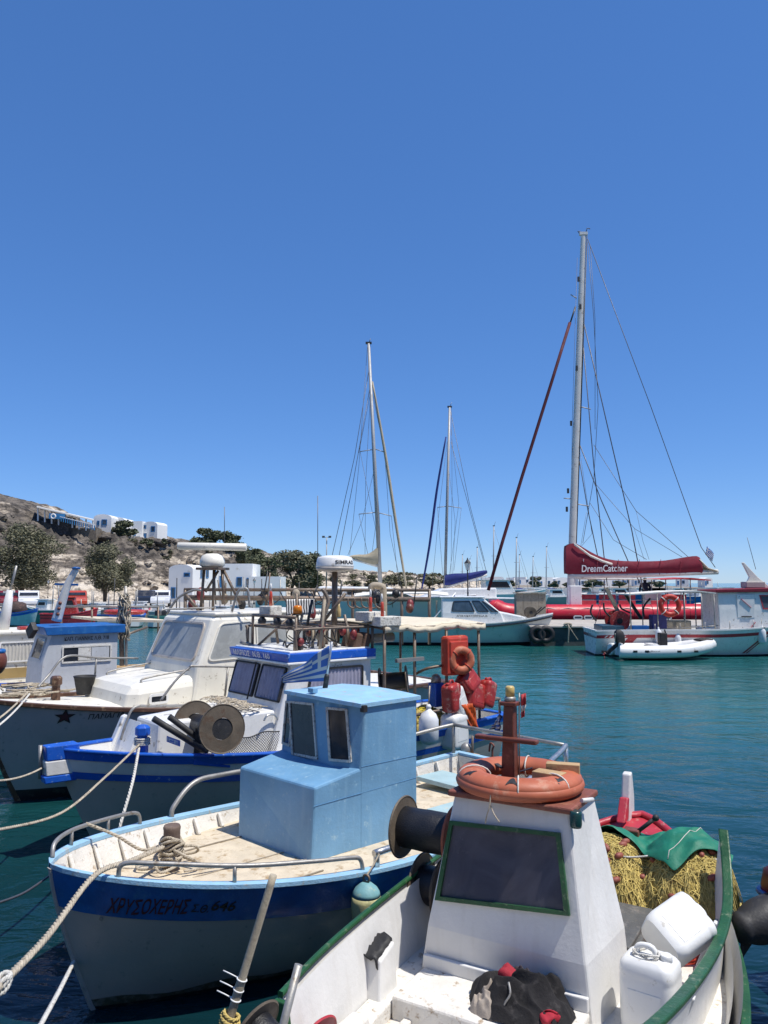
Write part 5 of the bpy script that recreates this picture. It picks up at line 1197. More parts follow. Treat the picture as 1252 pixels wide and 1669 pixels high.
drum(c_, 'aft_line_drum', C.L(620, 1112, y=.35), C.L(663, 1108, y=.62), .20, .12, m_drum, m_line, .2, .02)
T('drum_arm', spl([C.L(675, 1100, y=.6), C.L(695, 1090, y=.8), C.L(720, 1085, y=.9)], 5), .02)
MB().tube([C.L(593, 1042, y=.55), C.L(640, 1038, y=.62)], .065, 16).build('grey_pipe', m_galv, c_)
MB().box(C.L(668, 1010, y=.93) + V((0, 0, -.55)), (.5, .05, .05)).build('shelf', m_galv, c_)
T('stern_rail', [HC.S(.68, 1) + V((0, -.06, .25)), HC.S(.98, 1) + V((0, -.06, .25))], .022); T('stern_rail', [HC.S(.68, 1) + V((0, -.06, .02)), HC.S(.68, 1) + V((0, -.06, .26))], .02); T('stern_rail', [HC.S(.98, 1) + V((0, -.06, 0)), HC.S(.98, 1) + V((0, -.06, .26))], .02)
T('stern_rail', [HC.S(.98, 1) + V((0, -.06, .25)), HC.S(.98, 1, -1) + V((0, .06, .25))], .022)
# ---- things on boat C
def onC(u, v, **k): return C.w(C.L(u, v, **k))
rp2 = MB(); rn = random.Random(9)
for k in range(60):
    x, y = rn.uniform(.66, 1.02), rn.uniform(-.5, .58); a0 = rn.uniform(0, 6.28); pts = []
    for i in range(12): pts.append(C.w(x, y, tz + .015 + .05 * max(0, 1 - ((x - .85) / .3) ** 2) * rn.uniform(.5, 1.2))); x += .035 * math.cos(a0); y += .06 * math.sin(a0); a0 += rn.uniform(-.9, .9); x = min(1.05, max(.78, x)); y = min(.6, max(-.55, y))
    rp2.tube(pts, rn.choice((.006, .008, .010)), 5)
tag(rp2.build('rope_pile', m_rope), 'tangle of thin brown ropes piled below the curtained cabin window', 'rope')
# black mesh net
p00, p10, p01, p11 = C.L(372, 1207, y=.72), C.L(455, 1190, y=.80), C.L(368, 1233, y=.86), C.L(450, 1230, y=.95); nm = MB(); ng = 22; mgh = 8
P = lambda a_, b_: p00.lerp(p10, a_).lerp(p01.lerp(p11, a_), b_) + V((0, .02 * math.sin(a_ * 7 + b_ * 4), .012 * math.sin(a_ * 11)))
for i in range(-mgh, ng + 1):
    for sg in (1, -1):
        pts = []
        for j in range(mgh * 2 + 1):
            a_ = (i + (j / 2 if sg > 0 else mgh - j / 2)) / ng; b_ = j / (mgh * 2)
            if -1e-6 <= a_ <= 1 + 1e-6: pts.append(P(a_, b_))
        if len(pts) > 1: nm.tube(pts, .0035, 4, caps=False)
nm.tube([P(i / 20, 0) for i in range(21)], .008, 5); nm.tube([P(i / 20, 1) for i in range(21)], .006, 5)
tag(nm.build('mesh_net', m_black, frame=C), 'black mesh net stretched between the net winch and the blue cabin', 'net')
def foam(label, p, d, rz, torch):
    root = thing('foam_marker', label, 'marker float', C.w(p), C.ang + rz)
    MB().box((0, 0, d[2] / 2), d).build('foam_block', mat('chipped_white_foam', (.66, .64, .58), .9, .1, 8, (.3, .27, .22), .3, 25, .8, 45), root, bevel=.012)
    for tx in torch:
        MB().lathe([(.024, d[2]), (.022, d[2] + .19), (.012, d[2] + .2)], (tx, 0, 0), (.0 + tx * .6, .15 * tx, 1), 12).build('red_tube', m_orange2, root)
        MB().lathe([(.014, d[2] + .2), (.016, d[2] + .27), (.006, d[2] + .31)], (tx, 0, 0), (.0 + tx * .6, .15 * tx, 1), 10).build('clear_tip', m_plastic, root)
foam('white foam float with red tube standing above the letters on the brim', C.L(441, 1005, y=-.3), (.26, .2, .15), R(20), (0,))
foam('white foam float with leaning red tube at the awning corner', C.L(604, 1012, y=.6), (.36, .26, .13), R(10), (.0,))
foam('lower white foam float with leaning red tube, nearest the cream awning', C.L(630, 1020, y=.85), (.34, .24, .13), R(-10), (.06,))
bc = C.L(485, 1003, y=-.05); br = thing('beacon', 'orange warning beacon on the rack above the striped-bow boat', 'beacon', C.w(bc), C.ang)
MB().lathe([(.075, 0), (.075, .02)], (0, 0, 0), n=16).build('base', m_black, br); MB().lathe([(.066, .02), (.064, .11), (.05, .135), (.0, .14)], (0, 0, 0), n=18).build('lens', mat('orange_lens', (.62, .19, .012), .25, .1, 5, None, 0, 5, 0, 9), br)
bb = C.L(552, 1006, y=.2); bt2 = thing('bottle', 'small yellowish bottle tied to the radar pole', 'bottle', C.w(bb), C.ang)
MB().lathe([(.03, 0), (.034, .01), (.034, .11), (.018, .15), (.018, .19)], (0, 0, 0), n=14).build('body', mat('yellowed_plastic', (.50, .37, .16), .4, .1, 5, None, 0, 5, 0, 9), bt2)
# black and white striped cushion
mst = bpy.data.materials.new('zebra_striped_cloth'); mst.use_nodes = True; N = mst.node_tree.nodes; K = mst.node_tree.links
uvn = N.new('ShaderNodeUVMap'); wv = N.new('ShaderNodeTexWave'); wv.inputs['Scale'].default_value = 3.6; wv.inputs['Distortion'].default_value = 1.2; wv.inputs['Detail'].default_value = 0; K.new(uvn.outputs[0], wv.inputs['Vector'])
rpn = N.new('ShaderNodeValToRGB'); rpn.color_ramp.interpolation = 'CONSTANT'; rpn.color_ramp.elements[0].color = (.03, .03, .035, 1); rpn.color_ramp.elements[1].position = .5; rpn.color_ramp.elements[1].color = (.7, .69, .66, 1)
K.new(wv.outputs['Color'], rpn.inputs[0]); K.new(rpn.outputs[0], N['Principled BSDF'].inputs['Base Color'])
z0 = at(466, 977, 12.6); zu = at(512, 976, 12.9) - z0; zd = at(467, 1003, 12.6) - z0
tag(uv_sheet('striped_cloth', flag_rows(z0, zu, zd, .02, 1.0, 16, 8), mst, None, .01), 'black and white striped cloth hanging behind the orange beacon', 'cloth')
cq = C.L(572, 1062, y=.5); cu = thing('cushion', 'brown padded cushion leaning on the roof by the radar pole', 'cushion', C.w(cq), C.ang)
for dx in (0, -.14): MB().box((dx, .02, .13), (.12, .34, .26), ry=-.25).build('pad', mat('brown_canvas', (.13, .075, .05), .9, .2, 5, None, 0, 5, .3, 50), cu, bevel=.035)
# red gear hanging on the stern quarter
ch = C.L(741, 1036, y=.95); lj = thing('life_raft_case', 'tall orange life raft case lashed under the awning corner', 'raft case', C.w(ch.x, ch.y, C.L(741, 1100, y=.95).z), C.ang)
hh = ch.z - C.L(741, 1100, y=.95).z
MB().box((0, 0, hh / 2), (.44, .16, hh)).build('case', m_orange2, lj, bevel=.04)
MB().box((0, .085, hh * .62), (.36, .03, hh * .5)).build('lid', m_orange2, lj, bevel=.015)
lb2 = C.L(752, 1076, y=1.08); rg = thing('lifebuoy', 'orange ring lifebuoy hung on the life raft case', 'lifebuoy', C.w(lb2), C.ang)
ring_tube((0, 0, 0), (.45, 1, .1), .145, .06, 36, 12, .8).build('ring', m_orange, rg)
for k in range(4):
    t = R(45 + 90 * k); ax = V((.45, 1, .1)).normalized(); e1, e2 = frame_of(ax); d = e1 * math.cos(t) + e2 * math.sin(t); MB().tube([d * .145 + (d * math.cos(R(s)) + ax * .8 * math.sin(R(s))) * .064 for s in range(0, 360, 30)], .008, 5, True).build('band', m_orange2, rg)
m_redcan = mat('worn_red_can', (.36, .028, .025), .45, .18, 6, (.5, .28, .22), .25, 12, .08, 40)
for lab, u, v, w, d, h, rot, m in (
    ('dark red jerrycan hanging left of the white jug on the stern', 737, 1136, .24, .17, .34, (0, .1, .3), m_redcan), ('red jerrycan on top of the stern cluster', 771, 1107, .26, .18, .24, (.4, .5, .2), m_redcan),
    ('red jerrycan with white scratch in the middle of the stern cluster', 772, 1134, .30, .18, .32, (.1, -.25, .2), m_redcan), ('rearmost red jerrycan at the right of the stern cluster', 790, 1130, .2, .17, .34, (0, -.35, .2), m_redcan),
    ('dirty white jug wedged between the red jerrycans', 753, 1140, .2, .15, .36, (.1, .35, .2), m_plastic), ('large white canister tied with rope below the red jerrycans', 741, 1190, .34, .22, .42, (0, 0, .25), m_plastic)):
    w *= 1.22; d *= 1.2; h *= 1.12; p = C.L(u, v, y=1.06); can('jerrycan', lab, w, d, h, C.w(p.x, p.y, p.z - h / 2), (rot[0], rot[1], C.ang + rot[2]), m)
p = C.L(758, 1190, y=1.15); cn = thing('orange_skirt', 'orange vinyl cover hanging over the stern quarter', 'cover', C.w(p), C.ang)
MB().sheet([[V((-.17 + .26 * j / 8 - .10 * i / 6 * (j / 8) - .02 * i, .02 * math.sin(j * 1.2 + i), .36 - .38 * i / 6)) for j in range(9)] for i in range(7)]).build('vinyl', mat('bright_orange_vinyl', (.55, .085, .012), .4, .12, 4, None, 0, 5, .05, 30), cn, solid=.01)
p = C.L(711, 1150, y=.75); gb = thing('gas_lamp', 'blue canister with grey dome on the aft deck', 'canister', C.w(p), C.ang)
MB().box((0, 0, .16), (.17, .17, .34)).build('body', m_rblue, gb, bevel=.015); MB().lathe([(.075, .33), (.075, .39), (.05, .44), (.01, .455)], (0, 0, 0), n=16).build('dome', m_galv, gb)
yn = MB(); rn = random.Random(2); pc = C.L(690, 1162, y=.65)
yn2 = thing('net_heap', 'small heap of bright yellow net behind the blue cabin', 'fishing net', C.w(pc.x, pc.y, .82), C.ang)
hp = MB().ball((0, 0, .12), (.42, .25, .26), 20, 12); hp.v = [q * (1 + .2 * mnoise.noise(q * 6)) for q in hp.v]; hp.build('heap', m_net, yn2)
for k in range(140):
    d = V((rn.gauss(0, 1), rn.gauss(0, 1), abs(rn.gauss(0, 1)))).normalized(); q = V((d.x * .42, d.y * .25, .12 + d.z * .26)); pts = []
    for i in range(6): pts.append(q + d * .01); d = (d + V((rn.gauss(0, .12), rn.gauss(0, .12), rn.gauss(0, .12)))).normalized(); q = V((d.x * .42, d.y * .25, .12 + d.z * .26))
    yn.tube(pts, .006, 4)
o = yn.build('net_twine', mat('bright_yellow_twine', (.55, .45, .04), .8, .2, 10, None, 0, 5, .2, 60), yn2); o['kind'] = 'stuff'
def fender(label, p, h, r, m=m_fender):
    root = thing('fender', label, 'fender', p)
    MB().lathe([(.02, 0), (r * .7, .03), (r, .1 * h + .03), (r, h * .7), (r * .75, h * .86), (r * .35, h * .95), (.03, h)], (0, 0, 0), n=20).build('body', m, root)
    MB().lathe([(.03, h), (.04, h + .03), (.02, h + .06)], (0, 0, 0), n=12).build('eye', m, root); MB().tube([(0, 0, h + .04), (.02, .05, h + .3)], .01, 6).build('lanyard', m_rope, root)
p = C.L(699, 1214, y=1.2); fender('long white fender hanging beside the blue cabin', C.w(p), .48, .135)
for lab, pts, r in (('line from the blue mooring bitt sagging to the left edge', spl([C.w(bt_ + V((.05, .05, .03))), at(170, 1268, 8.0), at(100, 1325, 7.0), at(0, 1352, 6.0), at(-60, 1356, 5.4)], 8), .013), ('pale rope dropping from the blue mooring bitt behind the blue bow rail', spl([C.w(bt_ + V((.05, .03, .0))), at(216, 1275, 8.3), at(196, 1346, 7.9), at(190, 1385, 7.9)], 8), .017), ('grey line from the striped stem to the left edge', sag(C.w(tip.x + .12, -.05, tip.z - .18), at(-30, 1272, 6.8), .05), .011)):
    rope(lab, pts, r, m_ropew if 'pale' in lab else m_rope)
mb = MB()
for k in range(4): strands(mb, [C.w(bt_.x + .085 * math.cos(t * .5), bt_.y + .085 * math.sin(t * .5), bt_.z + .02 + .02 * k) for t in range(14)], .011, .05, 3, 4)
tag(mb.build('rope_turns', m_ropew), 'turns of rope round the blue mooring bitt', 'rope')

# ================================================================ BOAT D: grey hulled cabin cruiser with a star on the bow
D = Fr(-5.45 + .74 * 4, 10.6 + .673 * 4, -.74, -.673)
HD = Hull(8.0, 2.8, 1.42, 1.12, 1.1, keel=-.5, rake=.75, bt=.85, tm=.5, pb=.9, pm=.36, pw=2.2, pe=.75)
d_ = boat('cabin_cruiser', 'grey hulled cabin cruiser with a star on its bow and cream wheelhouse', D)
m_dhull = mat('pale_grey_hull_paint', (.42, .38, .385), .4, .06, 3, (.2, .2, .2), .1, 6, .08, 30, streak=.2)
m_varn = mat('dark_varnished_rail', (.10, .05, .03), .4, .25, 5, (.3, .2, .12), .2, 12, .15, 30)
HD.band(0, lambda t: HD.k_at(t, .16), 4).build('bottom', m_antifoul, d_)
HD.band(lambda t: HD.k_at(t, .16), 1.0, 8).build('hull_side', m_dhull, d_)
HD.rail(.11, .06, .03, -.03).build('gunwale_cap', m_varn, d_, bevel=.01)
HD.deck(lambda t: HD.zsh(t) - .03, .03, camber=.05).build('deck', m_cream, d_)
HD.stem(.07, .02, .02).build('stem', m_varn, d_)
tf, tb_ = 2.26, .6
tk = MB(); rows = []
for z, xf, w in ((1.05, 2.36, .86), (1.40, 2.28, .84), (1.50, 2.20, .80), (1.545, 2.05, .70)):
    rows.append([V((xf, -w + .12, z)), V((xf, w - .12, z)), V((xf - .14, w, z)), V((.5, w + .02, z + (.10 if z > 1.3 else 0))), V((.5, -w - .02, z + (.10 if z > 1.3 else 0))), V((xf - .14, -w, z))])
tk.sheet(rows, False, True); tk.add(rows[-1], [(0, 1, 2, 3, 4, 5)]); tk.build('cabin_trunk', m_cream, d_, bevel=.03)
wk = MB(); rows = []
for z, xf, w, xb in ((1.1, 1.36, .90, -1.5), (1.72, 1.26, .89, -1.5), (2.42, .98, .81, -1.5), (2.49, .90, .77, -1.48)):
    rows.append([V((xf, -w, z)), V((xf, w, z)), V((xb, w, z)), V((xb, -w, z))])
wk.sheet(rows, False, True); wk.add(rows[-1], [(0, 1, 2, 3)]); wk.build('wheelhouse', m_cream, d_, bevel=.05)
MB().box((-.28, 0, 2.51), (2.42, 1.62, .05)).build('roof', m_cream, d_, bevel=.02)
def wf(y, z): return V((1.26 - .28 * (z - 1.72) / .7 + .006, y, z))
window(d_, [wf(-.68, 2.38), wf(.68, 2.38), wf(.74, 1.80), wf(-.74, 1.80)], .03, m_hullgrey, m_greyglass, .09, .02, .008)
def ws(x, z): return V((x, .89 - .08 * (z - 1.72) / .7 + .004, z))
window(d_, [ws(.84, 2.37), ws(.24, 2.40), ws(.24, 1.82), ws(1.10, 1.80)], .022, m_cream, m_greyglass, .08, .02, .006)
window(d_, [ws(.19, 2.40), ws(-.42, 2.40), ws(-.42, 1.82), ws(.19, 1.82)], .022, m_cream, m_greyglass, .06, .02, .006)
window(d_, [ws(-.6, 2.40), ws(-1.3, 2.40), ws(-1.3, 1.82), ws(-.6, 1.82)], .022, m_cream, m_greyglass, .06, .02, .006)
for xx, zz in ((1.86, 1.32), (1.05, 1.40)):
    window(d_, [V((xx + .15, .868, zz + .075)), V((xx - .15, .868, zz + .075)), V((xx - .15, .868, zz - .075)), V((xx + .15, .868, zz - .075))], .035, m_white2, m_darkglass, .05, .022, .008, 'porthole')
def TD(name, pts, r, m=m_galv, n=8, par=None): return MB().tube([V(p) for p in pts], r, n).build(name, m, par or d_)
TD('grab_rail', spl([(2.0, .62, 1.53), (1.95, .62, 1.60), (1.2, .66, 1.68), (1.15, .66, 1.62)], 5), .014)
TD('grab_rail', spl([(2.0, -.62, 1.53), (1.95, -.62, 1.60), (1.2, -.66, 1.68), (1.15, -.66, 1.62)], 5), .014)
TD('side_rail', spl([D.L(262, 1142, y=1.1), D.L(284, 1112, y=1.1), D.L(308, 1089, y=1.1), D.L(325, 1086, y=1.12), D.L(440, 1088, y=1.2)], 6), .018)
TD('rail_post', [D.L(372, 1087, y=1.15), D.L(366, 1140, y=1.15)], .018)
TD('bow_pulpit', spl([D.L(62, 1120, y=-.55), D.L(80, 1100, y=-.7), D.L(108, 1070, y=-.75), D.L(160, 1072, y=-.9), D.L(225, 1073, y=-1.0)], 6), .018); TD('rail_post', [D.L(157, 1072, y=-.9), D.L(155, 1100, y=-.9)], .016)
bb_ = D.L(91, 1130, y=-.05); MB().lathe([(.07, -.1), (.06, .12), (.06, .16), (.085, .18), (.085, .27), (.06, .30)], (bb_.x, bb_.y, 1.36), n=6, sm=False).build('bow_bitt', m_varn, d_, bevel=.006)
bkt = D.L(138, 1115, y=-.62); bk2 = thing('bucket', 'black bucket on the foredeck behind the cream cabin trunk', 'bucket', D.w(bkt.x, bkt.y, 1.28), D.ang)
MB().lathe([(.11, 0), (.16, .26), (.17, .265), (.17, .28), (.15, .28), (.10, .02), (0, .02)], (0, 0, 0), n=24, caps=False).build('pail', m_black, bk2)
# star and name
st_ = []
for i in range(10): a_ = R(90 + 36 * i); r_ = .115 if i % 2 == 0 else .048; st_.append((r_ * math.cos(a_), r_ * math.sin(a_)))
def locD(u, v):
    best = None
    for i in range(300):
        t = .02 + .5 * i / 300; p = HD.S(t, .8); L_ = D.L(u, v, x=p.x); s = HD.S(t, HD.k_at(t, L_.z))
        if best is None or abs(s.y - L_.y) < best[0]: best = (abs(s.y - L_.y), s)
    return best[1]
sc_ = locD(112, 1168); fn = HD.text_fn(sc_.x, sc_.z, .010)
MB().add([fn(0, 0)] + [fn(x * 1.1, y) for x, y in st_], [(0, i + 1, (i + 1) % 10 + 1) for i in range(10)]).build('star_emblem', m_letter, d_, fix=False)
fn2 = HD.text_fn(sc_.x, sc_.z, .014); MB().add([fn2(0, 0)] + [fn2(x * .72, y * .66) for x, y in st_], [(0, i + 1, (i + 1) % 10 + 1) for i in range(10)]).build('star_fill', m_letterr, d_, fix=False)
na = locD(147, 1172); nb_ = locD(207, 1168); lettering(d_, 'ΠΑΝΑΓΙΑ', m_letter, HD.text_fn(na.x, na.z, .010, 1, (nb_.z - na.z) / max(.01, na.x - nb_.x)), max(.3, na.x - nb_.x), .075, .01, .12)
# roof gear
def RL(u, v, Y): return D.loc(at(u, v, Y))
Yr = 12.6
for u0, v0, u1, v1 in ((327, 995, 333, 928), (347, 995, 349, 928), (392, 985, 364, 928), (365, 985, 362, 928)): TD('radar_leg', [RL(u0, v0, Yr), RL(u1, v1, Yr)], .024, m_pipe)
TD('radar_leg', [RL(335, 965, Yr), RL(356, 930, Yr)], .02, m_pipe)
MB().box(RL(347, 927, Yr), (.42, .40, .04), rz=.6).build('radar_shelf', m_pipe, d_, bevel=.005)
p = RL(346, 925, Yr); MB().lathe([(.16, 0), (.20, .03), (.205, .10), (.17, .19), (.10, .225), (.01, .23)], p, n=20).build('radar_gearbox', m_cream, d_)
rb0, rb1 = RL(290, 890, Yr), RL(402, 892, Yr)
MB().tube([rb0, rb0.lerp(rb1, .01), rb0.lerp(rb1, .99), rb1], [.05, .062, .062, .05], 14).build('radar_scanner', m_cream, d_)
for pth in ([(272, 1000), (290, 975), (315, 962), (328, 962)], [(378, 997), (388, 965), (396, 960), (404, 962), (407, 990)]): TD('roof_rail', spl([RL(u, v, 12.3) for u, v in pth], 5), .02)
TD('roof_rail', spl([RL(262, 1002, 11.9), RL(266, 994, 11.9), RL(300, 992, 12.2), RL(350, 990, 12.6)], 5), .014)
# pipe gantry over the aft deck
Yg = 13.4
for v0, v1, r_ in ((961, 962, .03), (974, 977, .045)): TD('gantry_rail', [RL(300, v0, Yg), RL(700, v1, Yg + 1.2)], r_, m_pipe)
TD('gantry_rail', [RL(300, 966, Yg - .3), RL(330, 1002, Yg - .3)], .03, m_pipe)
for u in (302, 330, 434, 512, 575, 655, 700): TD('gantry_post', [RL(u, 960, Yg + (u - 300) * .003), RL(u, 1050, Yg + (u - 300) * .003)], .03, m_pipe)
TD('exhaust_pipe', spl([RL(605, 962, 12.6), RL(606, 956, 12.6), RL(612, 954, 12.6), RL(622, 956, 12.6), RL(625, 962, 12.6), RL(626, 1010, 12.6)], 5), .055, m_wood, 12)
for k in range(5): TD('rod_holder', spl([RL(567 + k * 11, 975, 13.3), RL(568 + k * 11, 986, 13.3), RL(575 + k * 11, 991, 13.3), RL(583 + k * 11, 989, 13.3)], 4), .014, m_pipe)
rq5 = random.Random(17)
for k in range(12): u = rq5.uniform(310, 690); v = rq5.uniform(930, 958); TD('fishing_rod', [RL(u, 985, Yg + .3), RL(u + rq5.uniform(-10, 10), v, Yg + .3)], .012, rq5.choice((m_pipe, m_pole)), 5)
for k in range(16): u = rq5.uniform(305, 680); MB().ball(RL(u, rq5.uniform(966, 1000), Yg + rq5.uniform(-.2, .5)), (.07, .07, rq5.uniform(.06, .14)), 10, 7).build('hung_gear', rq5.choice((m_pole, m_brown, m_black, m_wood, m_redcan0)), d_)
for k in range(7): u = rq5.uniform(320, 640); TD('slack_line', spl([RL(u, 962, Yg), RL(u + 15, 985, Yg + .1), RL(u + 32, 976, Yg)], 5), .010, m_pole, 5)
TD('whip_aerial', [RL(366, 900, 12.8), RL(366, 826, 12.8)], .006, m_wire, 5); TD('whip_aerial', [RL(518, 960, 13.5), RL(518, 808, 13.5)], .007, m_wire, 5)
# lines on the foredeck of D
mb = MB(); rn = random.Random(5)
for k in range(14):
    c0 = D.L(rn.uniform(10, 105), rn.uniform(1116, 1132), z=1.42); strands(mb, spl([D.w(c0.x + rn.uniform(-.3, .3), c0.y + rn.uniform(-.2, .2), 1.40 + .05 * rn.random()) for _ in range(5)], 5), .014, .07, 3, 4)
tag(mb.build('rope_coils', m_rope), 'loose rope coils on the foredeck of the grey hulled cruiser', 'rope')
rope('upper mooring line from the cruiser bow to the left edge', sag(D.w(D.L(45, 1128, z=1.45)), at(-40, 1195, 8.6), .05), .014)
rope('lower mooring line from the cruiser bow to the left edge', sag(D.w(D.L(48, 1131, z=1.45)), at(-40, 1206, 8.4), .07), .014, m_ropew)

# ================================================================ BOAT E and F at the left
c0 = at(78, 1030, 14.6); E = Fr(0, 0, -.78, -.625); E.o = V((c0.x, c0.y, 0)) - E.f * .6 - E.p * .5
HE = Hull(6.6, 2.1, 1.25, .95, .98, keel=-.4, rake=.6, bt=.8, pw=2.2, x0=0.2)
e_ = boat('fishing_boat', 'grey wheelhouse boat with blue roof brim behind the grey cruiser', E)
HE.band(0, lambda t: HE.k_at(t, .1), 3).build('bottom', m_antifoul, e_); HE.band(lambda t: HE.k_at(t, .1), 1, 5).build('hull_side', m_white, e_); HE.rail(.09, .05, .02, -.01).build('gunwale_cap', m_rblue, e_); HE.deck(.78, .05).build('deck', m_worn, e_); HE.inner(.78, .05).build('inner_planking', m_white, e_)
m_egrey = mat('weathered_grey_paint', (.52, .53, .54), .6, .08, 4, (.38, .36, .33), .12, 14, .15, 40, streak=.3)
ek = MB(); rows = []
for z, xf in ((.78, .72), (1.50, .68), (2.05, .52)): rows.append([V((xf, -.52, z)), V((xf, .52, z)), V((-.72, .52, z)), V((-.72, -.52, z))])
ek.sheet(rows, False, True); ek.add(rows[-1], [(0, 1, 2, 3)]); ek.build('wheelhouse', m_egrey, e_, bevel=.015)
MB().hexa([V(p) for p in ((-.84, -.60, 2.02), (.64, -.60, 2.02), (.64, .60, 2.02), (-.84, .60, 2.02), (-.84, -.60, 2.18), (.70, -.60, 2.18), (.70, .60, 2.18), (-.84, .60, 2.18))]).build('roof_brim', m_dblue, e_, bevel=.012)
def ef(y, z): return V((.68 - .16 * (z - 1.5) / .55 + .004, y, z))
window(e_, [ef(-.30, 1.94), ef(.28, 1.94), ef(.30, 1.54), ef(-.30, 1.54)], .025, m_egrey, m_darkglass, .02, .016, .005)
window(e_, [V((.34, .525, 1.80)), V((-.60, .525, 1.80)), V((-.60, .525, 1.48)), V((.34, .525, 1.48))], .03, m_worn, m_darkglass, .02, .02, .005)
MB().box((-.38, .537, 1.64), (.34, .012, .24)).build('shutter', m_egrey, e_); MB().box((-.08, .537, 1.64), (.24, .012, .24)).build('shutter', m_worn, e_)
lettering(e_, 'ΚΑΠ. ΓΙΑΝΝΗΣ Λ.Θ. 718', m_letter, plane_fn((.30, .526, 1.90), (-1, 0, 0), (0, 0, 1), .006), .84, .075, .02)
MB().box((.78, .1, 2.10), (.10, .26, .2), rz=.2, rx=.7).build('floodlight', m_black, e_, bevel=.01)
m0, m1 = E.loc(at(92, 1012, 15.0)), E.loc(at(124, 928, 15.0))
pth = spl([m0, E.loc(at(103, 975, 15.0)), E.loc(at(112, 950, 15)), m1], 5); MB().tube(pth, [.095 - .0025 * i for i in range(len(pth))], 10).build('leaning_mast', m_white, e_)
MB().bar(E.loc(at(90, 952, 15)), E.loc(at(127, 953, 15)), .05, .04).build('crossbar', m_dblue, e_); MB().lathe([(.07, 0), (.09, .03), (.03, .05)], m1, n=14).build('mast_cap', m_dblue, e_)
for v in (983, 992, 1001): MB().ball(E.loc(at(98 - (v - 983) * .2, v, 14.92)), .035, 10, 6).build('porthole_light', m_brown, e_)
ag = [E.loc(at(u, v, 17.5)) for u, v in ((136, 1006), (258, 1009))]
MB().slab([[ag[0] + V((0, -.9, 0)), ag[0] + V((0, .9, 0))], [ag[1] + V((0, -.9, 0)), ag[1] + V((0, .9, 0))]], (0, 0, -.05), False).build('awning', m_canvas, e_)
for u in (100, 150, 200, 258): TD('frame_post', [E.loc(at(u, 988, 16.8 + u * .004)), E.loc(at(u, 1060, 16.8 + u * .004))], .025, m_pipe, par=e_)
TD('frame_rail', [E.loc(at(100, 988, 17.2)), E.loc(at(258, 989, 17.8))], .025, m_galv, par=e_)
g0 = E.loc(at(200, 1085, 15.8)); TD('gear_pole', [E.loc(at(199, 1085, 15.8)), E.loc(at(197, 985, 15.8))], .05, m_pipe, par=e_); TD('gear_pole', [E.loc(at(206, 1085, 15.8)), E.loc(at(205, 955, 15.8))], .03, m_galv, par=e_)
TD('boom', [E.loc(at(183, 1043, 15.8)), E.loc(at(240, 1022, 16.4))], .025, m_pipe, par=e_)
gh = MB(); rn = random.Random(3)
for k in range(26): gh.tube(spl([E.w(E.loc(at(200 + rn.uniform(-9, 14), 970 + 14 * i + rn.uniform(-5, 5), 15.8 + rn.uniform(-.12, .12)))) for i in range(6)], 4), .012, 4)
tag(gh.build('hanging_net', m_rope), 'bunched brown net hanging on the pole behind the grey wheelhouse', 'net')
rr_ = at(203, 1001, 17.3); ra = thing('raft', 'dark pink deflated raft lying on the cream awning at left', 'raft', rr_, 0)
ring_tube((0, 0, .06), (0, 0, 1), .30, .10, 30, 10, .7, 1.0).build('tube', m_redcan, ra); ra.scale = (1.15, .9, .8)
# F
c1 = at(40, 1040, 16.2); F_ = Fr(0, 0, -.78, -.625); F_.o = V((c1.x, c1.y, 0)) - F_.f * .2 - F_.p * .6
HF = Hull(7, 2.3, 1.2, .95, .95, keel=-.4, rake=.6, bt=.8, pw=2.2)
f_ = boat('cabin_boat', 'cream cabin boat cut by the left edge behind the cruiser bow', F_)
HF.band(0, lambda t: HF.k_at(t, .1), 3).build('bottom', m_antifoul, f_); HF.band(lambda t: HF.k_at(t, .1), 1, 5).build('hull_side', m_white2, f_); HF.rail(.09, .05, .02, -.01).build('gunwale_cap', m_timber, f_); HF.deck(.85, .05).build('deck', m_cream, f_); HF.inner(.85, .05).build('inner_planking', m_white, f_)
fk = MB(); rows = []
for z, xf in ((.85, 1.1), (1.35, 1.02), (1.95, .80)): rows.append([V((xf, -.70, z)), V((xf, .66, z)), V((-1.4, .66, z)), V((-1.4, -.70, z))])
fk.sheet(rows, False, True); fk.add(rows[-1], [(0, 1, 2, 3)]); fk.build('cabin', m_cream, f_, bevel=.04)
MB().box((-.3, -.02, 1.98), (2.4, 1.5, .07)).build('roof', m_cream, f_, bevel=.02)
MB().box((-.2, .667, 1.16), (2.2, .014, .2)).build('tan_stripe', mat('tan_paint', (.36, .25, .10), .5, .1, 4, None, 0, 5, 0, 9), f_)
for xx in (.35, -.55): 
    w_ = window(f_, [V((xx + .34, .664, 1.80)), V((xx - .34, .664, 1.80)), V((xx - .34, .664, 1.38)), V((xx + .34, .664, 1.38))], .03, m_white2, m_clear, .05, .036, .032)
    pleats(w_, (xx + .3, .68, 1.78), (xx - .3, .68, 1.78), (xx + .3, .68, 1.40), (xx - .3, .68, 1.40), 9, .012, (0, 1, 0)).data.materials[0] = m_canvasw
window(f_, [V((.92, -.5, 1.82)), V((.92, .5, 1.82)), V((1.04, .5, 1.42)), V((1.04, -.5, 1.42))], .03, m_white2, m_darkglass, .04, .02, .008)
MB().box((-.1, .3, 2.05), (.7, .3, .06)).build('hatch', m_redcan, f_, bevel=.01)
q0, q1 = F_.loc(at(4, 1032, 16.4)), F_.loc(at(17, 962, 16.4)); MB().tube([q0, q0.lerp(q1, .5), q1], [.12, .1, .07], 10).build('leaning_mast', m_white, f_)
TD('spar', [q1, F_.loc(at(27, 922, 16.4))], .025, m_galv, par=f_); MB().bar(F_.loc(at(6, 965, 16.4)), F_.loc(at(24, 964, 16.4)), .04, .04).build('crossbar', m_white, f_)
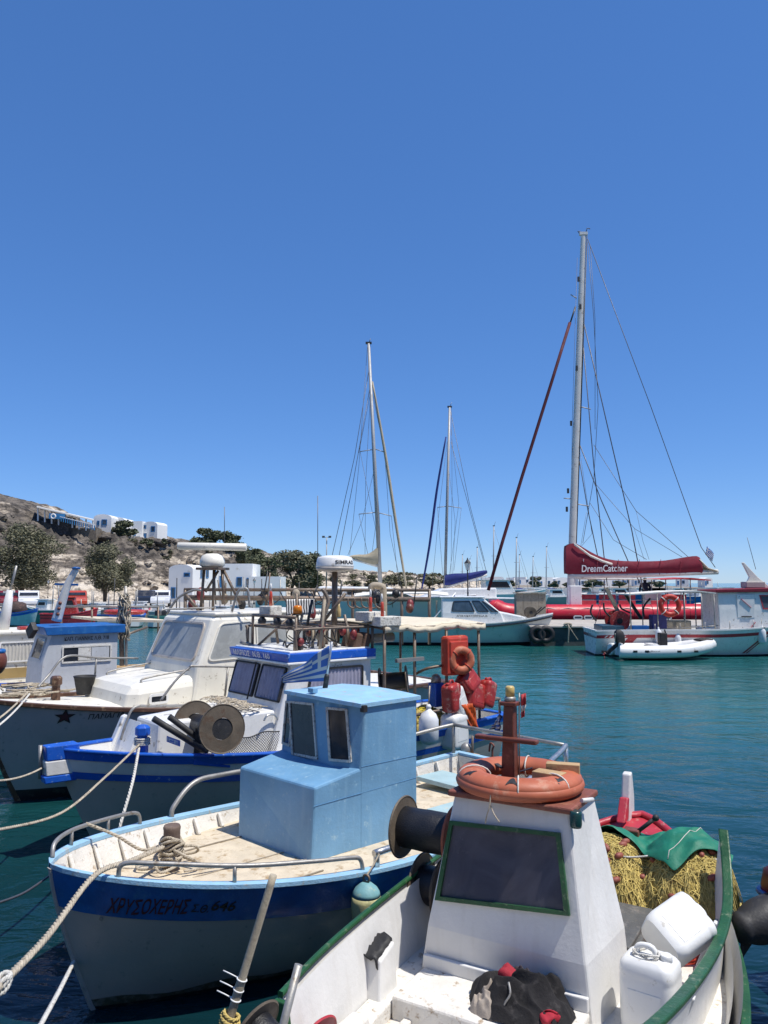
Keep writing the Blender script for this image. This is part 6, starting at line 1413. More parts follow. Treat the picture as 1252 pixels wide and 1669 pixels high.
TD('spar', [F_.loc(at(-10, 985, 16.4)), F_.loc(at(18, 984, 16.4))], .02, m_galv, par=f_)
bd = at(0, 1078, 12.6); fd = thing('buoy', 'dark brown buoy with blue band at the left edge', 'buoy', bd - V((.06, 0, .18)))
MB().ball((0, 0, .18), (.16, .16, .22), 16, 10).build('body', m_brown, fd); ring_tube((0, 0, .34), (0, 0, 1), .10, .04, 20, 8).build('blue_band', m_dblue, fd)
# ================================================================ BOAT G: teal-white cabin boat before the pier
G = Fr(4.15, 38.3, 1, -.06)
HG = Hull(8.3, 2.7, 1.50, 1.02, 1.0, keel=-.5, rake=1.1, bt=.85, tm=.55, pb=.95, pm=.4, pw=2.0, pe=.8)
g_ = boat('cabin_boat', 'white cabin boat with dark rub rail and sloping windows moored at the pier end', G)
m_ghull = mat('pale_teal_hull_paint', (.60, .62, .60), .35, .05, 1.5, (.3, .36, .36), .1, 3, .03, 20)
HG.band(0, lambda t: HG.k_at(t, .14), 3).build('bottom', m_antifoul, g_); HG.band(lambda t: HG.k_at(t, .14), 1, 6).build('hull_side', m_ghull, g_)
HG.rail(.06, .06, .03, -.16).build('rub_rail', m_black, g_); HG.rail(.10, .05, .02, -.01).build('gunwale_cap', m_white2, g_); HG.deck(lambda t: HG.zsh(t) - .04, .03).build('deck', m_white2, g_)
def side(s, xs, w=.9, n=1): pass
ck = MB(); rows = []
for z, xf, w in ((1.0, 1.75, .95), (1.55, 1.55, .93), (2.22, .75, .84), (2.28, .68, .80)): rows.append([V((xf, -w, z)), V((xf, w, z)), V((-1.3, w, z)), V((-1.3, -w, z))])
ck.sheet(rows, False, True); ck.add(rows[-1], [(0, 1, 2, 3)]); ck.build('cabin', m_white2, g_, bevel=.05)
MB().box((-.3, 0, 2.31), (2.2, 1.78, .05)).build('roof', m_white2, g_, bevel=.02)
MB().prism([(1.4, -.8, 1.05), (2.75, -.8, 1.1), (2.70, -.8, 1.36), (1.4, -.8, 1.62)], (0, 1.6, 0)).build('fore_trunk', m_white2, g_, bevel=.05)
def gs(x, z): return V((x, -.93 + .09 * (z - 1.55) / .67 - .004, z))
for q in (((-.75, 2.12), (.05, 2.14), (.30, 1.60), (-.85, 1.62)), ((.12, 2.14), (.52, 2.14), (.98, 1.60), (.42, 1.60))): window(g_, [gs(*p) for p in q], .03, m_black, m_bglass, .06, .02, .006)
window(g_, [V((.80, -.74, 2.14)), V((.80, .74, 2.14)), V((1.44, .82, 1.62)), V((1.44, -.82, 1.62))][:4], .04, m_white2, m_bglass, .05, .02, .012)
window(g_, [gs(.60, 2.13), gs(.74, 2.10), gs(1.44, 1.60), gs(1.06, 1.60)], .03, m_black, m_bglass, .03, .02, .006)
drum(g_, 'bow_winch', V((3.05, -.25, 1.55)), V((3.05, .25, 1.55)), .28, .14, m_drum, m_line, .3, .03)
MB().bar((3.2, -.3, 1.4), (3.75, -.3, 1.85), .06, .05).build('bow_arm', m_black, g_); MB().bar((3.2, .3, 1.4), (3.65, .3, 1.8), .06, .05).build('bow_arm', m_black, g_)
MB().box((-1.55, -.55, 1.5), (.08, .08, 1.3)).build('wooden_post', m_wood, g_)
lettering(g_, 'ΑΓΙΑ ΑΙΚΑΤΕΡΙΝΗ Λ.Θ.', m_letter, plane_fn((-.6, -.945, 1.36), (1, 0, 0), (0, .03, 1), .008), 1.5, .10, .01)
fg = thing('greek_flag', 'small blue and white flag on a slanting white staff behind the cabin boat', 'flag', at(705, 1010, 37.6)); tip = at(743, 966, 37.6) - at(705, 1010, 37.6)
MB().tube([(0, 0, 0), tip], .03, 8).build('staff', m_white2, fg)
o1 = tip * .93; uv_sheet('cloth', flag_rows(o1, V((.42, .1, -.42)), V((-.18, 0, -.42)), .06, 1.2, droop=.1), flag_mat(), fg)

# ================================================================ BOAT H: white and red striped boat
H_ = Fr(13.55, 33.0, 1, -.05)
HH = Hull(9.5, 3.0, 1.55, 1.08, 1.02, keel=-.5, rake=1.0, bt=.88, tm=.5, pb=.9, pm=.36)
h_ = boat('fishing_boat', 'white fishing boat with red stripe and red-edged cabin at the right', H_)
HH.band(0, lambda t: HH.k_at(t, .06), 3).build('bottom', m_antifoul, h_); HH.band(lambda t: HH.k_at(t, .06), 1, 6).build('hull_side', m_white2, h_)
HH.band(lambda t: HH.k_at(t, HH.zsh(t) - .30), lambda t: HH.k_at(t, HH.zsh(t) - .17), 2, off=.008).build('red_stripe', m_red, h_)
HH.rail(.10, .06, .02, -.02).build('gunwale_cap', m_white2, h_); HH.deck(lambda t: HH.zsh(t) - .25, .05).build('deck', m_white2, h_); HH.inner(lambda t: HH.zsh(t) - .25, .05).build('inner_planking', m_white2, h_)
fnH = lambda x, z, off=.012: (lambda s: V((s.x, -s.y - off, s.z)))(HH.S((HH.L / 2 - x) / HH.L, HH.k_at((HH.L / 2 - x) / HH.L, z)))
def stripeH(name, x0, z0, x1, z1, w, m):
    rows = [[fnH(x0 + (x1 - x0) * i / 8, z0 + (z1 - z0) * i / 8), fnH(x0 + (x1 - x0) * i / 8 + w, z0 + (z1 - z0) * i / 8)] for i in range(9)]
    MB().sheet(rows).build(name, m, h_)
stripeH('slanted_stripe', 1.35, .12, 2.05, .85, .10, m_red); stripeH('slanted_stripe', 1.52, .12, 2.22, .86, .07, m_red); stripeH('slanted_stripe', -3.9, .25, -3.45, .80, .35, m_red)
for k in range(5): stripeH('stern_dash', -4.45 + .18 * k, .76, -4.35 + .18 * k, .84, .07, m_white2)
DX = -1.15
ck = MB(); rows = []
for z, xf, w in ((.85, 4.9, 1.05), (1.9, 4.7, 1.03), (2.62, 4.3, .98)): rows.append([V((xf, -w, z)), V((xf, w, z)), V((1.45 + DX, w, z)), V((1.45 + DX, -w, z))])
ck.sheet(rows, False, True); ck.add(rows[-1], [(0, 1, 2, 3)]); ck.build('cabin', m_white2, h_, bevel=.03)
MB().hexa([V(p) for p in ((.2, -1.1, 2.60), (4.6, -1.1, 2.66), (4.6, 1.1, 2.66), (.2, 1.1, 2.60), (.2, -1.1, 2.72), (4.6, -1.1, 2.86), (4.6, 1.1, 2.86), (.2, 1.1, 2.72))]).build('roof', m_maroon, h_, bevel=.02)
def hs_(x, z): return V((x + DX, -1.03 + .05 * (z - 1.9) / .72 - .004, z))
window(h_, [hs_(3.12, 2.50), hs_(3.78, 2.50), hs_(3.70, 1.92), hs_(3.24, 1.92)], .05, m_red, m_bglass, 0, .02, .006); window(h_, [hs_(3.92, 2.50), hs_(4.60, 2.50), hs_(4.62, 1.95), hs_(3.86, 1.95)], .04, m_red, m_bglass, 0, .02, .006)
MB().box((2.55 + DX, -1.035, 2.05), (.70, .03, .95)).build('sliding_door', m_white2, h_, bevel=.01); MB().box((2.55 + DX, -1.06, 1.62), (.4, .03, .04)).build('door_handle', m_pole, h_)
MB().bar((2.35 + DX, -1.058, 2.35), (2.75 + DX, -1.058, 1.98), .01, .05, up=(0, 1, 0)).build('door_stripe', m_red, h_); MB().bar((2.55 + DX, -1.065, .98), (2.9 + DX, -1.065, 1.4), .01, .05, up=(0, 1, 0)).build('door_stripe', m_red, h_)
MB().prism([(1.75, -.06, 2.74), (2.9, -.06, 2.78), (2.35, -.06, 3.25), (1.80, -.06, 3.88), (1.72, -.06, 3.86), (2.0, -.06, 3.25)], (0, .12, 0)).build('funnel_fin', m_cream, h_, bevel=.02)
MB().box((2.15, 0, 2.92), (.8, .6, .26)).build('fin_base', m_hullgrey, h_, bevel=.03)
TD('whip_aerial', [H_.loc(at(1232, 928, 33.2)), H_.loc(at(1218, 876, 33.2))], .012, m_wire, 5, par=h_)
cz = 2.60
MB().slab([[V((-3.35, -1.15, cz - .06)), V((-3.35, 1.15, cz - .06))], [V((-1.5, -1.15, cz + .06)), V((-1.5, 1.15, cz + .06))], [V((-.5, -1.15, cz + .08)), V((-.5, 1.15, cz + .08))], [V((.18, -1.15, cz)), V((.18, 1.15, cz))]], (0, 0, -.05)).build('canopy', m_canvasw, h_)
for x in (-3.3, -2.2, -1.1, -.4, .1):
    for y in (-1.1, 1.1): TD('canopy_post', [(x, y, .9), (x, y, cz)], .025, m_galv, par=h_)
TD('hand_rail', [fnH(-3.0, 1.3) + V((0, .1, 0)), fnH(4.2, 1.6) + V((0, .1, 0))], .02, m_galv, par=h_)
for x in (-2.4, -1.4, -.4, .6, 1.6, 2.6, 3.5): p = fnH(x, 1.0); TD('rail_post', [p + V((0, .1, 0)), V((p.x, p.y + .1, 1.3 + (x + 3) * .042))], .018, m_galv, par=h_)
drum(h_, 'stern_net_drum', V((-3.6, -.5, 1.4)), V((-3.6, .4, 1.4)), .42, .25, m_redcan, m_line, .3, .04)
MB().box((-4.0, -.2, 1.08), (.9, 1.6, .3)).build('stern_locker', mat('dark_teal_paint', (.02, .07, .11), .5, .2, 5, None, 0, 5, 0, 9), h_, bevel=.02); MB().box((-2.9, -.9, 1.1), (.7, .3, .28)).build('stern_locker', m_dblue, h_, bevel=.02)
MB().box((-1.35, -.7, 1.22), (1.1, .5, .45)).build('deck_box', m_wood, h_, bevel=.02); MB().box((-2.1, -.75, 1.3), (.6, .5, .75)).build('net_bin', mat('purple_blue_bin', (.03, .03, .13), .6, .2, 5, None, 0, 5, 0, 9), h_, bevel=.03); MB().box((.4, -.4, 1.02), (1.4, .7, .22)).build('deck_box', m_white2, h_, bevel=.03)
MB().bar((-3.6, .3, 1.9) if False else H_.loc(at(988, 958, 33.2)), H_.loc(at(1018, 1018, 33.2)), .14, .14).build('derrick_beam', m_wood, h_); MB().bar(H_.loc(at(1018, 967, 33.2)), H_.loc(at(1045, 1008, 33.2)), .12, .12).build('derrick_beam', m_pole, h_)
TD('rigging_line', [H_.loc(at(988, 960, 33.2)), H_.loc(at(970, 1018, 33.2))], .012, m_wire, 5, par=h_)
for k, (u0, v0, u1, v1) in enumerate(((966, 985, 972, 1012), (984, 982, 1000, 1010), (1010, 985, 1030, 1000), (1060, 975, 1050, 1005))): MB().tube(spl([H_.loc(at(u0, v0, 33)), H_.loc(at((u0 + u1) / 2 - 6, (v0 + v1) / 2, 33)), H_.loc(at(u1, v1, 33))], 5), .04, 6).build('fishing_gear', m_pole, h_)
lbh = thing('lifebuoy', 'large red lifebuoy hanging below the cream canopy at the right', 'lifebuoy', at(1092, 987, 31.75)); ring_tube((0, 0, 0), (0, -1, 0), .37, .11, 36, 10, .8).build('ring', mat('red_lifebuoy', (.46, .03, .015), .5, .12, 4, (.6, .3, .25), .08, 6, .05, 20), lbh)
for k in range(4): t = R(45 + 90 * k); MB().tube([V((math.cos(t) * .37, 0, math.sin(t) * .37)) + (V((math.cos(t), 0, math.sin(t))) * math.cos(R(s)) + V((0, .8, 0)) * math.sin(R(s))) * .116 for s in range(0, 360, 40)], .02, 5, True).build('band', m_canvasw, lbh)
fender('grey white cylinder fender on the flank of the red striped boat', H_.w(fnH(2.0, .62) + V((0, -.16, -.1))), .72, .15)
fender('white fender lying tilted over the red stripe near the stern', H_.w(fnH(-2.3, .70) + V((0, -.14, -.15))), .6, .13)
fender('white fender below the tilted one, close to the dinghy engine', H_.w(fnH(-1.5, .45) + V((0, -.15, -.1))), .6, .13)

# ---- inflatable dinghy
dl = at(999, 1070, 31.2); dg = thing('inflatable_dinghy', 'white inflatable dinghy with black outboard alongside the red striped boat', 'dinghy', (dl.x, 31.0, 0)); m_pvc = mat('white_pvc_tube', (.72, .72, .70), .4, .05, 2, (.4, .4, .38), .08, 5, .03, 20)
Ld = at(1165, 1070, 31.2).x - dl.x
for sy, nm in ((-1, 'tube'), (1, 'tube')):
    pts = spl([(0, sy * .62, .33), (.25, sy * .65, .32), (1.4, sy * .68, .32), (2.6, sy * .64, .36), (Ld - .7, sy * .42, .48), (Ld - .22, 0.0 + sy * .02, .58)], 7)
    n_ = len(pts); MB().tube(pts, [.05 if i == 0 else .17 if i == 1 else .25 - .03 * max(0, (i - n_ * .7) / (n_ * .3)) for i in range(n_)], 14).build(nm, m_pvc, dg)
MB().bar((.3, 0, .12), (3.2, 0, .2), .9, .12).build('hull_floor', m_hullgrey, dg, bevel=.05); MB().box((.18, 0, .38), (.06, .95, .5)).build('transom', m_white2, dg); MB().box((1.5, 0, .55), (.25, 1.0, .06)).build('seat', m_white2, dg)
MB().box((1.9, -.1, .75), (.3, .35, .55)).build('console', m_black, dg, bevel=.04); MB().tube([(2.05, -.1, .9), (2.0, -.1, 1.15)], .03, 6).build('wheel_post', m_black, dg)
MB().ball((Ld - .55, -.1, .75), (.4, .22, .07), 14, 8).build('bow_cushion', m_black, dg)
for x in (.55, 1.0, 2.25, 2.9): MB().box((x, -.915, .36), (.16, .03, .08)).build('grab_pad', m_black, dg, bevel=.01)
lettering(dg, 'Gallinari', m_letter, plane_fn((.95, -.915, .30), (1, 0, 0), (0, .05, 1), .012), .55, .10, .01)
eng = thing('outboard_engine', 'black tilted outboard engine on the stern of the white dinghy', 'outboard', (dl.x - .05, 31.0, .55))
cow = MB(); rows = []
for z, s, dx in ((.0, .6, 0), (.08, .9, 0), (.35, 1, -.03), (.5, .85, -.05), (.58, .5, -.06)): rows.append(rrect([V((-.19 * s + dx + .3, .15 * s, z)), V((.19 * s + dx + .3, .15 * s, z)), V((.19 * s + dx + .3, -.15 * s, z)), V((-.19 * s + dx + .3, -.15 * s, z))], .06, 3))
cow.sheet(rows, True, True); cow.add(rows[-1], [tuple(range(len(rows[-1])))]); cow.build('cowl', m_black, eng); MB().bar((.22, 0, .05), (-.25, 0, -.35), .12, .14).build('leg', m_black, eng, bevel=.02); MB().bar((-.1, 0, -.3), (-.45, 0, -.28), .05, .1).build('skeg', m_black, eng)
pr = MB()
for k in range(3): t = R(120 * k); pr.prism([V((-.34, 0, -.42)), V((-.36, .05 * math.cos(t) - .02, -.42 + .05 * math.sin(t))), V((-.37, .16 * math.cos(t), -.42 + .16 * math.sin(t))), V((-.33, .15 * math.cos(t + .5), -.42 + .15 * math.sin(t + .5)))], (.012, 0, 0))
pr.build('propeller', m_redcan, eng)
MB().bar((.1, -.02, .12), (.02, -.3, .45), .04, .04).build('tiller_arm', m_galv, eng)

# ================================================================ red tour catamaran behind the pier
K_ = Fr(15, 46.0, -1, 0.02)
k_ = boat('sailing_catamaran', 'red hulled tour catamaran with tall mast and maroon sail cover', K_, 'catamaran')
def kl(u, v, Y=46.0): return K_.loc(at(u, v, Y))
def TK(name, pts, r, m=m_wire, n=6): return MB().tube([V(p) for p in pts], r, n).build(name, m, k_)
for Yk, nm in ((44.6, 'near_tube'), (49.2, 'far_tube')):
    pts = spl([kl(797, 990, Yk) + V((.0, 0, .25)), kl(806, 994, Yk) + V((0, 0, .1)), kl(836, 1000, Yk), kl(930, 1001, Yk), kl(1040, 1001, Yk), kl(1150, 1000, Yk), kl(1165, 1000, Yk)], 6); n_ = len(pts)
    MB().tube(pts, [.18 if i == 0 else .36 if i < 3 else .56 if i < n_ - 3 else .45 for i in range(n_)], 18).build('pontoon_tube', m_redtube, k_)
for u in (942, 959, 1087):
    p = kl(u, 1006.5, 43.96); w_ = [p + V((.26, 0, .12)), p + V((-.26, 0, .12)), p + V((-.26, 0, -.12)), p + V((.26, 0, -.12))]
    window(k_, w_, .06, m_white2, m_bglass, .12, .06, .03, 'porthole')
for u in (850, 890, 975, 1030, 1060, 1120): ring_tube(kl(u, 1001, 44.6), (1, 0, 0), .555, .02, 28, 6).build('tube_band', m_maroon, k_)
MB().tube(spl([kl(u, 991 + 2.5 * (i % 2), 44.15) for i, u in enumerate(range(830, 1150, 16))], 3), .02, 5).build('grab_line', m_ropew, k_)
MB().box(kl(808, 985, 47.5), (.55, 3.5, .5)).build('bow_beam', m_redtube, k_, bevel=.08)
p0, p1 = kl(850, 990, 47), kl(1160, 990, 47); MB().hexa([V((min(p0.x, p1.x), -3.0, 1.2)), V((max(p0.x, p1.x), -3.0, 1.2)), V((max(p0.x, p1.x), 1.0, 1.2)), V((min(p0.x, p1.x), 1.0, 1.2)), V((min(p0.x, p1.x), -3.0, 1.5)), V((max(p0.x, p1.x), -3.0, 1.5)), V((max(p0.x, p1.x), 1.0, 1.5)), V((min(p0.x, p1.x), 1.0, 1.5))]).build('bridge_deck', m_white2, k_)
# mast: flattened tapered section with details
mb0, mb1 = kl(930, 990), kl(951, 384); rows = []
for i in range(25):
    s = i / 24; c = mb0.lerp(mb1, s); wx = .25 - .09 * s ** 2; wy = .14 - .05 * s; rows.append([c + V((wx * math.cos(t), wy * math.sin(t), 0)) for t in [2 * math.pi * j / 14 for j in range(14)]])
MB().sheet(rows, True, True).add(rows[-1], [tuple(range(14))]).build('mast', m_mastwhite, k_)
TK('mast_track', [kl(937, 885, 45.9) + V((-.10, -.02, 0)), kl(957, 384, 45.9) + V((0, -.02, 0))], .03, m_pole)
MB().box(kl(951, 381), (.5, .2, .18)).build('masthead', m_mastwhite, k_); TK('wind_vane', [kl(945, 381), kl(942, 377), kl(946, 377)], .03); TK('masthead_aerial', [kl(955, 380), kl(957, 372), kl(962, 373)], .03)
for u0, v0, u1, v1 in ((942, 662, 963, 667), (932, 820, 960, 825), (930, 480, 940, 486), (919, 812, 930, 813)): TK('spreader', [kl(u0, v0), kl(u1, v1)], .035, m_alu)
for u, v in ((943, 455), (946, 500), (940, 600), (931, 690), (926, 800), (924, 830)): MB().box(kl(u, v, 45.8), (.12, .1, .3)).build('mast_fitting', m_pole, k_)
TK('furled_jib', [kl(929, 526, 45.9), kl(900, 620, 45.6), kl(850, 780, 45.2), kl(820, 880, 45), kl(796, 962, 44.8)], .10, m_jib, 8)
TK('jib_swivel', [kl(938, 500), kl(929, 528, 45.9)], .05, m_pole)
for pth, r_ in (([(958, 390), (1060, 660), (1143, 892), (1166, 925)], .022), ([(949, 515), (995, 715), (1030, 865), (1048, 960)], .032), ([(947, 520), (968, 760), (990, 955)], .030), ([(940, 712), (980, 815), (1024, 915), (1050, 962)], .030), ([(939, 718), (958, 830), (976, 915)], .028), ([(958, 395), (968, 520), (975, 660), (968, 780), (950, 885)], .016), ([(962, 400), (970, 520), (970, 700)], .014), ([(968, 725), (1037, 833), (1122, 908)], .016), ([(972, 790), (1035, 862), (1112, 908)], .014), ([(962, 820), (1000, 880), (1054, 912)], .014), ([(1037, 833), (1048, 882), (1058, 912)], .010), ([(1034, 862), (1050, 912)], .010), ([(941, 420), (933, 680), (930, 890)], .012), ([(943, 720), (965, 870), (948, 890)], .010), ([(956, 835), (945, 900)], .010)):
    TK('rigging_wire', [kl(u, v) for u, v in pth], r_)
# boom and sail cover with sag and folds
TK('boom', [kl(926, 939), kl(1040, 937), kl(1170, 932)], .16, m_mastwhite, 10)
top = [(921, 889), (934, 884), (945, 889), (960, 899), (980, 909), (1000, 914), (1030, 915), (1060, 915), (1085, 914), (1110, 909), (1130, 906), (1140, 906), (1143, 920)]
rows = []
for s in range(9):
    row = []
    for i, (u, v) in enumerate(top):
        vb = 936 - (u - 921) / 222 * 2; tt = s / 8; p = kl(u, v + (vb - v) * tt); wd = .05 + .22 * math.sin(math.pi * min(1, tt * .75 + .12)) + .03 * math.sin(i * 2.2 + s)
        row.append(p + V((0, wd, 0)))
    rows.append(row)
rows = [[p.copy() for p in r] for r in rows]; back = [[V((p.x, -p.y * .9 + .0, p.z)) for p in r] for r in rows]
cv = MB().sheet(rows).sheet([r[::-1] for r in back]); cv.sheet([rows[0], back[0]]); cv.sheet([rows[-1], back[-1]]); cv.sheet([[r[0] for r in rows], [r[0] for r in back]])
cvo = cv.build('sail_cover', m_maroon, k_, sub=1)
for u in (972, 1006, 1040, 1075, 1108): MB().tube(spl([kl(u, 936, 45.62) + V((0, .0, -.02)), kl(u + 1, 925, 45.62), kl(u + 2, 916, 45.7), kl(u + 2, 912, 45.95)], 4), .018, 5).build('cover_tie', m_maroon, k_)
fl_ = MB().sheet([[kl(u, v + dv) + V((0, .30 + .04 * math.sin(u), 0)) for u, v in ((934, 885), (945, 893), (960, 904), (980, 913), (996, 918))] for dv in (0, 4)]); fl_.build('sail_fold', m_canvasw, k_, solid=.05)
fl_ = MB().sheet([[kl(u, v) + V((0, w, 0)) for u, v in ((1138, 912), (1144, 918), (1152, 926), (1168, 931))] for w in (.25, -.2)] + [[kl(u, v) + V((0, -.2, 0)) for u, v in ((1138, 932), (1146, 933), (1155, 933), (1168, 933))]]); fl_.build('sail_end', m_canvas, k_, solid=.05)
q0 = kl(948, 932.5, 45.72); q1 = kl(1023, 931.5, 45.72)
lettering(k_, 'DreamCatcher', m_letterw, plane_fn(q0 + V((0, .06, 0)), q1 - q0, (0, 0, 1), .0), (q1 - q0).length, .42, .016, .05)
MB().bar(kl(951, 915, 45.7), kl(951, 911, 45.7), .15, .02).build('cover_emblem', m_letterw, k_)
MB().box(kl(937, 972, 45.2), (.68, .6, 1.25)).build('locker', m_white2, k_, bevel=.04)
# canopy, benches, posts of the passenger deck
cn = [kl(935, 943, 48), kl(1062, 944, 48), kl(1112, 942, 48), kl(1142, 945, 48)]
MB().slab([[p + V((0, -1.6, .05)), p + V((0, 1.6, 0))] for p in cn[:2]], (0, 0, -.06), False).build('canopy', m_canvasw, k_); MB().slab([[p + V((0, -1.6, .05)), p + V((0, 1.6, 0))] for p in cn[1:]], (0, 0, -.06), False).build('canopy', m_rw, k_)
for u in (945, 985, 1025, 1062, 1085, 1110, 1125): TK('canopy_post', [kl(u, 944, 46.6), kl(u, 990, 46.6)], .03, m_galv)
for j, v in enumerate((973, 983)):
    for u in (958, 990, 1022, 1075, 1105): MB().box(kl(u, v, 46.8 - j), (1.0, .08, .3)).build('bench_back', m_red, k_, bevel=.02)
TK('guard_rail', [kl(945, 965, 46.2), kl(1130, 966, 46.2)], .025, m_galv); TK('guard_rail', [kl(945, 978, 46.2), kl(1130, 978, 46.2)], .02, m_galv)
MB().box(kl(1063, 982, 46.5), (1.0, .6, 1.2)).build('helm_console', m_hullgrey, k_, bevel=.05)
for u, v, w in ((1140, 988, .7), (1118, 993, .8)): MB().ball(kl(u, v, 45.8), (w * .6, .4, .2), 12, 8).build('white_bundle', m_canvasw, k_)
fk2 = thing('ensign', 'dark striped ensign hanging on the backstay of the red catamaran', 'flag', at(1153, 905, 46)); uv_sheet('cloth', flag_rows((0, 0, .55), (.42, 0, -.45), (-.12, 0, -.5), .05, 1.2, 12, 8), flag_mat(), fk2)
# person on the catamaran
def person(label, base, h, rz, shirt, trousers):
    root = thing('person', label, 'person', base, rz); s = h / 1.75
    J = dict(pel=(0, 0, .95), che=(0, 0, 1.25), sho=(0, 0, 1.43), nec=(0, 0, 1.50), hea=(0, .02, 1.60), top=(0, .02, 1.72), lsh=(-.19, 0, 1.41), lel=(-.27, .02, 1.14), lwr=(-.20, .16, .95), lha=(-.17, .22, .90), rsh=(.19, 0, 1.41), rel=(.27, .02, 1.14), rwr=(.21, .15, .95), rha=(.18, .21, .90), lhi=(-.10, 0, .88), lkn=(-.11, .02, .48), lan=(-.11, 0, .08), lto=(-.12, .16, .03), rhi=(.10, 0, .88), rkn=(.11, .02, .48), ran=(.11, 0, .08), rto=(.12, .16, .03))
    rad = dict(pel=.15, che=.15, sho=.13, nec=.06, hea=.095, top=.07, lsh=.07, lel=.05, lwr=.035, lha=.035, rsh=.07, rel=.05, rwr=.035, rha=.035, lhi=.10, lkn=.065, lan=.045, lto=.04, rhi=.10, rkn=.065, ran=.045, rto=.04)
    Eg = [('pel', 'che'), ('che', 'sho'), ('sho', 'nec'), ('nec', 'hea'), ('hea', 'top'), ('sho', 'lsh'), ('lsh', 'lel'), ('lel', 'lwr'), ('lwr', 'lha'), ('sho', 'rsh'), ('rsh', 'rel'), ('rel', 'rwr'), ('rwr', 'rha'), ('pel', 'lhi'), ('lhi', 'lkn'), ('lkn', 'lan'), ('lan', 'lto'), ('pel', 'rhi'), ('rhi', 'rkn'), ('rkn', 'ran'), ('ran', 'rto')]
    ks = list(J); me = bpy.data.meshes.new('body'); me.from_pydata([tuple(V(J[k]) * s) for k in ks], [(ks.index(a_), ks.index(b_)) for a_, b_ in Eg], [])
    o = link('body', me, shirt, root); md = o.modifiers.new('skin', 'SKIN'); 
    sv = me.skin_vertices[0].data if me.skin_vertices else None
    if sv is None: 
        bm = bmesh.new(); bm.from_mesh(me); bm.verts.layers.skin.verify(); bm.to_mesh(me); bm.free(); sv = me.skin_vertices[0].data
    for i, k in enumerate(ks): sv[i].radius = (rad[k] * s, rad[k] * s * (.72 if k in ('pel', 'che', 'sho') else 1)); sv[i].use_root = k == 'pel'
    sb = o.modifiers.new('sub', 'SUBSURF'); sb.levels = 2; sb.render_levels = 2; md.use_smooth_shade = True
    hair = MB().ball(V((0, -.005, 1.66)) * s, (.088 * s, .10 * s, .085 * s), 14, 8); hair.build('hair', m_pole, root)
    MB().lathe([(.135 * s, .55 * s), (.16 * s, .93 * s), (.17 * s, 1.02 * s)], (0, 0, 0), n=16, caps=False).build('trousers', trousers, root)
    return root
person('person in dark blue shirt standing at the helm of the red catamaran', K_.w(kl(1053, 985, 45.4) * 1) * 1 - V((0, 0, 0)) if False else at(1053, 1000, 46.9) + V((0, 0, 0)), at(1053, 941, 46.9).z - at(1053, 1000, 46.9).z, 0, mat('dark_blue_shirt', (.012, .018, .04), .85, .2, 4, None, 0, 5, 0, 9), m_pole)

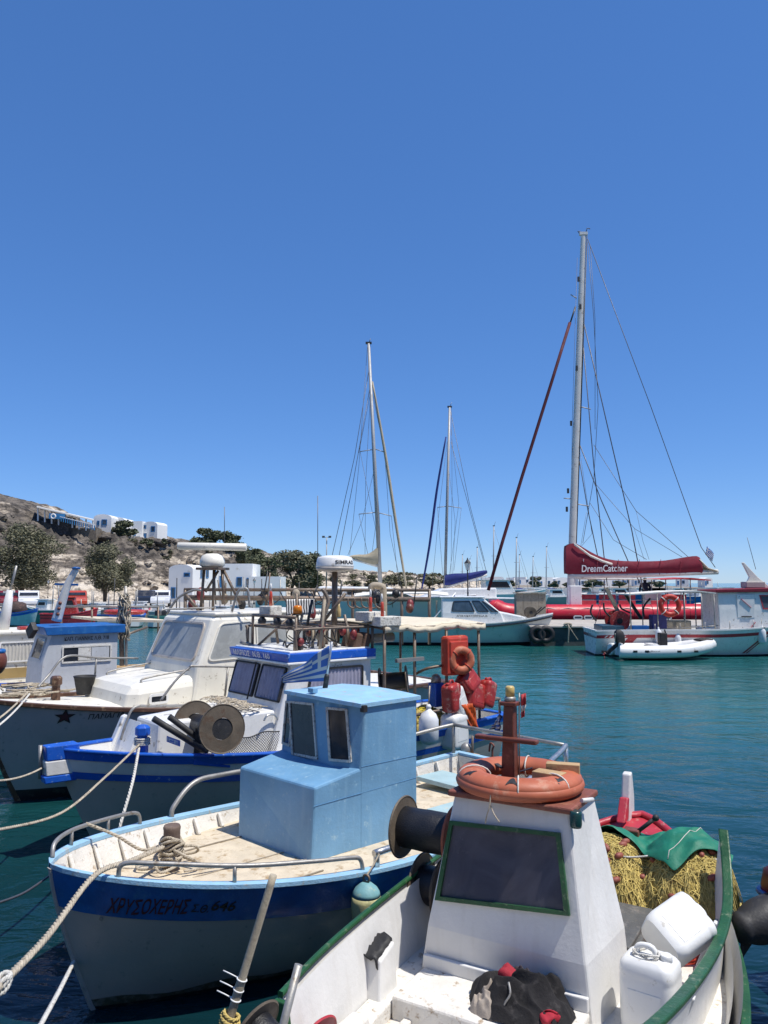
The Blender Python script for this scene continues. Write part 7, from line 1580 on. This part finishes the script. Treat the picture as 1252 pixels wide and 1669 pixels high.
# ================================================================ other sailing yachts
def yacht(label, Y, uc, L, sheer, mastpx, stay, back, spr, cover, wires, hullm, cabm, covm, staym, f=1, extra=None, mr=.12, name='sailing_yacht', cabin=True):
    x = (uc - 626) / FPX * Y; fr = Fr(x, Y, f, -.05); root = boat(name, label, fr, 'yacht'); H = Hull(L, L * .33, sheer * 1.12, sheer, sheer * .96, keel=-.6, rake=L * .12, bt=.8)
    H.band(0, lambda t: H.k_at(t, .12), 3).build('bottom', m_antifoul, root); H.band(lambda t: H.k_at(t, .12), 1, 5).build('hull_side', hullm, root); H.rail(.08, .05, .01, -.01).build('gunwale_cap', m_white2, root); H.deck(lambda t: H.zsh(t) - .04, .02, camber=.1).build('deck', m_white2, root)
    l = lambda u, v, dy=0: fr.loc(at(u, v, Y + dy))
    if cabin:
        a_ = L * .2; zc = sheer + .75; MB().prism([(a_ * 1.25, -L * .1, sheer - .05), (-a_ * 1.1, -L * .1, sheer - .05), (-a_ * 1.1, -L * .1, zc), (a_ * .5, -L * .1, zc - .05)], (0, L * .2, 0)).build('deckhouse', cabm, root, bevel=.1)
        for i in range(4): xx = -a_ * .9 + i * a_ * .45; window(root, [V((xx, -L * .1 - .004, zc - .15)) if f > 0 else V((xx + a_ * .36, -L * .1 - .004, zc - .15)), V((xx + a_ * .36, -L * .1 - .004, zc - .15)), V((xx + a_ * .36, -L * .1 - .004, zc - .5)), V((xx, -L * .1 - .004, zc - .5))], .03, m_hullgrey, m_darkglass, .08, .02, .008) if f > 0 else None
    (u0, v0), (u1, v1) = mastpx; MB().tube([l(u0, v0), l((u0 + u1) / 2, (v0 + v1) / 2), l(u1, v1)], [mr, mr * .95, mr * .72], 12).build('mast', m_alu, root)
    MB().box(l(u1, v1 - 1), (mr * 3, mr * 1.2, .12)).build('masthead', m_pole, root); MB().tube([l(u1, v1), l(u1 + 3, v1 - 8)], .02, 5).build('masthead_aerial', m_wire, root)
    if stay: MB().tube(spl([l(*p) for p in stay], 4), [.05 + .04 * math.sin(math.pi * i / (4 * (len(stay) - 1))) for i in range(4 * (len(stay) - 1) + 1)], 8).build('furled_jib', staym, root)
    for p in back: MB().tube([l(*q) for q in p], .018, 5).build('rigging_wire', m_wire, root)
    for a_, b_ in spr: MB().tube([l(*a_), l(*b_)], .03, 6).build('spreader', m_alu, root)
    for p in wires: MB().tube([l(*q) for q in p], .011, 4).build('rigging_wire', m_wire, root)
    if cover:
        tp, bt__ = cover; n_ = len(tp); rows = []
        for s in range(5): rows.append([l(*tp[i]).lerp(l(*bt__[i]), s / 4) + V((0, (.06 + .20 * math.sin(math.pi * (s / 4 * .8 + .1))) * (1 if f < 0 else -1) + .03 * math.sin(i * 2 + s), 0)) for i in range(n_)])
        bk_ = [[V((p.x, -p.y, p.z)) for p in r] for r in rows]; MB().sheet(rows).sheet([r[::-1] for r in bk_]).sheet([rows[0], bk_[0]]).sheet([rows[-1], bk_[-1]]).build('sail_cover', covm, root, sub=1)
        MB().tube([l(bt__[0][0], bt__[0][1] + 2), l(bt__[-1][0], bt__[-1][1] + 2)], .08, 8).build('boom', m_mastwhite, root)
    return root, fr, l
y1, fy1, l1 = yacht('white sailing yacht with grey mast and beige sail cover behind the awning', 45, 600, 12.5, 2.05, ((621, 972), (601, 560)), [(607, 622), (628, 740), (645, 850), (664, 968)], [[(602, 600), (578, 745), (540, 912)], [(603, 632), (575, 790), (553, 905)]], [((587, 736), (612, 732)), ((612, 732), (627, 737)), ((585, 838), (614, 835)), ((614, 835), (638, 841))],
    ([(617, 890), (608, 899), (597, 905), (586, 903), (570, 906)], [(617, 921), (606, 919), (596, 917), (585, 912), (571, 908)]), [[(599, 565), (585, 760), (570, 905)], [(587, 736), (612, 860), (606, 905)], [(627, 737), (636, 870), (655, 960)], [(609, 770), (590, 850), (567, 905)], [(585, 838), (600, 905)], [(638, 841), (650, 955)], [(604, 640), (596, 790), (595, 905)], [(612, 750), (619, 850), (620, 900)], [(585, 738), (604, 640)], [(627, 738), (607, 640)]], mat('yacht_grey_white', (.72, .70, .68), .35, .05, 1, None, 0, 5, 0, 9), m_white2, m_beige, m_beige)
TK2 = lambda pts, r_, m, nm: MB().tube([fy1.loc(p) for p in pts], r_, 6).build(nm, m, y1)
bim = [fy1.loc(at(u, v, 43.2)) for u, v in ((574, 969), (620, 964), (690, 963), (730, 967))]
MB().slab([[p + V((0, -1.2, -.1)), p + V((0, 0, .05)), p + V((0, 1.4, 0))] for p in bim], (0, 0, -.05)).build('bimini', m_canvasw, y1)
for u in (580, 640, 725): TK2([at(u, 967, 42.6), at(u, 990, 42.6)], .03, m_galv, 'bimini_post')
uv_sheet
yacht('white sailing yacht with navy sail cover left of the lantern post', 56, 745, 12, 1.9, ((725, 968), (733, 664)), [(727, 712), (712, 800), (700, 890), (686, 968)], [[(735, 720), (760, 810), (793, 932)], [(734, 668), (765, 820), (790, 915)]], [((713, 827), (731, 825)), ((731, 825), (752, 828))],
    ([(724, 937), (740, 934), (760, 935), (780, 931), (793, 929)], [(724, 956), (742, 951), (760, 946), (780, 940), (794, 935)]), [[(729, 720), (716, 830), (704, 960)], [(713, 827), (722, 940)], [(752, 828), (740, 930)], [(736, 665), (737, 800), (735, 940)], [(731, 760), (742, 850), (738, 935)], [(735, 700), (748, 820), (733, 935)]], mat('yacht_white', (.66, .67, .67), .35, .05, 1, None, 0, 5, 0, 9), m_white2, m_navy, m_navy, f=-1, mr=.11)
for i, (u, vt, Y, L) in enumerate(((805, 858, 110, 11), (842, 877, 120, 10), (847, 905, 150, 9), (869, 908, 150, 9), (891, 892, 140, 10), (778, 893, 130, 9), (754, 905, 160, 9), (766, 912, 170, 9))):
    ORD = {754: 'leftmost', 766: 'second from left', 778: 'third from left', 805: 'fourth from left', 842: 'fifth from left', 847: 'sixth from left', 869: 'second from right', 891: 'rightmost'}
    yacht('small distant sailing yacht before the far town, its mast the ' + ORD[u], Y, u, L, 1.2, ((u - 1, 968), (u, vt)), None, [[(u, vt + 3), (u + (950 - vt) * .35, 965)]], [((u - 4, vt + (965 - vt) * .45), (u + 4, vt + (965 - vt) * .45))], ([(u, 958), (u + 10, 959), (u + 20, 960)], [(u, 964), (u + 10, 964), (u + 20, 963)]), [], m_white2, m_white2, m_navy, m_navy, mr=.1, cabin=False)[0]['group'] = 'distant masts before the far town'
# motor boats far behind
def motorboat(label, u, Y, L, sheer, hm, cm, rz=0, cab=1.0, group=None, name='motor_boat', f=1, roofm=None, stripe=None, cat='boat'):
    x = (u - 626) / FPX * Y; fr = Fr(x, Y, f * math.cos(rz), math.sin(rz)); root = boat(name, label, fr, cat)
    if group: root['group'] = group
    H = Hull(L, L * .34, sheer * 1.35, sheer, sheer * 1.02, keel=-.4, rake=L * .11, bt=.82)
    H.band(0, lambda t: H.k_at(t, .08), 2, 20).build('bottom', m_antifoul, root); H.band(lambda t: H.k_at(t, .08), 1, 4, 20).build('hull_side', hm, root)
    if stripe: H.band(lambda t: H.k_at(t, H.zsh(t) - .2), lambda t: H.k_at(t, H.zsh(t) - .05), 1, 20, off=.01).build('stripe', stripe, root)
    H.rail(.1, .06, .02, -.01, 24).build('gunwale_cap', stripe or m_white2, root); H.deck(lambda t: H.zsh(t) - .12, .04, 16).build('deck', m_worn, root)
    if cab:
        w = L * .13; z0, z1 = sheer - .1, sheer + cab; MB().prism([(L * .16, -w, z0), (-L * .16, -w, z0), (-L * .16, -w, z1), (L * .08, -w, z1)], (0, 2 * w, 0)).build('cabin', cm, root, bevel=.04)
        MB().box((-L * .05, 0, z1 + .03), (L * .30, w * 2.2, .07)).build('roof', roofm or cm, root)
        for sd in (-1, 1):
            q = [V((-L * .12, sd * (w + .004), z1 - .12)), V((L * .06, sd * (w + .004), z1 - .12)), V((L * .10, sd * (w + .004), z1 - cab * .55)), V((-L * .12, sd * (w + .004), z1 - cab * .55))]
            window(root, q if sd < 0 else [q[1], q[0], q[3], q[2]], .04, cm, m_darkglass, .05, .02, .008)
    MB().tube([(-L * .2, 0, sheer), (-L * .22, 0, sheer + cab + 1.0)], .04, 6).build('staff', m_galv, root)
    return root, fr
m_gr = mat('sea_green_paint', (.06, .22, .18), .45, .12, 3, (.3, .4, .35), .1, 4, .1, 20); m_turq = mat('turquoise_white_paint', (.45, .58, .60), .45, .12, 3, (.1, .25, .22), .2, 1.5, .1, 20)
r1, fr1_ = motorboat('small caique with blue top strake and net heap moored at far left', 33, 54, 3.6, .9, m_turq, m_white, R(-20), 0, stripe=m_rblue)
hp = MB().ball((0, 0, .3), (.85, .6, .55), 16, 10); hp.v = [q * (1 + .25 * mnoise.noise(q * 4)) for q in hp.v]; o = thing('net_heap', 'dark brown net heap on the small blue-edged caique', 'fishing net', fr1_.w(-.3, 0, .85)); hp.build('heap', mat('dark_net', (.06, .04, .035), .9, .3, 3, (.15, .08, .06), .3, 8, .8, 20), o)
motorboat('white launch with green hull beside the blue-edged caique', 76, 57, 3.2, 1.0, m_gr, m_white2, R(10), .75, f=-1)
r2, fr2_ = motorboat('red fishing boat moored behind the leaning white mast', 118, 50, 3.4, 1.0, m_red, m_redcan, R(15), 1.05, stripe=m_red, roofm=m_orange2)
for i, (u, Y, L, c) in enumerate(((165, 62, 3.2, .6), (205, 64, 3.0, .0), (232, 63, 3.4, .7), (262, 62, 3.2, .5), (296, 60, 3.4, .3), (318, 58, 3.6, .6))):
    motorboat(('white boat with blue rim, leftmost of the row along the far left quay', 'open dark blue boat without cabin in the row along the far left quay', 'white boat with red rim in the row along the far left quay', 'grey boat between the red rimmed and dark blue ones on the far left quay', 'dark blue boat with white rim below the harbour building', 'white boat with blue rim, rightmost of the row, by the harbour building')[i], u, Y, L, .75, (m_white2, m_dblue, m_white, m_hullgrey, m_dblue, m_white2)[i], m_white2, R(70 + 8 * i), c, 'boats along the far left quay', f=1, stripe=(m_rblue, None, m_red, None, m_white2, m_rblue)[i])
motorboat('large white motor yacht with flat sunshade between the two tall masts', 812, 88, 11, 1.7, m_white2, m_white2, R(4), 1.6)
for i, (u, Y, L) in enumerate(((845, 100, 8), (875, 118, 9), (905, 105, 7), (925, 128, 9), (858, 135, 9), (890, 150, 10), (980, 130, 9), (1010, 120, 8), (1040, 140, 9), (1100, 130, 8), (1138, 110, 8), (1160, 140, 9), (1185, 150, 9))):
    motorboat('small distant motor boat moored in the far marina', u, Y, L, 1.1, (m_white2, m_dblue, m_hullgrey)[i % 3], m_white2, R(rnd.uniform(-40, 40)), 1.0, 'distant marina boats')
# crowded middle of the left basin
rq = random.Random(21)
NEWB = [('white skiff with red rim right of the harbour building', 338, 54, 3.4, m_white, m_red, .0), ('dark blue skiff moored below the lantern post', 366, 57, 3.2, m_dblue, m_white2, .5), ('small white cuddy boat behind the cruiser roof rails', 396, 52, 3.6, m_white2, m_rblue, .7), ('green skiff under the low white store', 424, 56, 3.2, m_gr, m_white2, .0), ('white skiff left of the striped cloth', 452, 50, 3.6, m_white2, None, .6), ('dark hulled workboat behind the pipe gantry', 484, 55, 4.0, m_dblue, m_red, .8), ('turquoise skiff at the foot of the pale cliff', 148, 60, 3.0, m_turq, m_white2, .0), ('grey skiff between the red boat and the hanging net', 186, 55, 3.2, m_hullgrey, m_rblue, .5), ('white launch with blue rim right of the hanging net', 226, 54, 3.4, m_white2, m_rblue, .7), ('open white skiff left of the radar legs', 284, 53, 3.2, m_white, m_gr, .0)]
for i, (lab, u, Y, L, hm, st_, cb) in enumerate(NEWB):
    rt, ff = motorboat(lab, u, Y, L, .75, hm, m_white2, R(rq.uniform(40, 110)), cb, stripe=st_)
    MB().tube([(.3, 0, .6), (.3 + rq.uniform(-.1, .1), 0, 1.9 + rq.random() * 1.6)], .035, 6).build('mast', m_pole if i % 2 else m_galv, rt)
    MB().box((-.9, 0, .95), (.5, .7, .4)).build('engine_box', (m_black, m_engine, m_dblue)[i % 3], rt, bevel=.05)
    for k in range(3): MB().ball((rq.uniform(-1.2, 1), rq.uniform(-.3, .3), .95), rq.uniform(.12, .2), 8, 6).build('float', (m_orange2, m_black, m_canvasw, m_orange)[(i + k) % 4], rt)
# cars on the far left quay
def car(label, u, v, Y, m, rz, L=4.3, h=1.5, group=None, suv=True):
    b = at(u, v, Y); b.z = .82; root = thing('parked_car', label, 'car', b, rz, group)
    pr = [(-L / 2, .35), (-L / 2 + .05, .85), (-L * .40, 1.0), (-L * .30, h - .02), (L * .10, h), (L * .24, 1.02), (L * .46, .88), (L / 2, .6), (L / 2, .32)]
    MB().prism([V((x, -.85, z)) for x, z in pr], (0, 1.7, 0)).build('body', m, root, bevel=.08)
    for sd in (-1, 1):
        q = [V((-L * .28, sd * .856, h - .12)), V((L * .08, sd * .856, h - .12)), V((L * .20, sd * .856, 1.02)), V((-L * .34, sd * .856, 1.02))]; window(root, q if sd < 0 else [q[1], q[0], q[3], q[2]], .03, m_black, m_darkglass, .04, .012, .006)
        for x in (-L * .30, L * .31):
            w = MB().lathe([(.30, -.1), (.33, -.06), (.33, .06), (.30, .1)], (x, sd * .78, .33), (0, 1, 0), 18).build('wheel', m_black, root); MB().lathe([(.19, -.012), (.19, .012)], (x, sd * .885, .33), (0, 1, 0), 14).build('rim', m_galv, w)
    window(root, [V((L * .11, -.7, h - .08)), V((L * .11, .7, h - .08)), V((L * .235, .75, 1.06)), V((L * .235, -.75, 1.06))], .02, m_black, m_darkglass, .04, .03, .02, 'windscreen')
    for sd in (-.6, .6): MB().box((L * .485, sd, .72), (.06, .3, .14)).build('headlight', m_clear, root, bevel=.02)
m_carw = mat('white_car_paint', (.70, .71, .72), .2, .03, 1, None, 0, 5, 0, 9, coat=.5); m_carr = mat('orange_red_car_paint', (.45, .06, .03), .25, .05, 1, None, 0, 5, 0, 9, coat=.5); m_card = mat('dark_car_paint', (.02, .022, .03), .2, .05, 1, None, 0, 5, 0, 9, coat=.5)
car('white parked car under the left tamarisk tree', 46, 985, 69, m_carw, R(296)); car('orange-red parked car right of the leaning white mast', 124, 982, 70, m_carr, R(-66)); car('dark parked car on the quay below the pale cliff', 236, 982, 72, m_card, R(110)); car('grey-white parked car beside the harbour building', 262, 984, 72, m_carw, R(284)); car('dark red parked car at the far left edge', 12, 984, 69, mat('dark_red_car_paint', (.16, .01, .02), .25, .05, 1, None, 0, 5, 0, 9), R(-62))

# skiff at the right edge: only its tilted-up outboard reaches into the picture
sk = Fr(4.55, 5.75, 1, .12); sr = boat('skiff', 'skiff cut by the right edge, its black outboard tilted up with dark red cowl', sk)
HS = Hull(3.0, 1.3, .62, .45, .46, keel=-.25, rake=.35, bt=.85)
HS.band(0, lambda t: HS.k_at(t, .05), 2, 20).build('bottom', m_antifoul, sr); HS.band(lambda t: HS.k_at(t, .05), 1, 4, 20).build('hull_side', m_hullgrey, sr); HS.rail(.06, .04, .015, -.01, 24).build('gunwale_cap', m_dblue, sr); HS.deck(.15, .03, 16).build('floor', m_worn, sr); HS.inner(.15, .03).build('inner_planking', m_hullgrey, sr)
MB().box((-.3, 0, .36), (.25, 1.1, .03)).build('thwart', m_wood, sr)
ol = [sk.loc(at(u, v, Y)) for u, v, Y in ((1292, 1478, 5.55), (1262, 1492, 5.45), (1232, 1505, 5.40), (1208, 1512, 5.36), (1196, 1516, 5.34))]
MB().tube(spl(ol, 4), [.10 + .045 * math.sin(math.pi * min(1, i / 11)) if i < 14 else .10 - .02 * (i - 13) for i in range(17)], 16).build('outboard_leg', m_black, sr)
MB().prism([ol[2] + V((0, -.01, -.08)), ol[3] + V((0, -.01, -.08)), ol[3] + V((-.02, -.01, -.24)), ol[2] + V((-.10, -.01, -.20))], (0, .02, 0)).build('skeg', m_black, sr)
oc = sk.loc(at(1288, 1452, 5.5)); cw = MB(); rows = []
for z, s_, in ((-.16, .7), (-.12, .95), (.02, 1), (.12, .9), (.17, .6)): rows.append(rrect([oc + V((-.16 * s_, .14 * s_, z)), oc + V((.2 * s_, .14 * s_, z)), oc + V((.2 * s_, -.14 * s_, z)), oc + V((-.16 * s_, -.14 * s_, z))], .07, 4))
cw.sheet(rows, True, True); cw.add(rows[-1], [tuple(range(len(rows[-1])))]); cw.add(rows[0], [tuple(range(len(rows[0])))[::-1]]); cw.build('outboard_cowl', mat('dark_red_cowl', (.11, .012, .02), .35, .1, 5, None, 0, 5, 0, 9), sr)
MB().tube([p + V((0, 0, -.03)) for p in rrect([oc + V((-.17, .15, 0)), oc + V((.21, .15, 0)), oc + V((.21, -.15, 0)), oc + V((-.17, -.15, 0))], .07, 4)], .02, 6, True).build('cowl_strap', m_dblue, sr)
MB().box((-1.5, 0, .45), (.12, .3, .35)).build('outboard_bracket', m_black, sr, bevel=.02)
